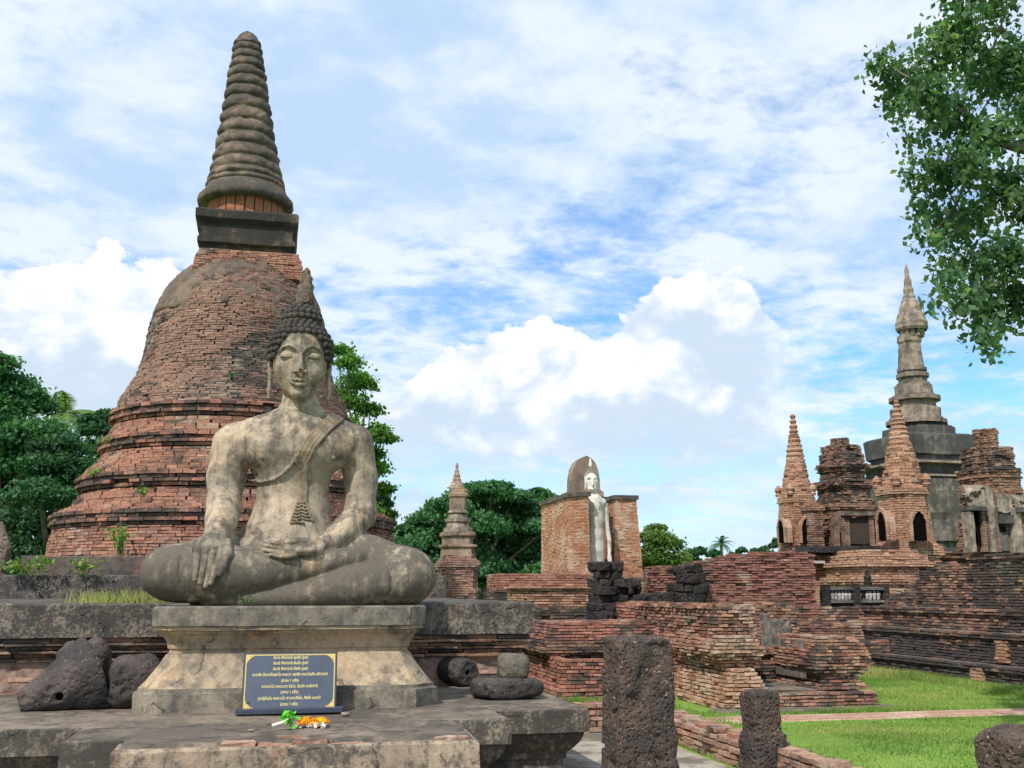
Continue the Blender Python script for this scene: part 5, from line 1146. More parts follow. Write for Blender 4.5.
def link_wall():
    Y = 30.6; r = thing('porch_wall', (Xp(814, 530, Y), Y, 0), 'short brown brick porch wall joining the leftmost needle stupa to the crumbling brick tower', 'ruin')
    ruin(r, 'wall', rect(Xp(809, 530, Y), Xp(824, 530, Y), Y, Y+1.4), [(0, 0), (0, Zp(815, 512, Y)), (.06, Zp(815, 511, Y)), (.06, Zp(815, 506, Y)), (-.1, Zp(815, 502, Y))], 'brown_brick', h=.07, seed=61, rag=.12)
    r = thing('porch_wall', (Xp(868, 530, Y), Y, 0), 'low brown brick wall stub between the crumbling tower and the niched orange stupa', 'ruin')
    ruin(r, 'wall', rect(Xp(858, 530, Y), Xp(879, 530, Y), Y, Y+1.4), [(0, 0), (0, Zp(868, 521, Y)), (.06, Zp(868, 520, Y)), (-.05, Zp(868, 512, Y))], 'brown_brick', h=.07, seed=63, rag=.2)
link_wall()
# dark moulded plinths and the frieze below the towers
def plinth():
    Y = 26.2; r = thing('moulded_plinth', (Xp(850, 580, Y), Y, 0), 'long blackened moulded plinth under the brick towers', 'plinth')
    z = lambda py: Zp(850, py, Y); m = MB(); x0 = Xp(799, 580, Y); x1 = Xp(1040, 580, Y)
    prof = [(.1, 0), (.1, z(592)), (0, z(590)), (0, z(581)), (-.1, z(580)), (-.1, z(572)), (.05, z(571)), (.05, z(564)), (-.12, z(563)), (-.12, z(559)), (-.02, z(558)), (-.02, z(555)), (-.16, z(554.5)), (-.1, z(550))]
    b_ = Bricks(); b_.walls(rect(x0, x1, Y, Y+6), prof, h=.07, L=.3, proud=.02); b_.build('courses', M['plinth_brick'], r)
    mould(m, rect(x0, x1, Y, Y+6), [(o-.08, zz) for o, zz in prof]); m.build('mortar_core', M['mortar_dark'], r)
    m = MB(); m.box((Xp(838, 549.5, Y), Y-.02, z(550)), (1.15, .25, .10), jit=.03); m.build('black_cap', M['laterite_black'], r)
    m = MB(); m.box((Xp(806, 562, Y), Y-.1, z(562.5)), (.45, .12, .035), jit=.01); m.build('pale_edge', M['white_stucco'], r)
M['plinth_brick'] = brick_mat('plinth_brick', ORG[:4]+BRN, 0.60, 0.7, 0.35, (6, 6, 1), (0.04, 0.04, 0.04))
plinth()
def frieze():
    Y = 22.3; r = thing('frieze_panel', (Xp(855, 600, Y), Y, 0), 'dark stone panel with a row of small white standing relief figures', 'relief')
    z = lambda py: Zp(855, py, Y); X = lambda p: Xp(p, 600, Y)
    m = MB(); m.box(((X(824)+X(886))/2, Y+.12, z(610)/2), ((X(886)-X(824))/2, .1, z(610)/2)); m.box(((X(824)+X(886))/2, Y+.10, (z(590)+z(612))/2), ((X(886)-X(824))/2, .08, (z(590)-z(612))/2)); m.build('back_panel', M['black_wall'], r)
    for py in (588.5, 601.5):
        m = MB(); m.box(((X(824)+X(887))/2, Y+.02, z(py)), ((X(887)-X(824))/2, .12, .032), jit=.01); m.build('rail', M['dark_stucco'], r)
    for px_ in (825, 854, 884.5):
        m = MB(); m.box((X(px_), Y-.02, z(599)), (.07, .12, .32), jit=.015); m.build('post', M['laterite_black'], r)
    for px_ in (828.5, 832, 835.5, 839, 842.5, 846, 849, 859, 867, 870, 874, 878):
        g = MB(); c = X(px_); zb, zt = z(600.5), z(591); h = zt-zb
        g.lathe([(.0, 0), (.045, .0), (.04, .25*h), (.05, .5*h), (.062, .66*h), (.05, .74*h), (.018, .78*h), (.03, .86*h), (.026, .93*h), (.006, h)], 0, 0, 9); g.v = [v*np.array((1, .6, 1))+np.array((c, Y-.03, zb)) for v in g.v]; g.build('relief_figure', M['relief_white'], r, smooth=True)
    SCF = .55; m = MB(); m.lathe([(.26, 0), (.26, .08), (.18, .12), (.2, .28), (.14, .32), (.17, .5), (.09, .62), (.10, .75), (.03, .85), (.01, 1.1)], 0, 0, 12); Yk = Y+1.3
    m.v = [v*SCF+np.array((Xp(868, 586, Yk), Yk, Zp(868, 588, Yk))) for v in m.v]
    ped = m.build('finial_stone', M['laterite_black'], None, loc=(Xp(868, 586, Yk), Yk, Zp(868, 588, Yk))); tag(ped, 'small black tiered stone finial standing just behind the white frieze panel', 'finial')
    b_ = Bricks(); b_.walls(rect(Xp(845, 590, Yk-.3), Xp(925, 590, Yk-.3), Yk-.3, Yk+1.2), [(0, 0), (0, Zp(868, 588, Yk))], h=.07); o = b_.build('brick_footing', M['orange_brick'], None, loc=(Xp(885, 600, Yk), Yk, 0)); tag(o, 'low orange brick footing under the small black finial', 'ruin')
    c = MB(); mould(c, rect(Xp(845, 590, Yk-.3)+.08, Xp(925, 590, Yk-.3)-.08, Yk-.22, Yk+1.1), [(0, 0), (0, Zp(868, 588, Yk)-.01)]); c.build('mortar_core', M['mortar'], o)
M['relief_white'] = stucco_mat('relief_white', (0.56, 0.53, 0.48), (0.40, 0.37, 0.33), 0.55, (0.10, 0.095, 0.09), 0.6, 3.0, (1, 1, 4), 0.2, None, 0.3)
frieze()

def centre_stupa():
    Y = 34.0; ax = Xp(457.5, 560, Y); r = thing('lotus_stupa', (ax, Y, 0), 'small weathered lotus-bud stupa with needle top before the round green tree', 'stupa')
    R = lambda pts: rprof(ax, Y, pts)
    lo = R([(435, 640), (435, 598), (434, 590), (437, 588), (437, 570), (435, 568), (435, 563), (439, 559), (440, 556)]); lo[0] = (lo[0][0], 0)
    h0 = max(q for q, _ in lo)*.92; poly = redent(h0, h0, h0*.14, 2, ax, Y); b_ = Bricks(); b_.walls(poly, [(q*.92-h0, z) for q, z in lo], h=.075, L=.3, proud=.015); bo = b_.build('brick_base', M['stupa_red'], r); c = MB(); mould(c, poly, [(q*.92-h0-.08, z) for q, z in lo]); c.build('mortar_core', M['mortar'], bo)
    m = MB(); stacked(m, ax, Y, fine(R([(440, 556), (440.5, 549), (438.5, 547), (438.5, 545), (442, 544), (442, 537), (440, 536), (440, 533), (444, 531)]), .2), k=.92, d=.13, n=2, disp=rough_disp(.09, 1.5, 2), sub=.25); m.build('square_base', M['warm_stucco'], r)
    m = MB(); m.lathe(fine(R([(443, 532), (443, 529), (446, 527), (446.5, 523), (445, 522), (445, 519), (448, 518), (448.5, 514), (447, 513), (449, 510)]), .12), ax, Y, 24, disp=lambda x, y, z: .08*(fbm(x*2, y*2, z*2, 3, 1)-.5)); m.build('lotus_tiers', M['tower_stucco'], r)
    m = MB(); stacked(m, ax, Y, fine(R([(449.5, 511), (449.5, 498), (448.5, 497), (448.5, 494), (450, 493), (450, 489)]), .2), k=.92, d=.14, n=2, disp=rough_disp(.07, 2, 2), sub=.25); m.build('shaft', M['warm_stucco'], r)
    tx = Xp(457, 470, Y); m = MB(); m.lathe(ridged([(max(.015, .85*(tx-Xp(a, c_, Y))), Zp(457, c_, Y)) for a, c_ in [(449, 490), (448.5, 487), (450, 484), (452, 481), (453, 478), (454.3, 473), (455.5, 469), (456.3, 463)]], 5, .02), tx, Y, 20); m.build('lotus_bud', M['warm_stucco'], r)
M['stupa_red'] = stucco_mat('stupa_red', (0.42, 0.25, 0.185), (0.31, 0.19, 0.15), 0.34, (0.07, 0.058, 0.05), 0.3, 0.9, (2, 2, 2), 0.3, (0.36, 0.14, 0.09), 0.5)
centre_stupa()

# ------------------------------------------------------------------ the walled shrine with its standing image
def mondop():
    Y = 55.0; r = thing('mondop', (Xp(590, 570, Y), Y, 0), 'roofless orange brick mondop of two tall walls with a rounded back shield', 'shrine')
    X = lambda p, y=Y: Xp(p, 530, y); z = lambda py, y=Y: Zp(590, py, y)
    def wall(name, xa, xb, y0, y1, zb, zt0, zt1, batter=0.0, mat='mondop_brick'):
        b_ = Bricks()
        def keep(C): return C[:, 2] < np.interp(C[:, 0], [xa, xb], [zt0, zt1])
        b_.walls(rect(xa, xb, y0, y1), [(batter, zb), (0, max(zt0, zt1))], h=.08, L=.3, depth=.25, keep=keep, proud=.012, jit=.008); o = b_.build(name, M[mat], r)
        c = MB(); c.grid(np.array([[(x, y0+.1, zb), (x, y0+.1, np.interp(x, [xa, xb], [zt0, zt1])-.06), (x, y1-.1, np.interp(x, [xa, xb], [zt0, zt1])-.06), (x, y1-.1, zb)] for x in (xa+.1-batter*.0, xb-.1)])); c.build('mortar_core', M['mortar'], o)
        cp = MB(); cp.grid(np.array([[(x, y0-.12, q-.2), (x, y0-.12, q+.04), (x, y1+.1, q+.04), (x, y1+.1, q-.2)] for x, q in ((xa-.12, zt0), (xb+.12, zt1))]), closed_v=True); cp.add([(xa-.12, y0-.12, zt0-.2), (xa-.12, y0-.12, zt0+.04), (xa-.12, y1+.1, zt0+.04), (xa-.12, y1+.1, zt0-.2), (xb+.12, y0-.12, zt1-.2), (xb+.12, y0-.12, zt1+.04), (xb+.12, y1+.1, zt1+.04), (xb+.12, y1+.1, zt1-.2)], [[3, 2, 1, 0], [4, 5, 6, 7]]); cp.build('coping', M['black_wall'], o)
    zb = z(577)
    wall('side_wall', X(569), X(589), Y, Y+6.2, zb, z(494), z(492.5), .03)
    Yr = Y+2.2; wall('side_wall', X(616, Yr), X(637, Yr), Yr, Y+6.2, zb, Zp(625, 496, Yr), Zp(625, 496, Yr), .24)
    # back wall and shield
    Yb = Y+6.3; m = MB(); n = 22
    outl = [(566, 600), (566.5, 500), (567, 492), (569, 490), (569.5, 478), (571.5, 468), (575, 462), (580, 458), (586.5, 455.5), (592, 458), (597, 463), (600, 470), (602, 480), (602.5, 490), (604.5, 492), (605, 500), (605.5, 600)]
    fr = [np.array((Xp(587+(a-587)*(.86 if c < 492 else .95), c, Yb), Yb, Zp(a, c, Yb))) for a, c in outl]; bk = [p+np.array((0, 1.1, 0)) for p in fr]; k = len(fr)
    m.add(fr, [list(range(k))[::-1]]); m.add(bk, [list(range(k))])
    m.grid(np.array([fr, bk])); m.build('back_shield', M['shield'], r)
    m = MB(); mould(m, rect(X(602, Yb), X(637, Yb), Yb, Yb+1), [(0, zb), (0, Zp(620, 497, Yb))]); m.build('back_wall', M['mortar'], r)
    # steps in front
    rr = thing('mondop_terrace', (Xp(590, 575, Y-2), Y-2.5, 0), 'stepped brick terrace carrying the walled shrine of the standing image', 'terrace')
    ruin(rr, 'upper_step', rect(X(538), X(650), Y-1.2, Y+7), [(0, 0), (0, z(571)), (.0, zb)], 'brown_brick', h=.11, L=.42, seed=3, rag=.12)
    ruin(rr, 'lower_step', rect(X(530), X(660), Y-2.8, Y-1.2), [(0, 0), (0, Zp(590, 580, Y-2.8))], 'brown_brick', h=.11, L=.42, seed=5, rag=.2)
    m = MB(); ruin(rr, 'side_stub', rect(X(637), X(656), Y+.5, Y+3), [(.4, 0), (.1, z(577)), (-.4, z(566))], 'brown_brick', h=.11, L=.42, seed=8, rag=.7, fr=.6)
    # standing image
    Ys = Y+1.1; s = thing('standing_statue', (Xp(600, 575, Ys), Ys, zb), 'tall white-plastered standing statue half hidden between the two shrine walls', 'statue')
    q = lambda px_, py, d=0.0: P(px_, py, Ys+d)
    u = float(P(601, 530, Ys)[0]-P(600, 530, Ys)[0])
    S = Sculpt(q(578, 585, -1.2), q(618, 452, 1.3)+np.array((0, 0, .1)), .045)
    B = Sculpt(q(574, 585, -1.2), q(618, 505, 1.3), .05)
    B.chain([q(594, 506), q(594.5, 520), q(594, 535), q(594.5, 550)], [9.2*u, 8.0*u, 8.2*u, 8.4*u], .3); B.chain([q(597, 545), q(598, 560), q(599, 578)], [6*u, 5*u, 3.8*u], .3); B.chain([q(591, 545), q(591, 560), q(591, 578)], [6*u, 5*u, 3.8*u], .3)
    B.chain([q(604.5, 503, .1), q(606.2, 520), q(609, 540, -.2), q(609.5, 552, -.3)], [3.2*u, 2.5*u, 2.1*u, 1.8*u], .05)
    B.ell(q(609.3, 558, -.35), (2.0*u, 1.6*u, 5.6*u), .08); B.chain([q(611, 556, -.4), q(611.6, 562, -.45)], [.8*u, .6*u], .05)
    B.chain([q(583, 503, .1), q(581, 520), q(579, 540, -.2)], [3.4*u, 2.9*u, 2.4*u], .1)
    H = Sculpt(q(576, 510, -1.2), q(612, 468, 1.2)+np.array((0, 0, .1)), .03)
    H.cap(q(591, 502), q(602, 502.5), 4.6*u, 4.2*u, .1); H.cap(q(591, 502), q(585, 503), 4.6*u, 4.2*u, .1); H.cap(q(593.5, 506), q(594, 500), 8.5*u, 7.0*u, .2)
    H.cap(q(592.5, 500), q(592, 488), 3.6*u, 3.4*u, .1); H.ell(q(591.5, 482), (6.4*u, 6.6*u, 9*u), .1); H.ell(q(592, 489, -.15), (4.2*u, 4*u, 4.4*u), .1)
    H.chain([q(592.3, 479, -.36), q(592.6, 485, -.50)], [.5*u, 1.0*u], .05); H.chain([q(589, 488.6, -.32), q(592.5, 489.4, -.42), q(596, 488.4, -.32)], [.4*u, .7*u, .4*u], .03)
    for sg in (-1, 1):
        H.chain([q(592.3+sg*.8, 478.8, -.37), q(592.3+sg*3.2, 477.2, -.36), q(592.3+sg*5.2, 478.6, -.26)], [.55*u]*3, .04); H.chain([q(592+sg*6.6, 477, .1), q(592+sg*6.8, 490, .05)], [.9*u, .6*u], .05)
    m = MB(); V, Q = B.mesh(); m.add(V, Q); lower = m.build('robe', M['robe_stucco'], s, smooth=True)
    m = MB(); V, Q = H.mesh(); m.add(V, Q); m.build('body', M['white_stucco'], s, smooth=True)
    Hc = Sculpt(q(580, 492, -1.2), q(604, 462, 1.4), .035); Hc.ell(q(591.5, 478, .2), (7.2*u, 7.0*u, 8.6*u), 0); Hc.ell(q(591, 470, .2), (3.6*u, 3.6*u, 4*u), .1); Hc.ell(q(591.8, 484.5, -.45), (6.1*u, 6.0*u, 9.6*u), 0, 's')
    Hc.F = np.maximum(Hc.F, (q(590, 486)[2]-Hc.ax[2])[None, None, :]).astype(np.float32)
    m = MB(); V, Q = Hc.mesh(); m.add(V, Q); m.build('hair', M['tower_stucco'], s, smooth=True)
    m = MB(); c = q(590.5, 467, .2); m.lathe([(1.6*u, 0), (1.9*u, 2.5*u), (1.2*u, 5*u), (.9*u, 7*u), (.1*u, 10*u)], c[0], c[1], 12); m.v[0][:, 2] += c[2]; m.build('flame_finial', M['white_stucco'], s, smooth=True)
M['shield'] = stucco_mat('shield', (0.34, 0.24, 0.17), (0.22, 0.16, 0.12), 0.56, (0.08, 0.07, 0.06), 0.4, 0.5, (2, 2, 2), 0.3, None, 0.5)
mondop()
# ------------------------------------------------------------------ the seated statue
SY = 10.45                                   # depth of the statue's axis

def b(px, py, dy=0.0): return P(px, py, SY+dy)
PXM = 1/103.3                                # metres in a pixel there
def build_statue():
    root = thing('seated_statue', (Xp(290, 606, SY), SY, SLAB_Z), 'large seated cross-legged stone statue with curled dark hair on the pale pedestal', 'statue')
    S = Sculpt((-1.75, SY-1.15, SLAB_Z-0.02), (1.75, SY+0.55, SLAB_Z+2.35), 0.0135)
    px = PXM
    # torso: stacked ellipses
    T = [(556, 292, 50, 30), (545, 291, 47, 31), (530, 290, 44, 30), (515, 291, 39.5, 27), (500, 293, 36.5, 24.5), (485, 293, 36.5, 24.5), (470, 293, 41, 27), (455, 294, 49, 30), (440, 295, 55, 29), (428, 296, 55, 24), (420, 298, 45, 19), (412, 300, 26, 16)]
    zs = np.array([b(c, y)[2] for y, c, w, d in T]); xs = np.array([b(c, y)[0] for y, c, w, d in T])
    ws = np.array([w*px for _, _, w, _ in T]); ds = np.array([d*px for _, _, _, d in T])
    cy = SY-0.02+np.array([-.02, -.03, -.02, 0, .015, .02, 0, -.02, -.01, .01, .02, .03])
    def torso(x, y, z):
        zz = np.clip(z, zs[0], zs[-1]); X = np.interp(zz, zs, xs); W = np.interp(zz, zs, ws); D = np.interp(zz, zs, ds); C = np.interp(zz, zs, cy)
        k = (np.abs((x-X)/W)**2.3+np.abs((y-C)/D)**2.3)**(1/2.3)
        return np.maximum((k-1)*np.minimum(W, D)*0.85, np.abs(z-(zs[0]+zs[-1])/2)-(zs[-1]-zs[0])/2)
    S.put(torso, (xs.min()-.7, SY-.5, zs[0]-.05), (xs.max()+.7, SY+.5, zs[-1]+.05), 0.0)
    # chest, shoulders, neck
    S.ell(b(267, 449, -.13), (24*px, .17, 21*px), .07); S.ell(b(330, 450, -.13), (24*px, .17, 21*px), .07)
    S.ball(b(334, 458, -.285), .018, .012); S.ball(b(262, 457, -.285), .016, .012)
    S.cap(b(300, 423, .04), b(240, 442, .03), .16, .175, .09); S.cap(b(300, 423, .04), b(350, 442, .03), .16, .17, .09)
    S.cap(b(300, 424, .02), b(300, 398, .02), .20, .155, .05)
    S.cap(b(300, 428, .02), b(300, 414, .0), .28, .2, .09)
    # belly
    S.ell(b(290, 533, -.14), (40*px, .20, 20*px), .08)
    # right arm (left in the picture), hanging to the shin
    S.chain([b(233, 444, .02), b(226, 478, 0), b(224, 506, -.08)], [.20, .178, .16], .05)
    S.chain([b(224, 506, -.08), b(221, 520, -.26), b(217, 534, -.48)], [.16, .138, .118], .05)
    S.cap(b(223, 513, -.2), b(221.5, 521, -.3), .157, .15, .015)
    # left arm, forearm across the lap
    S.chain([b(355, 444, .02), b(361, 480, .02), b(360, 514, -.04)], [.19, .162, .15], .05)
    S.chain([b(360, 515, -.05), b(346, 530, -.27), b(325, 545, -.48)], [.155, .135, .088], .05)
    # legs: the upper shin lies over the lower one
    kx = .03
    S.chain([b(262, 556, .05), b(215, 566, -.2), b(178, 572, -.42)], [.30, .29, .25], .08)
    S.ell(b(169, 573, -.40), (26*px, .30, 25*px), .08)
    S.chain([b(325, 556, .05), b(368, 567, -.2), b(404, 576, -.42)], [.30, .29, .27], .08)
    S.ell(b(407, 576.5, -.38), (28*px, .30, 26.5*px), .08)
    S.chain([b(402, 579, -.48), b(350, 588, -.60), b(300, 596, -.66), b(244, 600.5, -.62)], [.245, .19, .115, .072], kx)
    S.chain([b(246, 600, -.62), b(222, 601.5, -.56), b(206, 602, -.52)], [.07, .055, .04], .03)
    S.ell(b(228, 602, -.58), (17*px, .09, 5*px), .02)
    S.chain([b(182, 575, -.46), b(225, 574, -.52), b(265, 572, -.54), b(310, 566, -.53), b(352, 559, -.47), b(380, 553, -.36)], [.25, .262, .222, .155, .105, .085], kx)
    S.ell(b(385, 553, -.34), (24*px, .12, 7*px), .04)
    S.cap(b(262, 560, -.2), b(330, 560, -.2), .26, .26, .08)
    S.cap(b(200, 600, -.2), b(395, 600, -.2), .10, .10, .05)
    # the hem of the robe over the knee and the belt line are shallow grooves
    def groove(pts, w, depth, dy=-1.0):
        q = [b(*p, dy_) for p, dy_ in pts]
        for i in range(len(q)-1): S.cap(q[i], q[i+1], w, w, .012, 's')
    # right hand over the shin
    wr = b(217, 535, -.50)
    S.cap(b(217, 534, -.50), b(214, 545, -.62), .105, .115, .04)
    S.ell(b(211, 546, -.66), (17*px, .10, 11*px), .04)
    kn = [(198, 551), (205.5, 553), (213, 554), (221, 553)]; md = [(196.5, 566), (203.5, 568.5), (210, 570), (216.5, 568.5)]; tp = [(195, 579.5), (200, 583), (205.5, 587), (211, 583.5)]
    Hn = Sculpt(b(186, 592, -1.05), b(240, 528, -.45)+np.array((0, 0, .02)), .0065)
    Hn.cap(b(217, 534, -.50), b(214, 545, -.62), .104, .113, .04)
    Hn.ell(b(210.5, 547, -.67), (17.5*px, .10, 10*px), .03)
    for (k_, m_, t_) in zip(kn, md, tp):
        Hn.chain([b(*k_, -.735), b(*m_, -.80), b(*t_, -.822)], [.037, .031, .022], .005)
        Hn.ball(b(k_[0], k_[1]-1, -.742), .037, .010)
    Hn.chain([b(226, 543, -.64), b(228, 553, -.735), b(223, 566, -.79), b(219, 574, -.805)], [.05, .045, .04, .028], .012)
    # left hand, palm up in the lap
    S.cap(b(325, 545, -.48), b(306, 550, -.58), .085, .075, .03)
    Hl = Sculpt(b(258, 566, -.95), b(336, 532, -.35)+np.array((0, 0, .03)), .0065)
    Hl.chain([b(330, 543, -.46), b(318, 547, -.53), b(303, 550, -.60)], [.088, .078, .07], .03)
    Hl.ell(b(305, 550.5, -.62), (17*px, .12, 6.6*px), .02)
    for i, (sx, sy, ex, ey, dd) in enumerate([(296, 545.5, 271, 541.8, -.60), (295, 548.8, 265, 545.2, -.65), (294, 552.2, 264, 549.6, -.70), (294, 555.2, 270, 554.6, -.735)]):
        m = ((sx+ex)/2, (sy+ey)/2+1.5)
        Hl.chain([b(sx, sy, dd), b(*m, dd-.005), b(ex, ey, dd)], [.034, .028, .017], .004)
    Hl.chain([b(318, 543, -.55), b(303, 541.5, -.615), b(290, 541.5, -.64), b(283, 542.8, -.645)], [.05, .04, .034, .022], .015)
    # draw the robe's lines
    def surf_line(pts, w, hgt, op='u'):
        q = np.array([b(*p)[[0, 2]] for p in pts]); lo = np.array((q[:, 0].min()-w, SY-.9, q[:, 1].min()-w)); hi = np.array((q[:, 0].max()+w, SY-.02, q[:, 1].max()+w)); m = .05
        s = S.sub(lo-m, hi+m); x, y, z = S.xyz(s); A = S.F[s].copy(); d2 = dist_poly2(x, z, q)-w
        if op == 'u':
            d = np.maximum(A-hgt, d2+0*y); hh = np.clip(0.5+0.5*(A-d)/.008, 0, 1); N = A*(1-hh)+d*hh-.008*hh*(1-hh)
        else:
            N = A+hgt*np.clip(1-np.maximum(d2, -w)/w-0.0, 0, 1)*(d2 < w)
        S.F[s] = np.where(y < SY-.03, N, A)
    surf_line([(252, 481), (262, 484), (274, 482), (284, 476), (291, 469), (296, 461)], .013, .022)
    surf_line([(247, 527), (251, 536), (259, 543), (271, 548), (285, 551)], .010, .014)
    surf_line([(301, 526), (306, 535), (309, 543)], .008, .010)
    surf_line([(188, 560), (186, 572), (188, 585), (194, 598)], .010, .016, 's')
    surf_line([(226, 562), (229, 575), (227, 590)], .008, .010, 's')
    surf_line([(372, 562), (380, 566), (384, 575), (384, 588), (378, 602)], .010, .014, 's')
    for yy in (407.5, 413.5): surf_line([(282, yy-1), (291, yy+1.5), (300, yy+2.2), (309, yy+1.5), (318, yy-1)], .006, .009, 's')
    body = MB(); V, Q = S.mesh(); body.add(V, Q)
    for X in (Hn, Hl): V, Q = X.mesh(); body.add(V, Q)
    # sash: a raised copy of the chest surface inside the band's outline
    K = Sculpt((xs.min()-.1, SY-.6, b(300, 530)[2]), (b(352, 420)[0], SY-.0, b(300, 410)[2]), .0075)
    s = S.sub(K.lo-.03, K.lo+K.h*K.n+.03)
    def samp(x, y, z):
        g = [np.clip((a-S.lo[i])/S.h, 0, S.n[i]-1.001) for i, a in enumerate((x, y, z))]; g = np.broadcast_arrays(*g)
        i0 = [np.floor(a).astype(int) for a in g]; f = [a-c for a, c in zip(g, i0)]; r = 0
        for a in (0, 1):
            for c in (0, 1):
                for e in (0, 1): r = r+S.F[i0[0]+a, i0[1]+c, i0[2]+e]*(f[0] if a else 1-f[0])*(f[1] if c else 1-f[1])*(f[2] if e else 1-f[2])
        return r
    x, y, z = np.meshgrid(*K.ax, indexing='ij', sparse=True); base = samp(x, y, z)
    def band(pts, w):
        q = [b(*p)[[0, 2]] for p in pts]; return dist_poly2(x, z, q)-w
    b1 = np.minimum(band([(337, 418), (326, 428), (310, 447), (301, 464)], 7.0*px), band([(303, 464), (302.5, 480), (302, 501)], 4.6*px))
    edge = np.minimum(np.abs(band([(337, 418), (326, 428), (310, 447), (301, 464)], 6.0*px)), 1)
    shell = np.maximum(base-(.018+.003*np.clip(np.sin(edge/px*2.2), -1, 1)*(z > b(300, 464)[2])), b1+0*y); shell = np.maximum(shell, -(base+.03))
    # folded end of the sash: zigzag pleats
    for k_ in range(6):
        py = 503.5+k_*3.4; wv = 3.2+k_*1.15
        for sg in (-1, 1):
            l = band([(301+sg*1.0, py), (301+sg*wv*0.6, py+1.5), (301+sg*(wv+1.2), py+.4), (301+sg*(wv+1.6), py+2.2)], 0.95*px)
            shell = np.minimum(shell, np.maximum(np.maximum(base-.016, l+0*y), -(base+.03)))
    l = band([(290, 524.5), (297, 524), (303, 525)], 1.0*px); shell = np.minimum(shell, np.maximum(np.maximum(base-.02, l+0*y), -(base+.03)))
    K.F = np.maximum(shell, y-(SY-.05)+0*x+0*z).astype(np.float32)
    K.F[0] = K.F[-1] = 1; K.F[:, 0] = K.F[:, -1] = 1; K.F[:, :, 0] = K.F[:, :, -1] = 1
    sash = MB(); V, Q = K.mesh(); sash.add(V, Q)
    # head: local pixel units round (300, 365)
    c0 = b(300, 365, -.05); u = P(301, 365, SY)[0]-P(300, 365, SY)[0]; u = float(u)*1.0
    def hp(x, y, d): return c0+np.array(((x-300)*u, d*u, -(y-365)*u))       # d: pixels towards the back
    Hd = Sculpt(hp(262, 424, -40), hp(338, 312, 34), .0068)
    R = lambda *r: tuple(a*u for a in r)
    Hd.ell(hp(300, 354, 0), R(27, 29, 33), 0); Hd.ell(hp(300, 367, -3), R(26.2, 26, 32), .04)
    Hd.ell(hp(300, 383, -9), R(18.5, 19, 19), .05); Hd.ell(hp(300, 397.5, -19.5), R(9.0, 8.5, 7.2), .045)
    Hd.ell(hp(285, 375, -15), R(8.5, 8.5, 9), .05); Hd.ell(hp(315, 375, -15), R(8.5, 8.5, 9), .05)
    Hd.cap(hp(300, 394, 3), hp(300, 420, 4), 15.5*u, 20*u, .03)
    for sg in (-1, 1):
        X = lambda a: 300+sg*a
        # eye sockets, lids, brows
        Hd.ell(hp(X(12.5), 358.5, -30), R(8.5, 4.5, 4.6), .025, 's')
        Hd.ell(hp(X(12.3), 361.4, -22.6), R(8.0, 6.0, 5.4), .008)
        Hd.chain([hp(X(5.6), 362.3, -26.4), hp(X(9), 364.4, -27.6), hp(X(13), 364.9, -27.0), hp(X(17), 363.4, -25.0), hp(X(20), 361, -22.2)], [.5*u, .9*u, 1.1*u, .9*u, .4*u], .005, 's')
        Hd.chain([hp(X(4.8), 360.2, -26.8), hp(X(9), 357.6, -28.6), hp(X(13.5), 357.0, -27.6), hp(X(18.5), 359.2, -24.6)], [.4*u, .6*u, .6*u, .4*u], .005, 's')
        Hd.chain([hp(X(1.6), 359, -30.0), hp(X(5), 354.5, -30.0), hp(X(11), 351.3, -28.6), hp(X(17), 352.4, -25.2), hp(X(22.5), 357, -20.2)], [1.3*u, 1.35*u, 1.35*u, 1.2*u, .7*u], .010)
        Hd.ell(hp(X(4.6), 378.6, -32.5), R(2.9, 3.4, 2.5), .012)                 # nostril wing
        Hd.ball(hp(X(2.9), 381.3, -34), 1.1*u, .008, 's')
        # ear with a long lobe
        Hd.chain([hp(X(27), 349, 4), hp(X(29.3), 356, 2), hp(X(29.4), 368, 0), hp(X(28.7), 381, -1), hp(X(29.6), 393, -2), hp(X(29.0), 400.5, -2)], [2.2*u, 2.9*u, 2.6*u, 2.0*u, 2.3*u, 1.5*u], .012)
        Hd.cap(hp(X(27), 358, 2), hp(X(26.4), 372, 1), 3.6*u, 3*u, .02)
    Hd.chain([hp(300, 355, -29), hp(300, 364, -32.0), hp(300, 373, -35.3), hp(300, 378, -37.0)], [1.7*u, 1.9*u, 2.6*u, 3.2*u], .016)
    Hd.chain([hp(288.5, 384.6, -24.6), hp(294, 386.6, -29.3), hp(298, 386.1, -31.2), hp(300, 386.8, -31.4), hp(302, 386.1, -31.2), hp(306, 386.6, -29.3), hp(311.5, 384.6, -24.6)], [.6*u, 1.5*u, 1.9*u, 1.7*u, 1.9*u, 1.5*u, .6*u], .008)
    Hd.chain([hp(290, 386.6, -25.4), hp(295, 390.0, -29.2), hp(300, 391.2, -30.6), hp(305, 390.0, -29.2), hp(310, 386.6, -25.4)], [.6*u, 1.7*u, 2.2*u, 1.7*u, .6*u], .010)
    Hd.chain([hp(287, 384.6, -24.4), hp(294, 388.2, -30.2), hp(300, 388.7, -32.2), hp(306, 388.2, -30.2), hp(313, 384.6, -24.4)], [.55*u, .75*u, .75*u, .75*u, .55*u], .004, 's')
    Hd.chain([hp(295, 395.2, -28.5), hp(300, 396.2, -29.4), hp(305, 395.2, -28.5)], [1.0*u]*3, .012, 's')
    Hd.chain([hp(300, 341, -27.6), hp(300, 349, -29.4)], [.8*u, .5*u], .01)
    V, Q = Hd.mesh(); body.add(V, Q)
    body.build('body', M['statue'], root, smooth=True)
    sash.build('sash', M['statue_sash'], root, smooth=True)
    # hair: rows of snail-shell curls over the cap and the crown bump
    hair = MB(); cap_c = (300, 352); a_, h_, d_ = 32.5, 33, 33
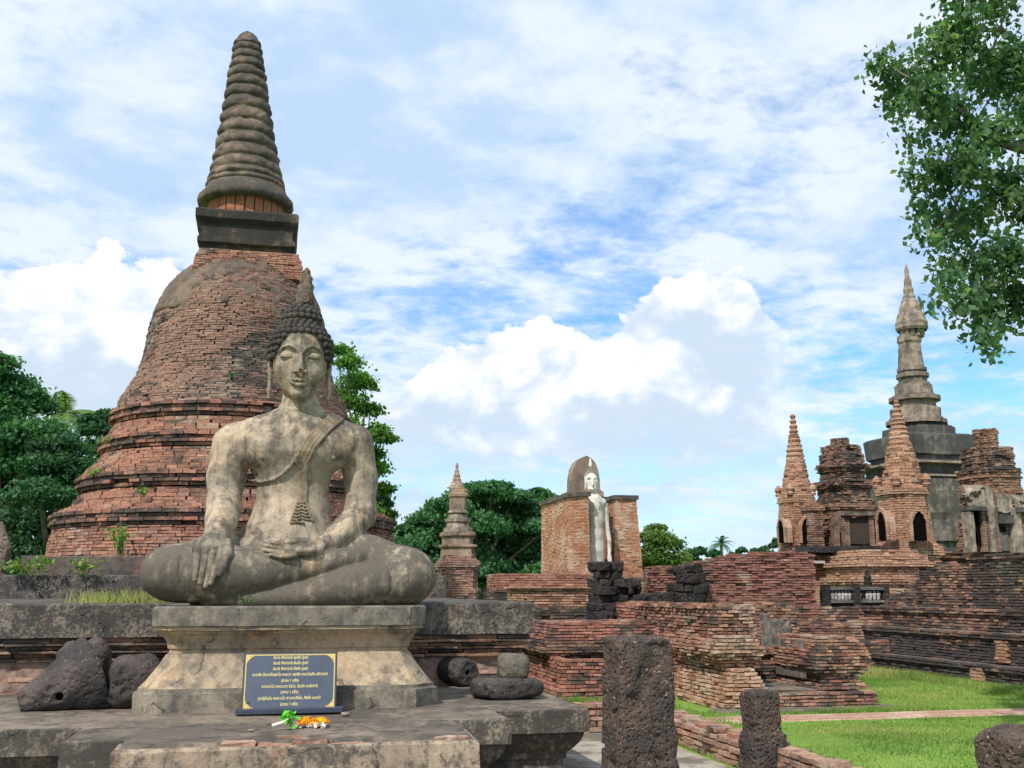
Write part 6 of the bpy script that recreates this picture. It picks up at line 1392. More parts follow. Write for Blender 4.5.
    Cp = Sculpt(hp(262, 402, -40), hp(338, 292, 40), .008)
    Cp.ell(hp(300, 351, 3), R(30.5, 31, 30.5), 0); Cp.ell(hp(300, 318, 3), R(17.5, 18, 15.5), .05)
    Cp.ell(hp(300, 371, -30), R(27.0, 28, 35.6), .0, 's')
    Cp.put(lambda x, y, z: z-hp(300, 383, 0)[2]+0*x+0*y, hp(262, 430, -40), hp(338, 383, 40), 0.0, 's')
    V, Q = Cp.mesh(); hair.add(V, Q)
    def curl(p, r):
        n = 7; m = 5; th = np.arange(n)*2*pi/n; ph = np.linspace(0.02, pi-.02, m)
        g = np.array([[(sin(f)*cos(t), sin(f)*sin(t), cos(f)) for t in th] for f in ph])*np.array((r, r*.8, r))
        hair.grid(p+g, closed_v=True)
    def ring_rows(cy_, ry, rx, rz, lat0, lat1, nrow, first):
        for i in range(nrow):
            la = lat0+(lat1-lat0)*i/(nrow-1); rr = cos(la); n = max(1, int(2*pi*rr*rx/6.3))
            for j in range(n):
                th = 2*pi*(j+0.5*(i % 2))/n; x = 300+rx*rr*cos(th); d = 3+rz*rr*sin(th); y = cy_-ry*sin(la)
                if first:
                    if ((x-300)/26.2)**2+((y-371)/36.2)**2 < 1.0 and d < 0: continue
                    if y < 336 and abs(x-300) < 15: pass
                if d > 22: continue
                curl(hp(x, y, d), rng.uniform(3.3, 3.9)*u)
    ring_rows(351, 31.5, 31.5, 32, radians(-50), radians(66), 11, True)
    ring_rows(318, 15.8, 18.2, 18.5, radians(-15), radians(86), 6, False)
    hair.build('hair', M['hair'], root, smooth=True)
    fl = MB(); pr = [(10, 302), (11.5, 299), (10.5, 296), (11.0, 291), (9.5, 286), (9.6, 281), (7.6, 277), (7.4, 272), (5.2, 268), (3.4, 264), (1.2, 261), (.05, 260)]
    ctr = hp(302, 300, 4)
    prof = [(r*.80*u, -(y-300)*u+ctr[2]) for r, y in pr]
    fl.lathe(prof, ctr[0], ctr[1], 24, disp=lambda x, y, z: .009*np.sin(np.arctan2(y, x)*8+z*22)+.007*np.sin(z*70), lean=(0.03, 0), zref=ctr[2])
    for k in range(3): fl.tube([hp(302+3.6*cos(t), 297-3.6*sin(t), -8.5) for t in np.linspace(0, 2*pi, 13)], (.9-.2*k)*u, 6)
    fl.build('flame_finial', M['flame'], root, smooth=True)
    return root
build_statue()
# ------------------------------------------------------------------ trees
def leaf_quads(c, size, rnd, droop=0.3):
    """rhombic leaves at points c (n,3)"""
    n = len(c); a = rng.normal(size=(n, 3)); a[:, 2] -= droop; a /= np.linalg.norm(a, axis=1)[:, None]
    b_ = rng.normal(size=(n, 3)); b_[:, 2] *= .6; b_ -= (a*b_).sum(1)[:, None]*a; b_ /= np.linalg.norm(b_, axis=1)[:, None]
    L = size*rng.uniform(.7, 1.3, n)[:, None]; w = L*.34
    fold = np.cross(a, b_)*L*.08
    v = np.stack([c-a*L*.5, c+b_*w+fold, c+a*L*.5, c-b_*w+fold], 1).reshape(-1, 3)
    f = np.arange(4*n).reshape(-1, 4); return v, f, np.repeat(rnd, 4)
def clumps(blobs, per, leaves, size, flat=.75, spread=.26):
    """blobs: (centre, radius); clumps of leaves on the outside of each"""
    C = []; R = []
    for (c, r) in blobs:
        d = rng.normal(size=(per, 3)); d /= np.linalg.norm(d, axis=1)[:, None]; d[:, 2] = np.abs(d[:, 2])*.9-.25*rng.random(per)
        cc = np.array(c)+d*r*rng.uniform(.72, 1.04, per)[:, None]*np.array((1, 1, .8)); tone = rng.random(per)*.55
        for q, tn in zip(cc, tone):
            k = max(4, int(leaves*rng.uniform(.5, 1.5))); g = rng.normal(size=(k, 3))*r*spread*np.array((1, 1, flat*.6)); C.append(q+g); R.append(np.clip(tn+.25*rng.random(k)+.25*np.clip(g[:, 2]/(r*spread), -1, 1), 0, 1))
    C = np.vstack(C); return leaf_quads(C, size, np.concatenate(R))
def tree(name, label, base, blobs, mat, size, per, leaves, trunk_r=.25, cat='tree', group=None, flat=.75, spread=.26, limbs=True):
    base = np.array(base, float); r = thing(name, base, label, cat, group)
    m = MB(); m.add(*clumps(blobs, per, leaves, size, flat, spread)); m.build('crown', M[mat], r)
    t = MB(); cen = np.mean([c for c, _ in blobs], 0); fork = base+(cen-base)*np.array((.5, .5, .45))
    t.tube([base, base+(fork-base)*.5+np.array((.1*trunk_r, 0, 0)), fork], [trunk_r*1.25, trunk_r, trunk_r*.8], 9)
    for (c, q) in blobs[:14]:
        c = np.array(c); mid = fork+(c-fork)*.5+np.array((0, 0, -.12*q)); t.tube([fork, mid, c], [trunk_r*.55, trunk_r*.32, trunk_r*.1], 6)
    t.build('trunk', M['bark'], r); return r
def BL(lst, Y, dy=1.5):
    out = []
    for (px_, py, rp) in lst:
        y = Y+random.uniform(-dy, dy); c = P(px_, py, y); out.append((c, rp*y/FOC*1.02))
    return out
def trees():
    GRP = 'trees beyond the ruins'
    Y = 36; tree('broadleaf_tree', 'tall dark broadleaf tree at the far left edge of the photo', (Xp(-5, 560, Y), Y, 0), BL([(-30, 420, 45), (5, 392, 26), (22, 408, 24), (-10, 372, 22), (30, 440, 28), (38, 455, 18), (0, 470, 40), (-40, 480, 40), (20, 500, 34), (50, 488, 22)], Y), 'leaf_mid', .16, 44, 80, .4, group=GRP)
    Y = 33; tree('broadleaf_tree', 'dark rounded tree with low crown left of the brick chedi', (Xp(62, 560, Y), Y, 0), BL([(55, 470, 24), (75, 478, 24), (60, 450, 20), (40, 500, 26), (78, 505, 22), (55, 530, 26), (20, 530, 30), (90, 470, 14), (10, 555, 24), (45, 555, 20), (30, 575, 22), (70, 570, 18), (0, 585, 24), (88, 560, 14), (100, 540, 12)], Y), 'leaf_dark', .155, 40, 75, .3, group=GRP)
    Y = 45; tree('broadleaf_tree', 'small dark tree half hidden by the shoulder of the brick chedi', (Xp(108, 560, Y), Y, 0), BL([(100, 432, 16), (112, 420, 13), (92, 452, 13), (118, 450, 18), (105, 475, 16), (88, 420, 7)], Y, 1), 'leaf_dark', .19, 30, 60, .3, group=GRP)
    # bright young tree right of the chedi
    Y = 29; tree('leafy_tree', 'bright green loose-leaved tree showing behind the seated statue and chedi', (Xp(352, 560, Y), Y, 0), BL([(338, 352, 9), (348, 366, 11), (356, 380, 10), (342, 395, 16), (366, 386, 8), (378, 432, 9), (370, 412, 9), (385, 440, 7), (362, 440, 14), (374, 470, 9), (384, 515, 8), (381, 490, 8), (365, 470, 14), (360, 510, 14), (345, 430, 16), (372, 455, 10), (352, 405, 12)], Y, 1), 'leaf_bright', .125, 20, 26, .12, group=GRP, spread=.5)
    Y = 31.5; tree('broadleaf_tree', 'dark green tree low behind the bright loose-leaved one', (Xp(366, 560, Y), Y, 0), BL([(372, 500, 14), (378, 520, 12), (362, 530, 18), (384, 505, 7)], Y, 1), 'leaf_dark', .14, 28, 50, .2, group=GRP)
    Y = 90; tree('rain_tree', 'huge umbrella-shaped dark rain tree behind the lotus-bud stupa', (Xp(485, 580, Y), Y, 0), BL([(470, 495, 16), (492, 492, 16), (512, 500, 15), (450, 508, 16), (430, 522, 16), (412, 532, 12), (402, 545, 10), (530, 512, 16), (545, 530, 16), (430, 548, 22), (470, 530, 28), (505, 530, 28), (540, 555, 20), (505, 558, 24), (465, 562, 24), (430, 570, 20), (408, 560, 12), (445, 535, 20), (485, 512, 20), (520, 545, 20), (490, 545, 22), (450, 555, 22), (480, 575, 24), (520, 575, 20), (400, 575, 14), (440, 585, 18), (545, 575, 16), (500, 588, 14), (475, 590, 12), (530, 588, 14)], Y, 5), 'leaf_rain', .40, 50, 60, .45, group=GRP, flat=.5, spread=.3)
    Y = 100; tree('broadleaf_tree', 'dark feathery tree touching the left wall of the mondop', (Xp(540, 580, Y), Y, 0), BL([(525, 497, 8), (538, 494, 8), (548, 500, 10), (532, 515, 12), (548, 525, 14), (540, 550, 14)], Y, 3), 'leaf_mid', .5, 26, 34, .6, group=GRP, flat=.5)
    Y = 70; tree('feathery_tree', 'pale olive feathery tree right of the mondop', (Xp(660, 590, Y), Y, 0), BL([(655, 540, 13), (668, 548, 13), (650, 558, 14), (672, 562, 12), (645, 570, 12), (662, 572, 16), (682, 558, 7), (656, 530, 7)], Y, 2), 'leaf_olive', .24, 34, 56, .35, group=GRP, spread=.36)
    Y = 150
    for i, (a, pts) in enumerate([('low dark tree far off just right of the olive tree', [(690, 556, 8), (700, 552, 6), (682, 560, 8), (694, 566, 10)]), ('flat far-off tree under the small distant palm', [(715, 555, 6), (735, 557, 6), (725, 562, 8), (742, 551, 4)]), ('small far-off tree at the foot of the leftmost needle stupa', [(755, 552, 4), (765, 550, 4), (774, 546, 3.5), (776, 541, 2.5), (770, 556, 6)])]):
        tree('distant_tree', a, (Xp(pts[0][0], 580, Y), Y, 0), BL(pts, Y, 3), 'leaf_dark', .7, 22, 26, .5, group=GRP)
    # palms
    def palm(label, px_, top, Y, fr, n, trunk, mat, up=.5, wid=.04):
        c = P(px_, top, Y); r = thing('palm_tree', (c[0], Y, 0), label, 'palm', 'palms beyond the ruins'); t = MB(); t.tube([(c[0], Y, 0), (c[0]+.1, Y, c[2]*.5), tuple(c)], [trunk*1.2, trunk, trunk*.8], 8); t.build('trunk', M['bark'], r)
        m = MB(); V = []
        for k in range(n):
            th = 2*pi*k/n+random.uniform(-.2, .2); e = random.uniform(-.4, 1.1) if up else random.uniform(-.6, 1.3); L = fr*random.uniform(.8, 1.1); s = np.linspace(0, 1, 9)
            dirh = np.array((cos(th), sin(th), 0)); path = c+dirh*(L*s*cos(e))[:, None]+np.array((0, 0, 1))*(L*(s*sin(e)-.55*s*s*(1.0)))[:, None]
            m.tube(path, L*.008, 4, rnd=.6)
            tg = np.gradient(path, axis=0); tg /= np.linalg.norm(tg, axis=1)[:, None]; side = np.cross(tg, (0, 0, 1)); side /= np.linalg.norm(side, axis=1)[:, None]+1e-6
            for i in range(1, 9):
                for q in range(3):
                    p = path[i]-tg[i]*L/9*q/3
                    for sg in (-1, 1):
                        ll = L*.26*sin(pi*min(.95, s[i]+.12))**.7; tip = p+side[i]*sg*ll*.8+tg[i]*ll*.5-np.array((0, 0, ll*.35)); w = tg[i]*L*.022
                        m.add([p-w, p+w, tip], [[0, 1, 2, 2]], random.random())
        m.build('fronds', M[mat], r)
    palm('coconut palm showing its crown above the dark trees on the left', 66, 412, 50, 2.9, 15, .14, 'leaf_olive')
    palm('small distant fan-crowned palm between the olive tree and the needle stupa', 721, 543, 120, 2.2, 20, .2, 'leaf_dark', 0)
    # thin grey trunk at the left edge
    m = MB(); Y = 19.0; x = Xp(2, 560, Y); m.tube([(x, Y, 1.3), (x-.02, Y, 1.9), (x+.05, Y, 2.3), (x-.08, Y, 2.75)], [.11, .09, .10, .04], 9); o = m.build('tree_stump', M['bark'], None, loc=(x, Y, 1.45)); tag(o, 'grey broken tree stump on the terrace at the far left edge', 'stump')
trees()

# the near branch hanging into the top right corner
def near_tree():
    Y = 9.6; base = np.array((10.6, 10.4, 0)); r = thing('overhanging_tree', base, 'near leafy tree whose branches hang into the top right corner', 'tree')
    lst = [(880, 62, 15), (892, 95, 16), (905, 70, 20), (925, 95, 24), (895, 118, 9), (930, 50, 20), (912, 140, 12), (950, 30, 28), (985, 5, 26), (975, 70, 30), (950, 120, 26), (1005, 60, 34), (915, 165, 12), (935, 170, 20), (922, 205, 14), (960, 165, 24), (990, 130, 24), (1030, 110, 34), (920, 232, 12), (940, 225, 20), (970, 210, 24), (1000, 185, 26), (1035, 200, 34), (950, 258, 16), (975, 262, 22), (940, 280, 11), (935, 305, 8), (1005, 250, 26), (965, 300, 18), (990, 305, 20), (1020, 290, 22), (975, 330, 12), (985, 342, 8), (1040, 320, 18), (1070, 40, 45), (1080, 140, 50), (1080, 250, 45), (1010, -40, 40), (960, -20, 25), (1060, -60, 60), (1120, 60, 60)]
    C = []; R = []
    tips = []
    for (px_, py, rp) in lst:
        y = Y+random.uniform(-.8, .8); c = P(px_+5, py, y); q = rp*y/FOC*1.1; n = int(max(4, rp*rp/17)); tips.append((c, q))
        for k in range(n):
            d = rng.normal(size=3); d /= np.linalg.norm(d); cc = c+d*q*rng.uniform(.3, 1.0); nl = rng.integers(8, 20); tone = rng.random()*.6
            g = np.clip(rng.normal(size=(nl, 3)), -1.5, 1.5)*np.array((.11, .11, .11))-np.array((0, 0, .05)); C.append(cc+g); R.append(np.clip(tone+.4*rng.random(nl), 0, 1))
    C = np.vstack(C); m = MB(); Rr = np.concatenate(R); sm = rng.random(len(C)) < .45; m.add(*leaf_quads(C[sm], .068, Rr[sm], .9)); m.add(*leaf_quads(C[~sm], .10, Rr[~sm], .9)); m.build('crown', M['leaf_near'], r)
    t = MB(); t.tube([base, (10.5, 10.3, 1.6), (10.2, 10.2, 3.2), (9.8, 10, 4.6), (9.6, 9.9, 6.5)], [.32, .26, .23, .2, .12], 12)
    limb = [np.array((9.9, 10.05, 4.3)), P(1060, 160, 9.8), P(1000, 143, 9.7), P(975, 122, 9.6), P(945, 100, 9.6), P(922, 82, 9.5)]
    t.tube(limb, [.11, .075, .05, .038, .026, .012], 8)
    limb2 = [P(1060, 160, 9.8), P(1010, 175, 9.7), P(968, 178, 9.6), P(956, 205, 9.6), P(940, 225, 9.5)]; t.tube(limb2, [.05, .035, .022, .016, .008], 6)
    limb3 = [np.array((9.75, 10, 5.0)), P(1040, 60, 9.8), P(1000, 30, 9.7), P(960, 30, 9.6)]; t.tube(limb3, [.09, .06, .035, .012], 7)
    limb4 = [np.array((9.9, 10.05, 4.0)), P(1050, 270, 9.7), P(1000, 280, 9.6), P(975, 310, 9.5)]; t.tube(limb4, [.07, .04, .025, .01], 6)
    for (c, q) in tips:
        j = min((limb[1:]+limb2+limb3[1:]+limb4[1:]), key=lambda p: np.linalg.norm(np.array(p)-c)); j = np.array(j); t.tube([j, (j+c)/2+np.array((0, 0, -.04)), c], [.012, .009, .004], 4)
    t.build('trunk', M['bark'], r)
near_tree()
# ------------------------------------------------------------------ the sign, offerings and loose stones
def sign():
    y0 = G(290, 714, PZ)[1]; Yf = y0; r = thing('sign_plaque', (Xp(290, 712, Yf), Yf, PZ), 'navy blue prayer plaque with gold border and gold Thai lettering', 'sign')
    W = (Xp(338, 690, Yf)-Xp(243, 690, Yf)); zb = Zp(290, 711, Yf); H = (Zp(290, 651.5, Yf+.08)-zb); cx = Xp(290, 680, Yf); tilt = radians(10)
    def T(v):
        v = np.asarray(v, float); y = v[..., 1]*cos(tilt)+v[..., 2]*sin(tilt); z = -v[..., 1]*sin(tilt)+v[..., 2]*cos(tilt)
        yaw = radians(-1.5); x = v[..., 0]; return np.stack([cx+x*cos(yaw)-y*sin(yaw), Yf+.02+x*sin(yaw)+y*cos(yaw), zb+z], -1)
    def plate(name, hw, z0, z1, ya, yb, mat, par=r):
        m = MB(); v = T([(-hw, ya, z0), (hw, ya, z0), (hw, yb, z0), (-hw, yb, z0), (-hw, ya, z1), (hw, ya, z1), (hw, yb, z1), (-hw, yb, z1)]); m.add(v, BOXF); return m.build(name, M[mat], par)
    plate('backing', W/2, 0, H, 0, .03, 'sign_edge')
    pn = plate('panel', W/2-.008, .008, H-.008, -.004, .002, 'sign_navy')
    # border: four strips and cusped corner ornaments
    bd = MB(); a = W/2-.018; i0, i1 = .018, H-.018; w = .009
    def strip(x0, x1, z0, z1, m, d=-.0065): m.add(T([(x0, d, z0), (x1, d, z0), (x1, d, z1), (x0, d, z1)]), [[0, 1, 2, 3]])
    strip(-a, a, i0, i0+w, bd); strip(-a, a, i1-w, i1, bd); strip(-a, -a+w, i0, i1, bd); strip(a-w, a, i0, i1, bd); bd.build('border', M['sign_gold'], r)
    for sx in (-1, 1):
        for sz in (0, 1):
            m = MB(); cx0, cz0 = sx*a, (i0 if sz == 0 else i1); dz = 1 if sz == 0 else -1
            pts = [(0, 0), (.115, 0), (.105, .016), (.088, .014), (.082, .028), (.066, .024), (.058, .044), (.044, .044), (.044, .058), (.024, .066), (.028, .082), (.014, .088), (.016, .105), (0, .115)]
            v = T([(cx0-sx*x, -.0075, cz0+dz*z) for x, z in [(a_*.74, b_*.74) for a_, b_ in pts]]); idx = list(range(len(pts)))
            c = T([(cx0-sx*.018, -.0075, cz0+dz*.018)])[0]; m.add(np.vstack([v, c]), [[i, (i+1) % len(pts), len(pts), len(pts)] for i in idx]); m.build('corner_ornament', M['sign_gold'], r)
    lines = ['อิมานิ สักการานิ พุทธัง ปูเชมิ', 'อิมานิ สักการานิ ธัมมัง ปูเชมิ', 'อิมานิ สักการานิ สังฆัง ปูเชมิ', 'อะระหัง สัมมาสัมพุทโธ ภะคะวา, พุทธัง ภะคะวันตัง อภิวาเทมิ', '(กราบ 1 ครั้ง)', 'สวากขาโต ภะคะวะตา ธัมโม, ธัมมัง นะมัสสามิ', '(กราบ 1 ครั้ง)', 'สุปะฏิปันโน ภะคะวะโต สาวะกะสังโฆ, สังฆัง นะมามิ', '(กราบ 1 ครั้ง)']
    wid = [.40, .40, .40, .86, .20, .64, .20, .715, .20]; ys = [.092, .187, .285, .383, .487, .585, .683, .785, .888]
    dg = None
    for k, (tx, wd, yy) in enumerate(zip(lines, wid, ys)):
        cu = bpy.data.curves.new('line', 'FONT'); cu.body = tx; cu.align_x = 'CENTER'; cu.size = 1.0; cu.offset = .012; cu.resolution_u = 3
        tmp = bpy.data.objects.new('line', cu); COL.objects.link(tmp); bpy.context.view_layer.update()
        me = bpy.data.meshes.new_from_object(tmp.evaluated_get(bpy.context.evaluated_depsgraph_get())); bpy.data.objects.remove(tmp); bpy.data.curves.remove(cu)
        n = len(me.vertices); co = np.zeros(n*3, np.float32); me.vertices.foreach_get('co', co); co = co.reshape(-1, 3).astype(float)
        sx = wd*(W-.06)/max(1e-6, np.ptp(co[:, 0])); sz = min(sx*1.25, .058); co[:, 0] = (co[:, 0]-(co[:, 0].min()+co[:, 0].max())/2)*sx; zc = H*(1-yy)-.35*sz
        v = T(np.stack([co[:, 0], np.full(n, -.0085), zc+co[:, 1]*sz], -1)); me.vertices.foreach_set('co', (v-wloc(r)).astype(np.float32).ravel()); me.update(); me.materials.clear(); me.materials.append(M['sign_text'])
        o = bpy.data.objects.new('text_line', me); COL.objects.link(o); o.parent = r
    ft = MB(); X0, X1 = Xp(235.5, 713, Yf), Xp(342.5, 713, Yf); ft.box(((X0+X1)/2, Yf+.01, PZ+.030), ((X1-X0)/2, .075, .022)); ft.build('stand', M['sign_foot'], r, bevel=.006)
    for px_ in (247, 334):
        m = MB(); m.box((Xp(px_, 709, Yf), Yf+.055, PZ+.07), (.018, .02, .03)); m.build('bracket', M['sign_edge'], r)
sign()

def offerings():
    def at(px_, py, z): x, y = G(px_, py, z); return np.array((x, y, z))
    for (px_, py, lab) in [(306, 724, 'orange marigold garland with white petals, left one of the pair'), (320, 724, 'orange marigold bunch right beside the other, nearest the block edge')]:
        c = at(px_, py, .622); r = thing('marigold', c, lab, 'flowers', 'flower offerings before the plaque'); m = MB()
        n = 150; d = rng.normal(size=(n, 3)); d[:, 2] = np.abs(d[:, 2]); d /= np.linalg.norm(d, axis=1)[:, None]; q = c+d*np.array((.062, .05, .045)); v, f, rn = leaf_quads(q, .030, rng.random(n), 0); m.add(v, f, rn)
        g = MB(); rough_block(g, c+np.array((0, 0, .012)), (.055, .045, .035), seed=int(px_), power=2.2, amp=.01); m.build('petals', M['marigold'], r); g.build('heart', M['marigold'], r, smooth=True)
        w = MB(); q = c+rng.normal(size=(16, 3))*np.array((.035, .012, .008))+np.array((.005, -.055, -.004)); w.add(*leaf_quads(q, .04, rng.random(16), 0)); w.build('white_petals', M['petal_white'], r)
    c = at(286, 727, .622); r = thing('leaf_sprig', c, 'small fresh green leafy sprig with a white stem end left of the marigolds', 'offering'); m = MB(); q = c+rng.normal(size=(34, 3))*np.array((.035, .025, .03))+np.array((.015, 0, .055)); m.add(*leaf_quads(q, .055, rng.random(34), .1)); m.build('leaves', M['fresh_leaf'], r)
    s = MB(); s.tube([c+np.array((-.10, -.01, .012)), c+np.array((-.03, 0, .03)), c+np.array((.02, 0, .06))], [.014, .013, .007], 7); s.build('stem', M['petal_white'], r)
    for i, (px_, py, s_) in enumerate([(251, 731, .02), (268, 724, .016), (345, 715, .03)]):
        m = MB(); c = at(px_, py, .604); rough_block(m, c+np.array((0, 0, s_*.3)), (s_*1.5, s_, s_*.5), rz=i, seed=i, power=3, amp=.01); o = m.build('pebble', M['pale_stucco'], None, smooth=True, loc=c); tag(o, ['whitish pebble on the brick edge left of the leaf sprig', 'tiny pale pebble just in front of the plaque stand', 'flat pale chip right of the plaque stand'][i], 'pebble', 'pebbles on the platform')
offerings()

def log_stone(name, label, p0, p1, r0, r1, mat, seed, hole=None, cat='stone', flat=1.0, group='loose stones on the platform', h=.014, rough=.05):
    """a broken shaft of carved stone lying on its side, hollowed at the near end"""
    p0, p1 = np.array(p0, float), np.array(p1, float); R = max(r0, r1)+.12; lo = np.minimum(p0, p1)-R; hi = np.maximum(p0, p1)+R; S = Sculpt(lo, hi, h)
    x, y, z = np.meshgrid(*S.ax, indexing='ij'); d = p1-p0; L = np.linalg.norm(d); d = d/L
    t = (x-p0[0])*d[0]+(y-p0[1])*d[1]+(z-p0[2])*d[2]; rx = np.sqrt(np.maximum(((x-p0[0])**2+(y-p0[1])**2+((z-p0[2]))**2)-t*t, 0))
    rad = r0+(r1-r0)*np.clip(t/L, 0, 1); a = rx-rad; b_ = np.maximum(-t, t-L); rr = .04
    D = np.sqrt(np.maximum(a+rr, 0)**2+np.maximum(b_+rr, 0)**2)+np.minimum(np.maximum(a+rr, b_+rr), 0)-rr
    D = D+rough*(fbm(x*4, y*4, z*4, 4, seed)-.5)+rough*.4*(fbm(x*14, y*14, z*14, 2, seed+3)-.5)
    if hole:
        hc, hd, hr = hole; hc = np.array(hc); hd = np.array(hd)/np.linalg.norm(hd); tt = (x-hc[0])*hd[0]+(y-hc[1])*hd[1]+(z-hc[2])*hd[2]; q = np.sqrt(np.maximum((x-hc[0])**2+(y-hc[1])**2+(z-hc[2])**2-tt*tt, 0)); D = np.maximum(D, -np.maximum(q-hr, np.abs(tt)-.16))
    S.F = np.maximum(D, PZ+.004-z).astype(np.float32); S.F[0] = S.F[-1] = 1; S.F[:, 0] = S.F[:, -1] = 1; S.F[:, :, 0] = S.F[:, :, -1] = 1
    m = MB(); V, Q = S.mesh(); m.add(V, Q); o = m.build(name, M[mat], None, smooth=True, loc=((p0[0]+p1[0])/2, (p0[1]+p1[1])/2, PZ)); tag(o, label, cat, group); return o
def stones():
    def at(px_, py, z=PZ): x, y = G(px_, py, z); return np.array((x, y, z))
    a = at(22, 712); b_ = at(98, 708); ya = a[1]+.12
    log_stone('carved_stone', 'large tapered dark carved stone with a round socket hole at the left', (Xp(19, 703, ya), ya-.02, PZ+.05), (Xp(92, 680, ya), ya+.22, PZ+.27), .10, .38, 'fragment', 3, ((Xp(62, 697, ya), ya-.12, Zp(62, 697, ya-.16)), (.1, -1, .1), .033), h=.012, rough=.06)
    yb = 10.05
    m = MB(); c = (Xp(133, 675, yb), yb+.1, (Zp(133, 655, yb)+PZ)/2); rough_block(m, c, ((Xp(159, 675, yb)-Xp(107, 675, yb))/2, .28, (Zp(133, 655, yb)-PZ)/2), rz=.12, seed=5, amp=.10, power=4, n=8, fr=3.5); o = m.build('stone_block', M['fragment'], None, smooth=True, loc=(c[0], c[1], PZ)); tag(o, 'blocky dark stone between the tapered carved stone and the pedestal', 'stone', 'loose stones on the platform')
    yc = 10.75; m = MB(); c = (Xp(85, 665, yc), yc, (Zp(85, 638, yc)+PZ)/2); rough_block(m, c, ((Xp(110, 660, yc)-Xp(60, 660, yc))/2, .25, (Zp(85, 638, yc)-PZ)/2), rz=-.1, seed=8, amp=.14, power=5, n=8, fr=4); o = m.build('stone_block', M['fragment'], None, smooth=True, loc=(c[0], c[1], PZ)); tag(o, 'tall square dark stone standing behind the tapered carved stone', 'stone', 'loose stones on the platform')
    # right group
    e = at(467, 688); yd = e[1]+.10; rr = .148
    p0 = np.array((Xp(468, 674, yd), yd, PZ+rr)); p1 = p0+np.array((-.18, .42, 0))
    log_stone('stone_drum', 'dark round stone drum lying with its drilled end facing out', p0, p1, rr, rr*.95, 'fragment', 12, (p0, (-.18, .42, 0), .028), h=.011, rough=.03)
    ye = at(505, 700)[1]+.22; xa, xb = Xp(474, 690, ye), Xp(538, 690, ye); m = MB(); zt = Zp(505, 677, ye)
    c = ((xa+xb)/2, ye, (zt+PZ)/2); rough_block(m, c, ((xb-xa)/2*1.02, .24, (zt-PZ)/2*1.02), rz=.12, seed=21, amp=.07, power=4.5, n=9, fr=3); o = m.build('flat_stone', M['fragment'], None, smooth=True, loc=(c[0], c[1], PZ)); tag(o, 'broad flat black stone with a small block resting on it', 'stone', 'loose stones on the platform')
    m = MB(); c = (Xp(513, 667, ye), ye, zt+(Zp(513, 654, ye)-Zp(513, 679, ye))/2-.02); h = (Zp(513, 653.5, ye)-Zp(513, 679.5, ye))/2; rough_block(m, c, ((Xp(527, 667, ye)-Xp(498.5, 667, ye))/2, .12, h), rz=-.1, seed=27, amp=.07, power=4, n=8, fr=6); o = m.build('stone_block', M['fragment_pale'], None, smooth=True, loc=(c[0], c[1], zt)); tag(o, 'small pale-flecked stone block perched on the broad flat stone', 'stone', 'loose stones on the platform')
stones()

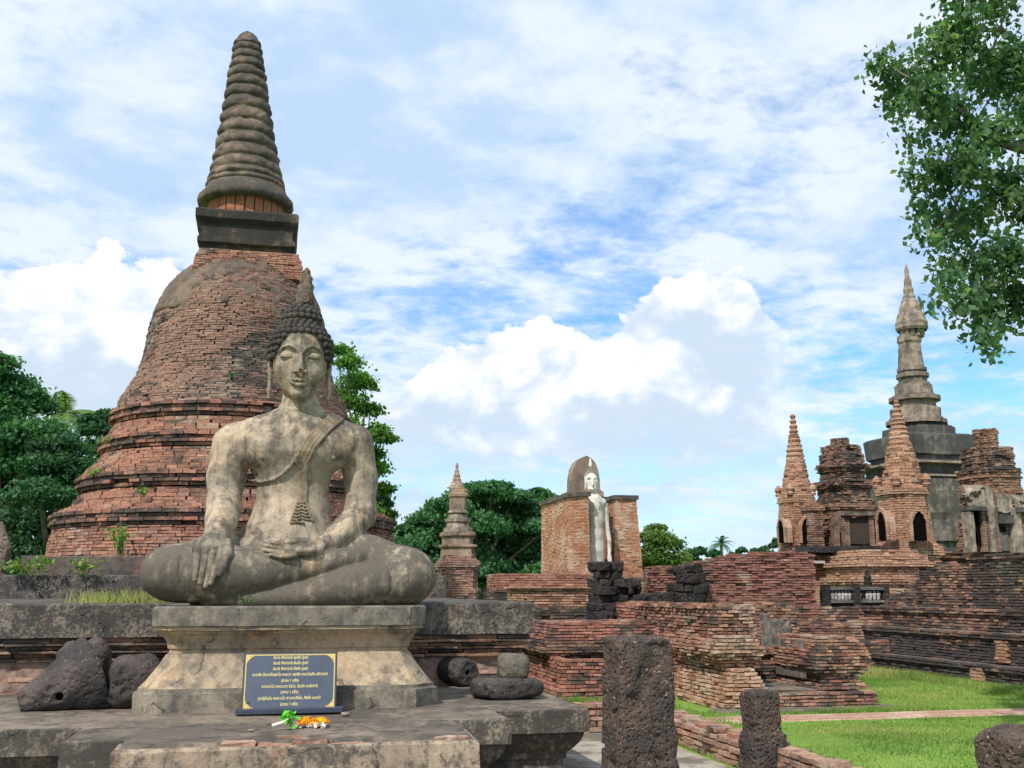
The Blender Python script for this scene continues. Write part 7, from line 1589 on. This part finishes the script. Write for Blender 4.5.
# ------------------------------------------------------------------ weeds growing out of the masonry
def weed(label, c, w, h, n, size, mat='weed', group='weeds growing on the old masonry', name='weed'):
    c = np.array(c, float); r = thing(name, c, label, 'weed', group); m = MB(); s = MB(); size = size*.68; n = int(n*1.7)
    for k in range(max(3, n//9)):
        tip = c+np.array((rng.normal()*w*.45, rng.normal()*w*.25-.05, h*rng.uniform(.5, 1.0))); s.tube([c+np.array((rng.normal()*w*.12, 0, -.03)), (c+tip)/2+np.array((0, -.02, .02)), tip], [.007, .006, .003], 4)
        q = (c+np.outer(rng.uniform(.35, 1.05, 9), tip-c))+rng.normal(size=(9, 3))*size*.55; m.add(*leaf_quads(q, size, rng.random(9), .3))
    m.build('leaves', M[mat], r); s.build('stem', M[mat], r)
def tuft(label, c, w, h, n, mat, name='grass_tuft'):
    c = np.array(c, float); m = MB(); x = c[0]+rng.normal(size=n)*w*.4; y = c[1]+rng.normal(size=n)*.10; hh = h*rng.uniform(.4, 1.1, n); l = rng.normal(size=(n, 2))*.4*hh[:, None]; wd = .008
    v = np.stack([np.stack([x-wd, y, 0*x+c[2]-.01], -1), np.stack([x+wd, y, 0*x+c[2]-.01], -1), np.stack([x+l[:, 0], y+l[:, 1]*.5, c[2]+hh], -1)], 1).reshape(-1, 3); f = np.arange(3*n).reshape(-1, 3); m.add(v, np.column_stack([f, f[:, 2]]), np.repeat(rng.random(n), 3)); o = m.build(name, M[mat], None, loc=c); tag(o, label, 'grass', 'grass tufts on the masonry', 'stuff')
def chedi_pt(px_, py, r):
    d = ray(px_, py); a = d[0]**2+d[1]**2; b_ = -2*(d[0]*CX+d[1]*CY); c = CX*CX+CY*CY-r*r; disc = max(0, b_*b_-4*a*c); t = (-b_-sqrt(disc))/(2*a); return np.array((d[0]*t, d[1]*t, EYE+d[2]*t))
def weeds():
    weed('bushy yellow-green weed at the foot of the chedi on its left', chedi_pt(120, 555, 3.75), .34, .55, 60, .12)
    weed('small leafy weed on the dark tier below the chedi', P(84, 574, 17.95), .34, .26, 40, .12)
    weed('sprawling low weed at the left end of the topmost step', P(28, 574, 17.9), .8, .26, 60, .13)
    weed('dark green sprig on the second brick band of the chedi', chedi_pt(144, 494, 3.2), .24, .14, 22, .09)
    weed('tiny dark sprig high on the face of the bell', chedi_pt(232, 378, 2.2), .22, .16, 18, .09, 'leaf_mid')
    weed('yellowish moss plant on the left ledge of the third band', chedi_pt(102, 443, 2.76), .3, .12, 30, .09)
    weed('little plant on the left shoulder of the second band', chedi_pt(93, 476, 3.0), .3, .14, 30, .09)
    weed('green plant at the foot of the platform beside the brick base', np.array((G(545, 692)[0], 12.6, 0)), .4, .42, 46, .11)
    tuft('wide dry yellow-green grass tuft on the long terrace wall left of the statue', (Xp(125, 604, 11.9), 11.9, SLAB_Z+.005), .62, .16, 260, 'straw_grass')
    weed('small weed on the pedestal slab under the crossed legs', P(247, 605.5, SLABF+.10), .10, .09, 18, .04, 'leaf_olive')
weeds()
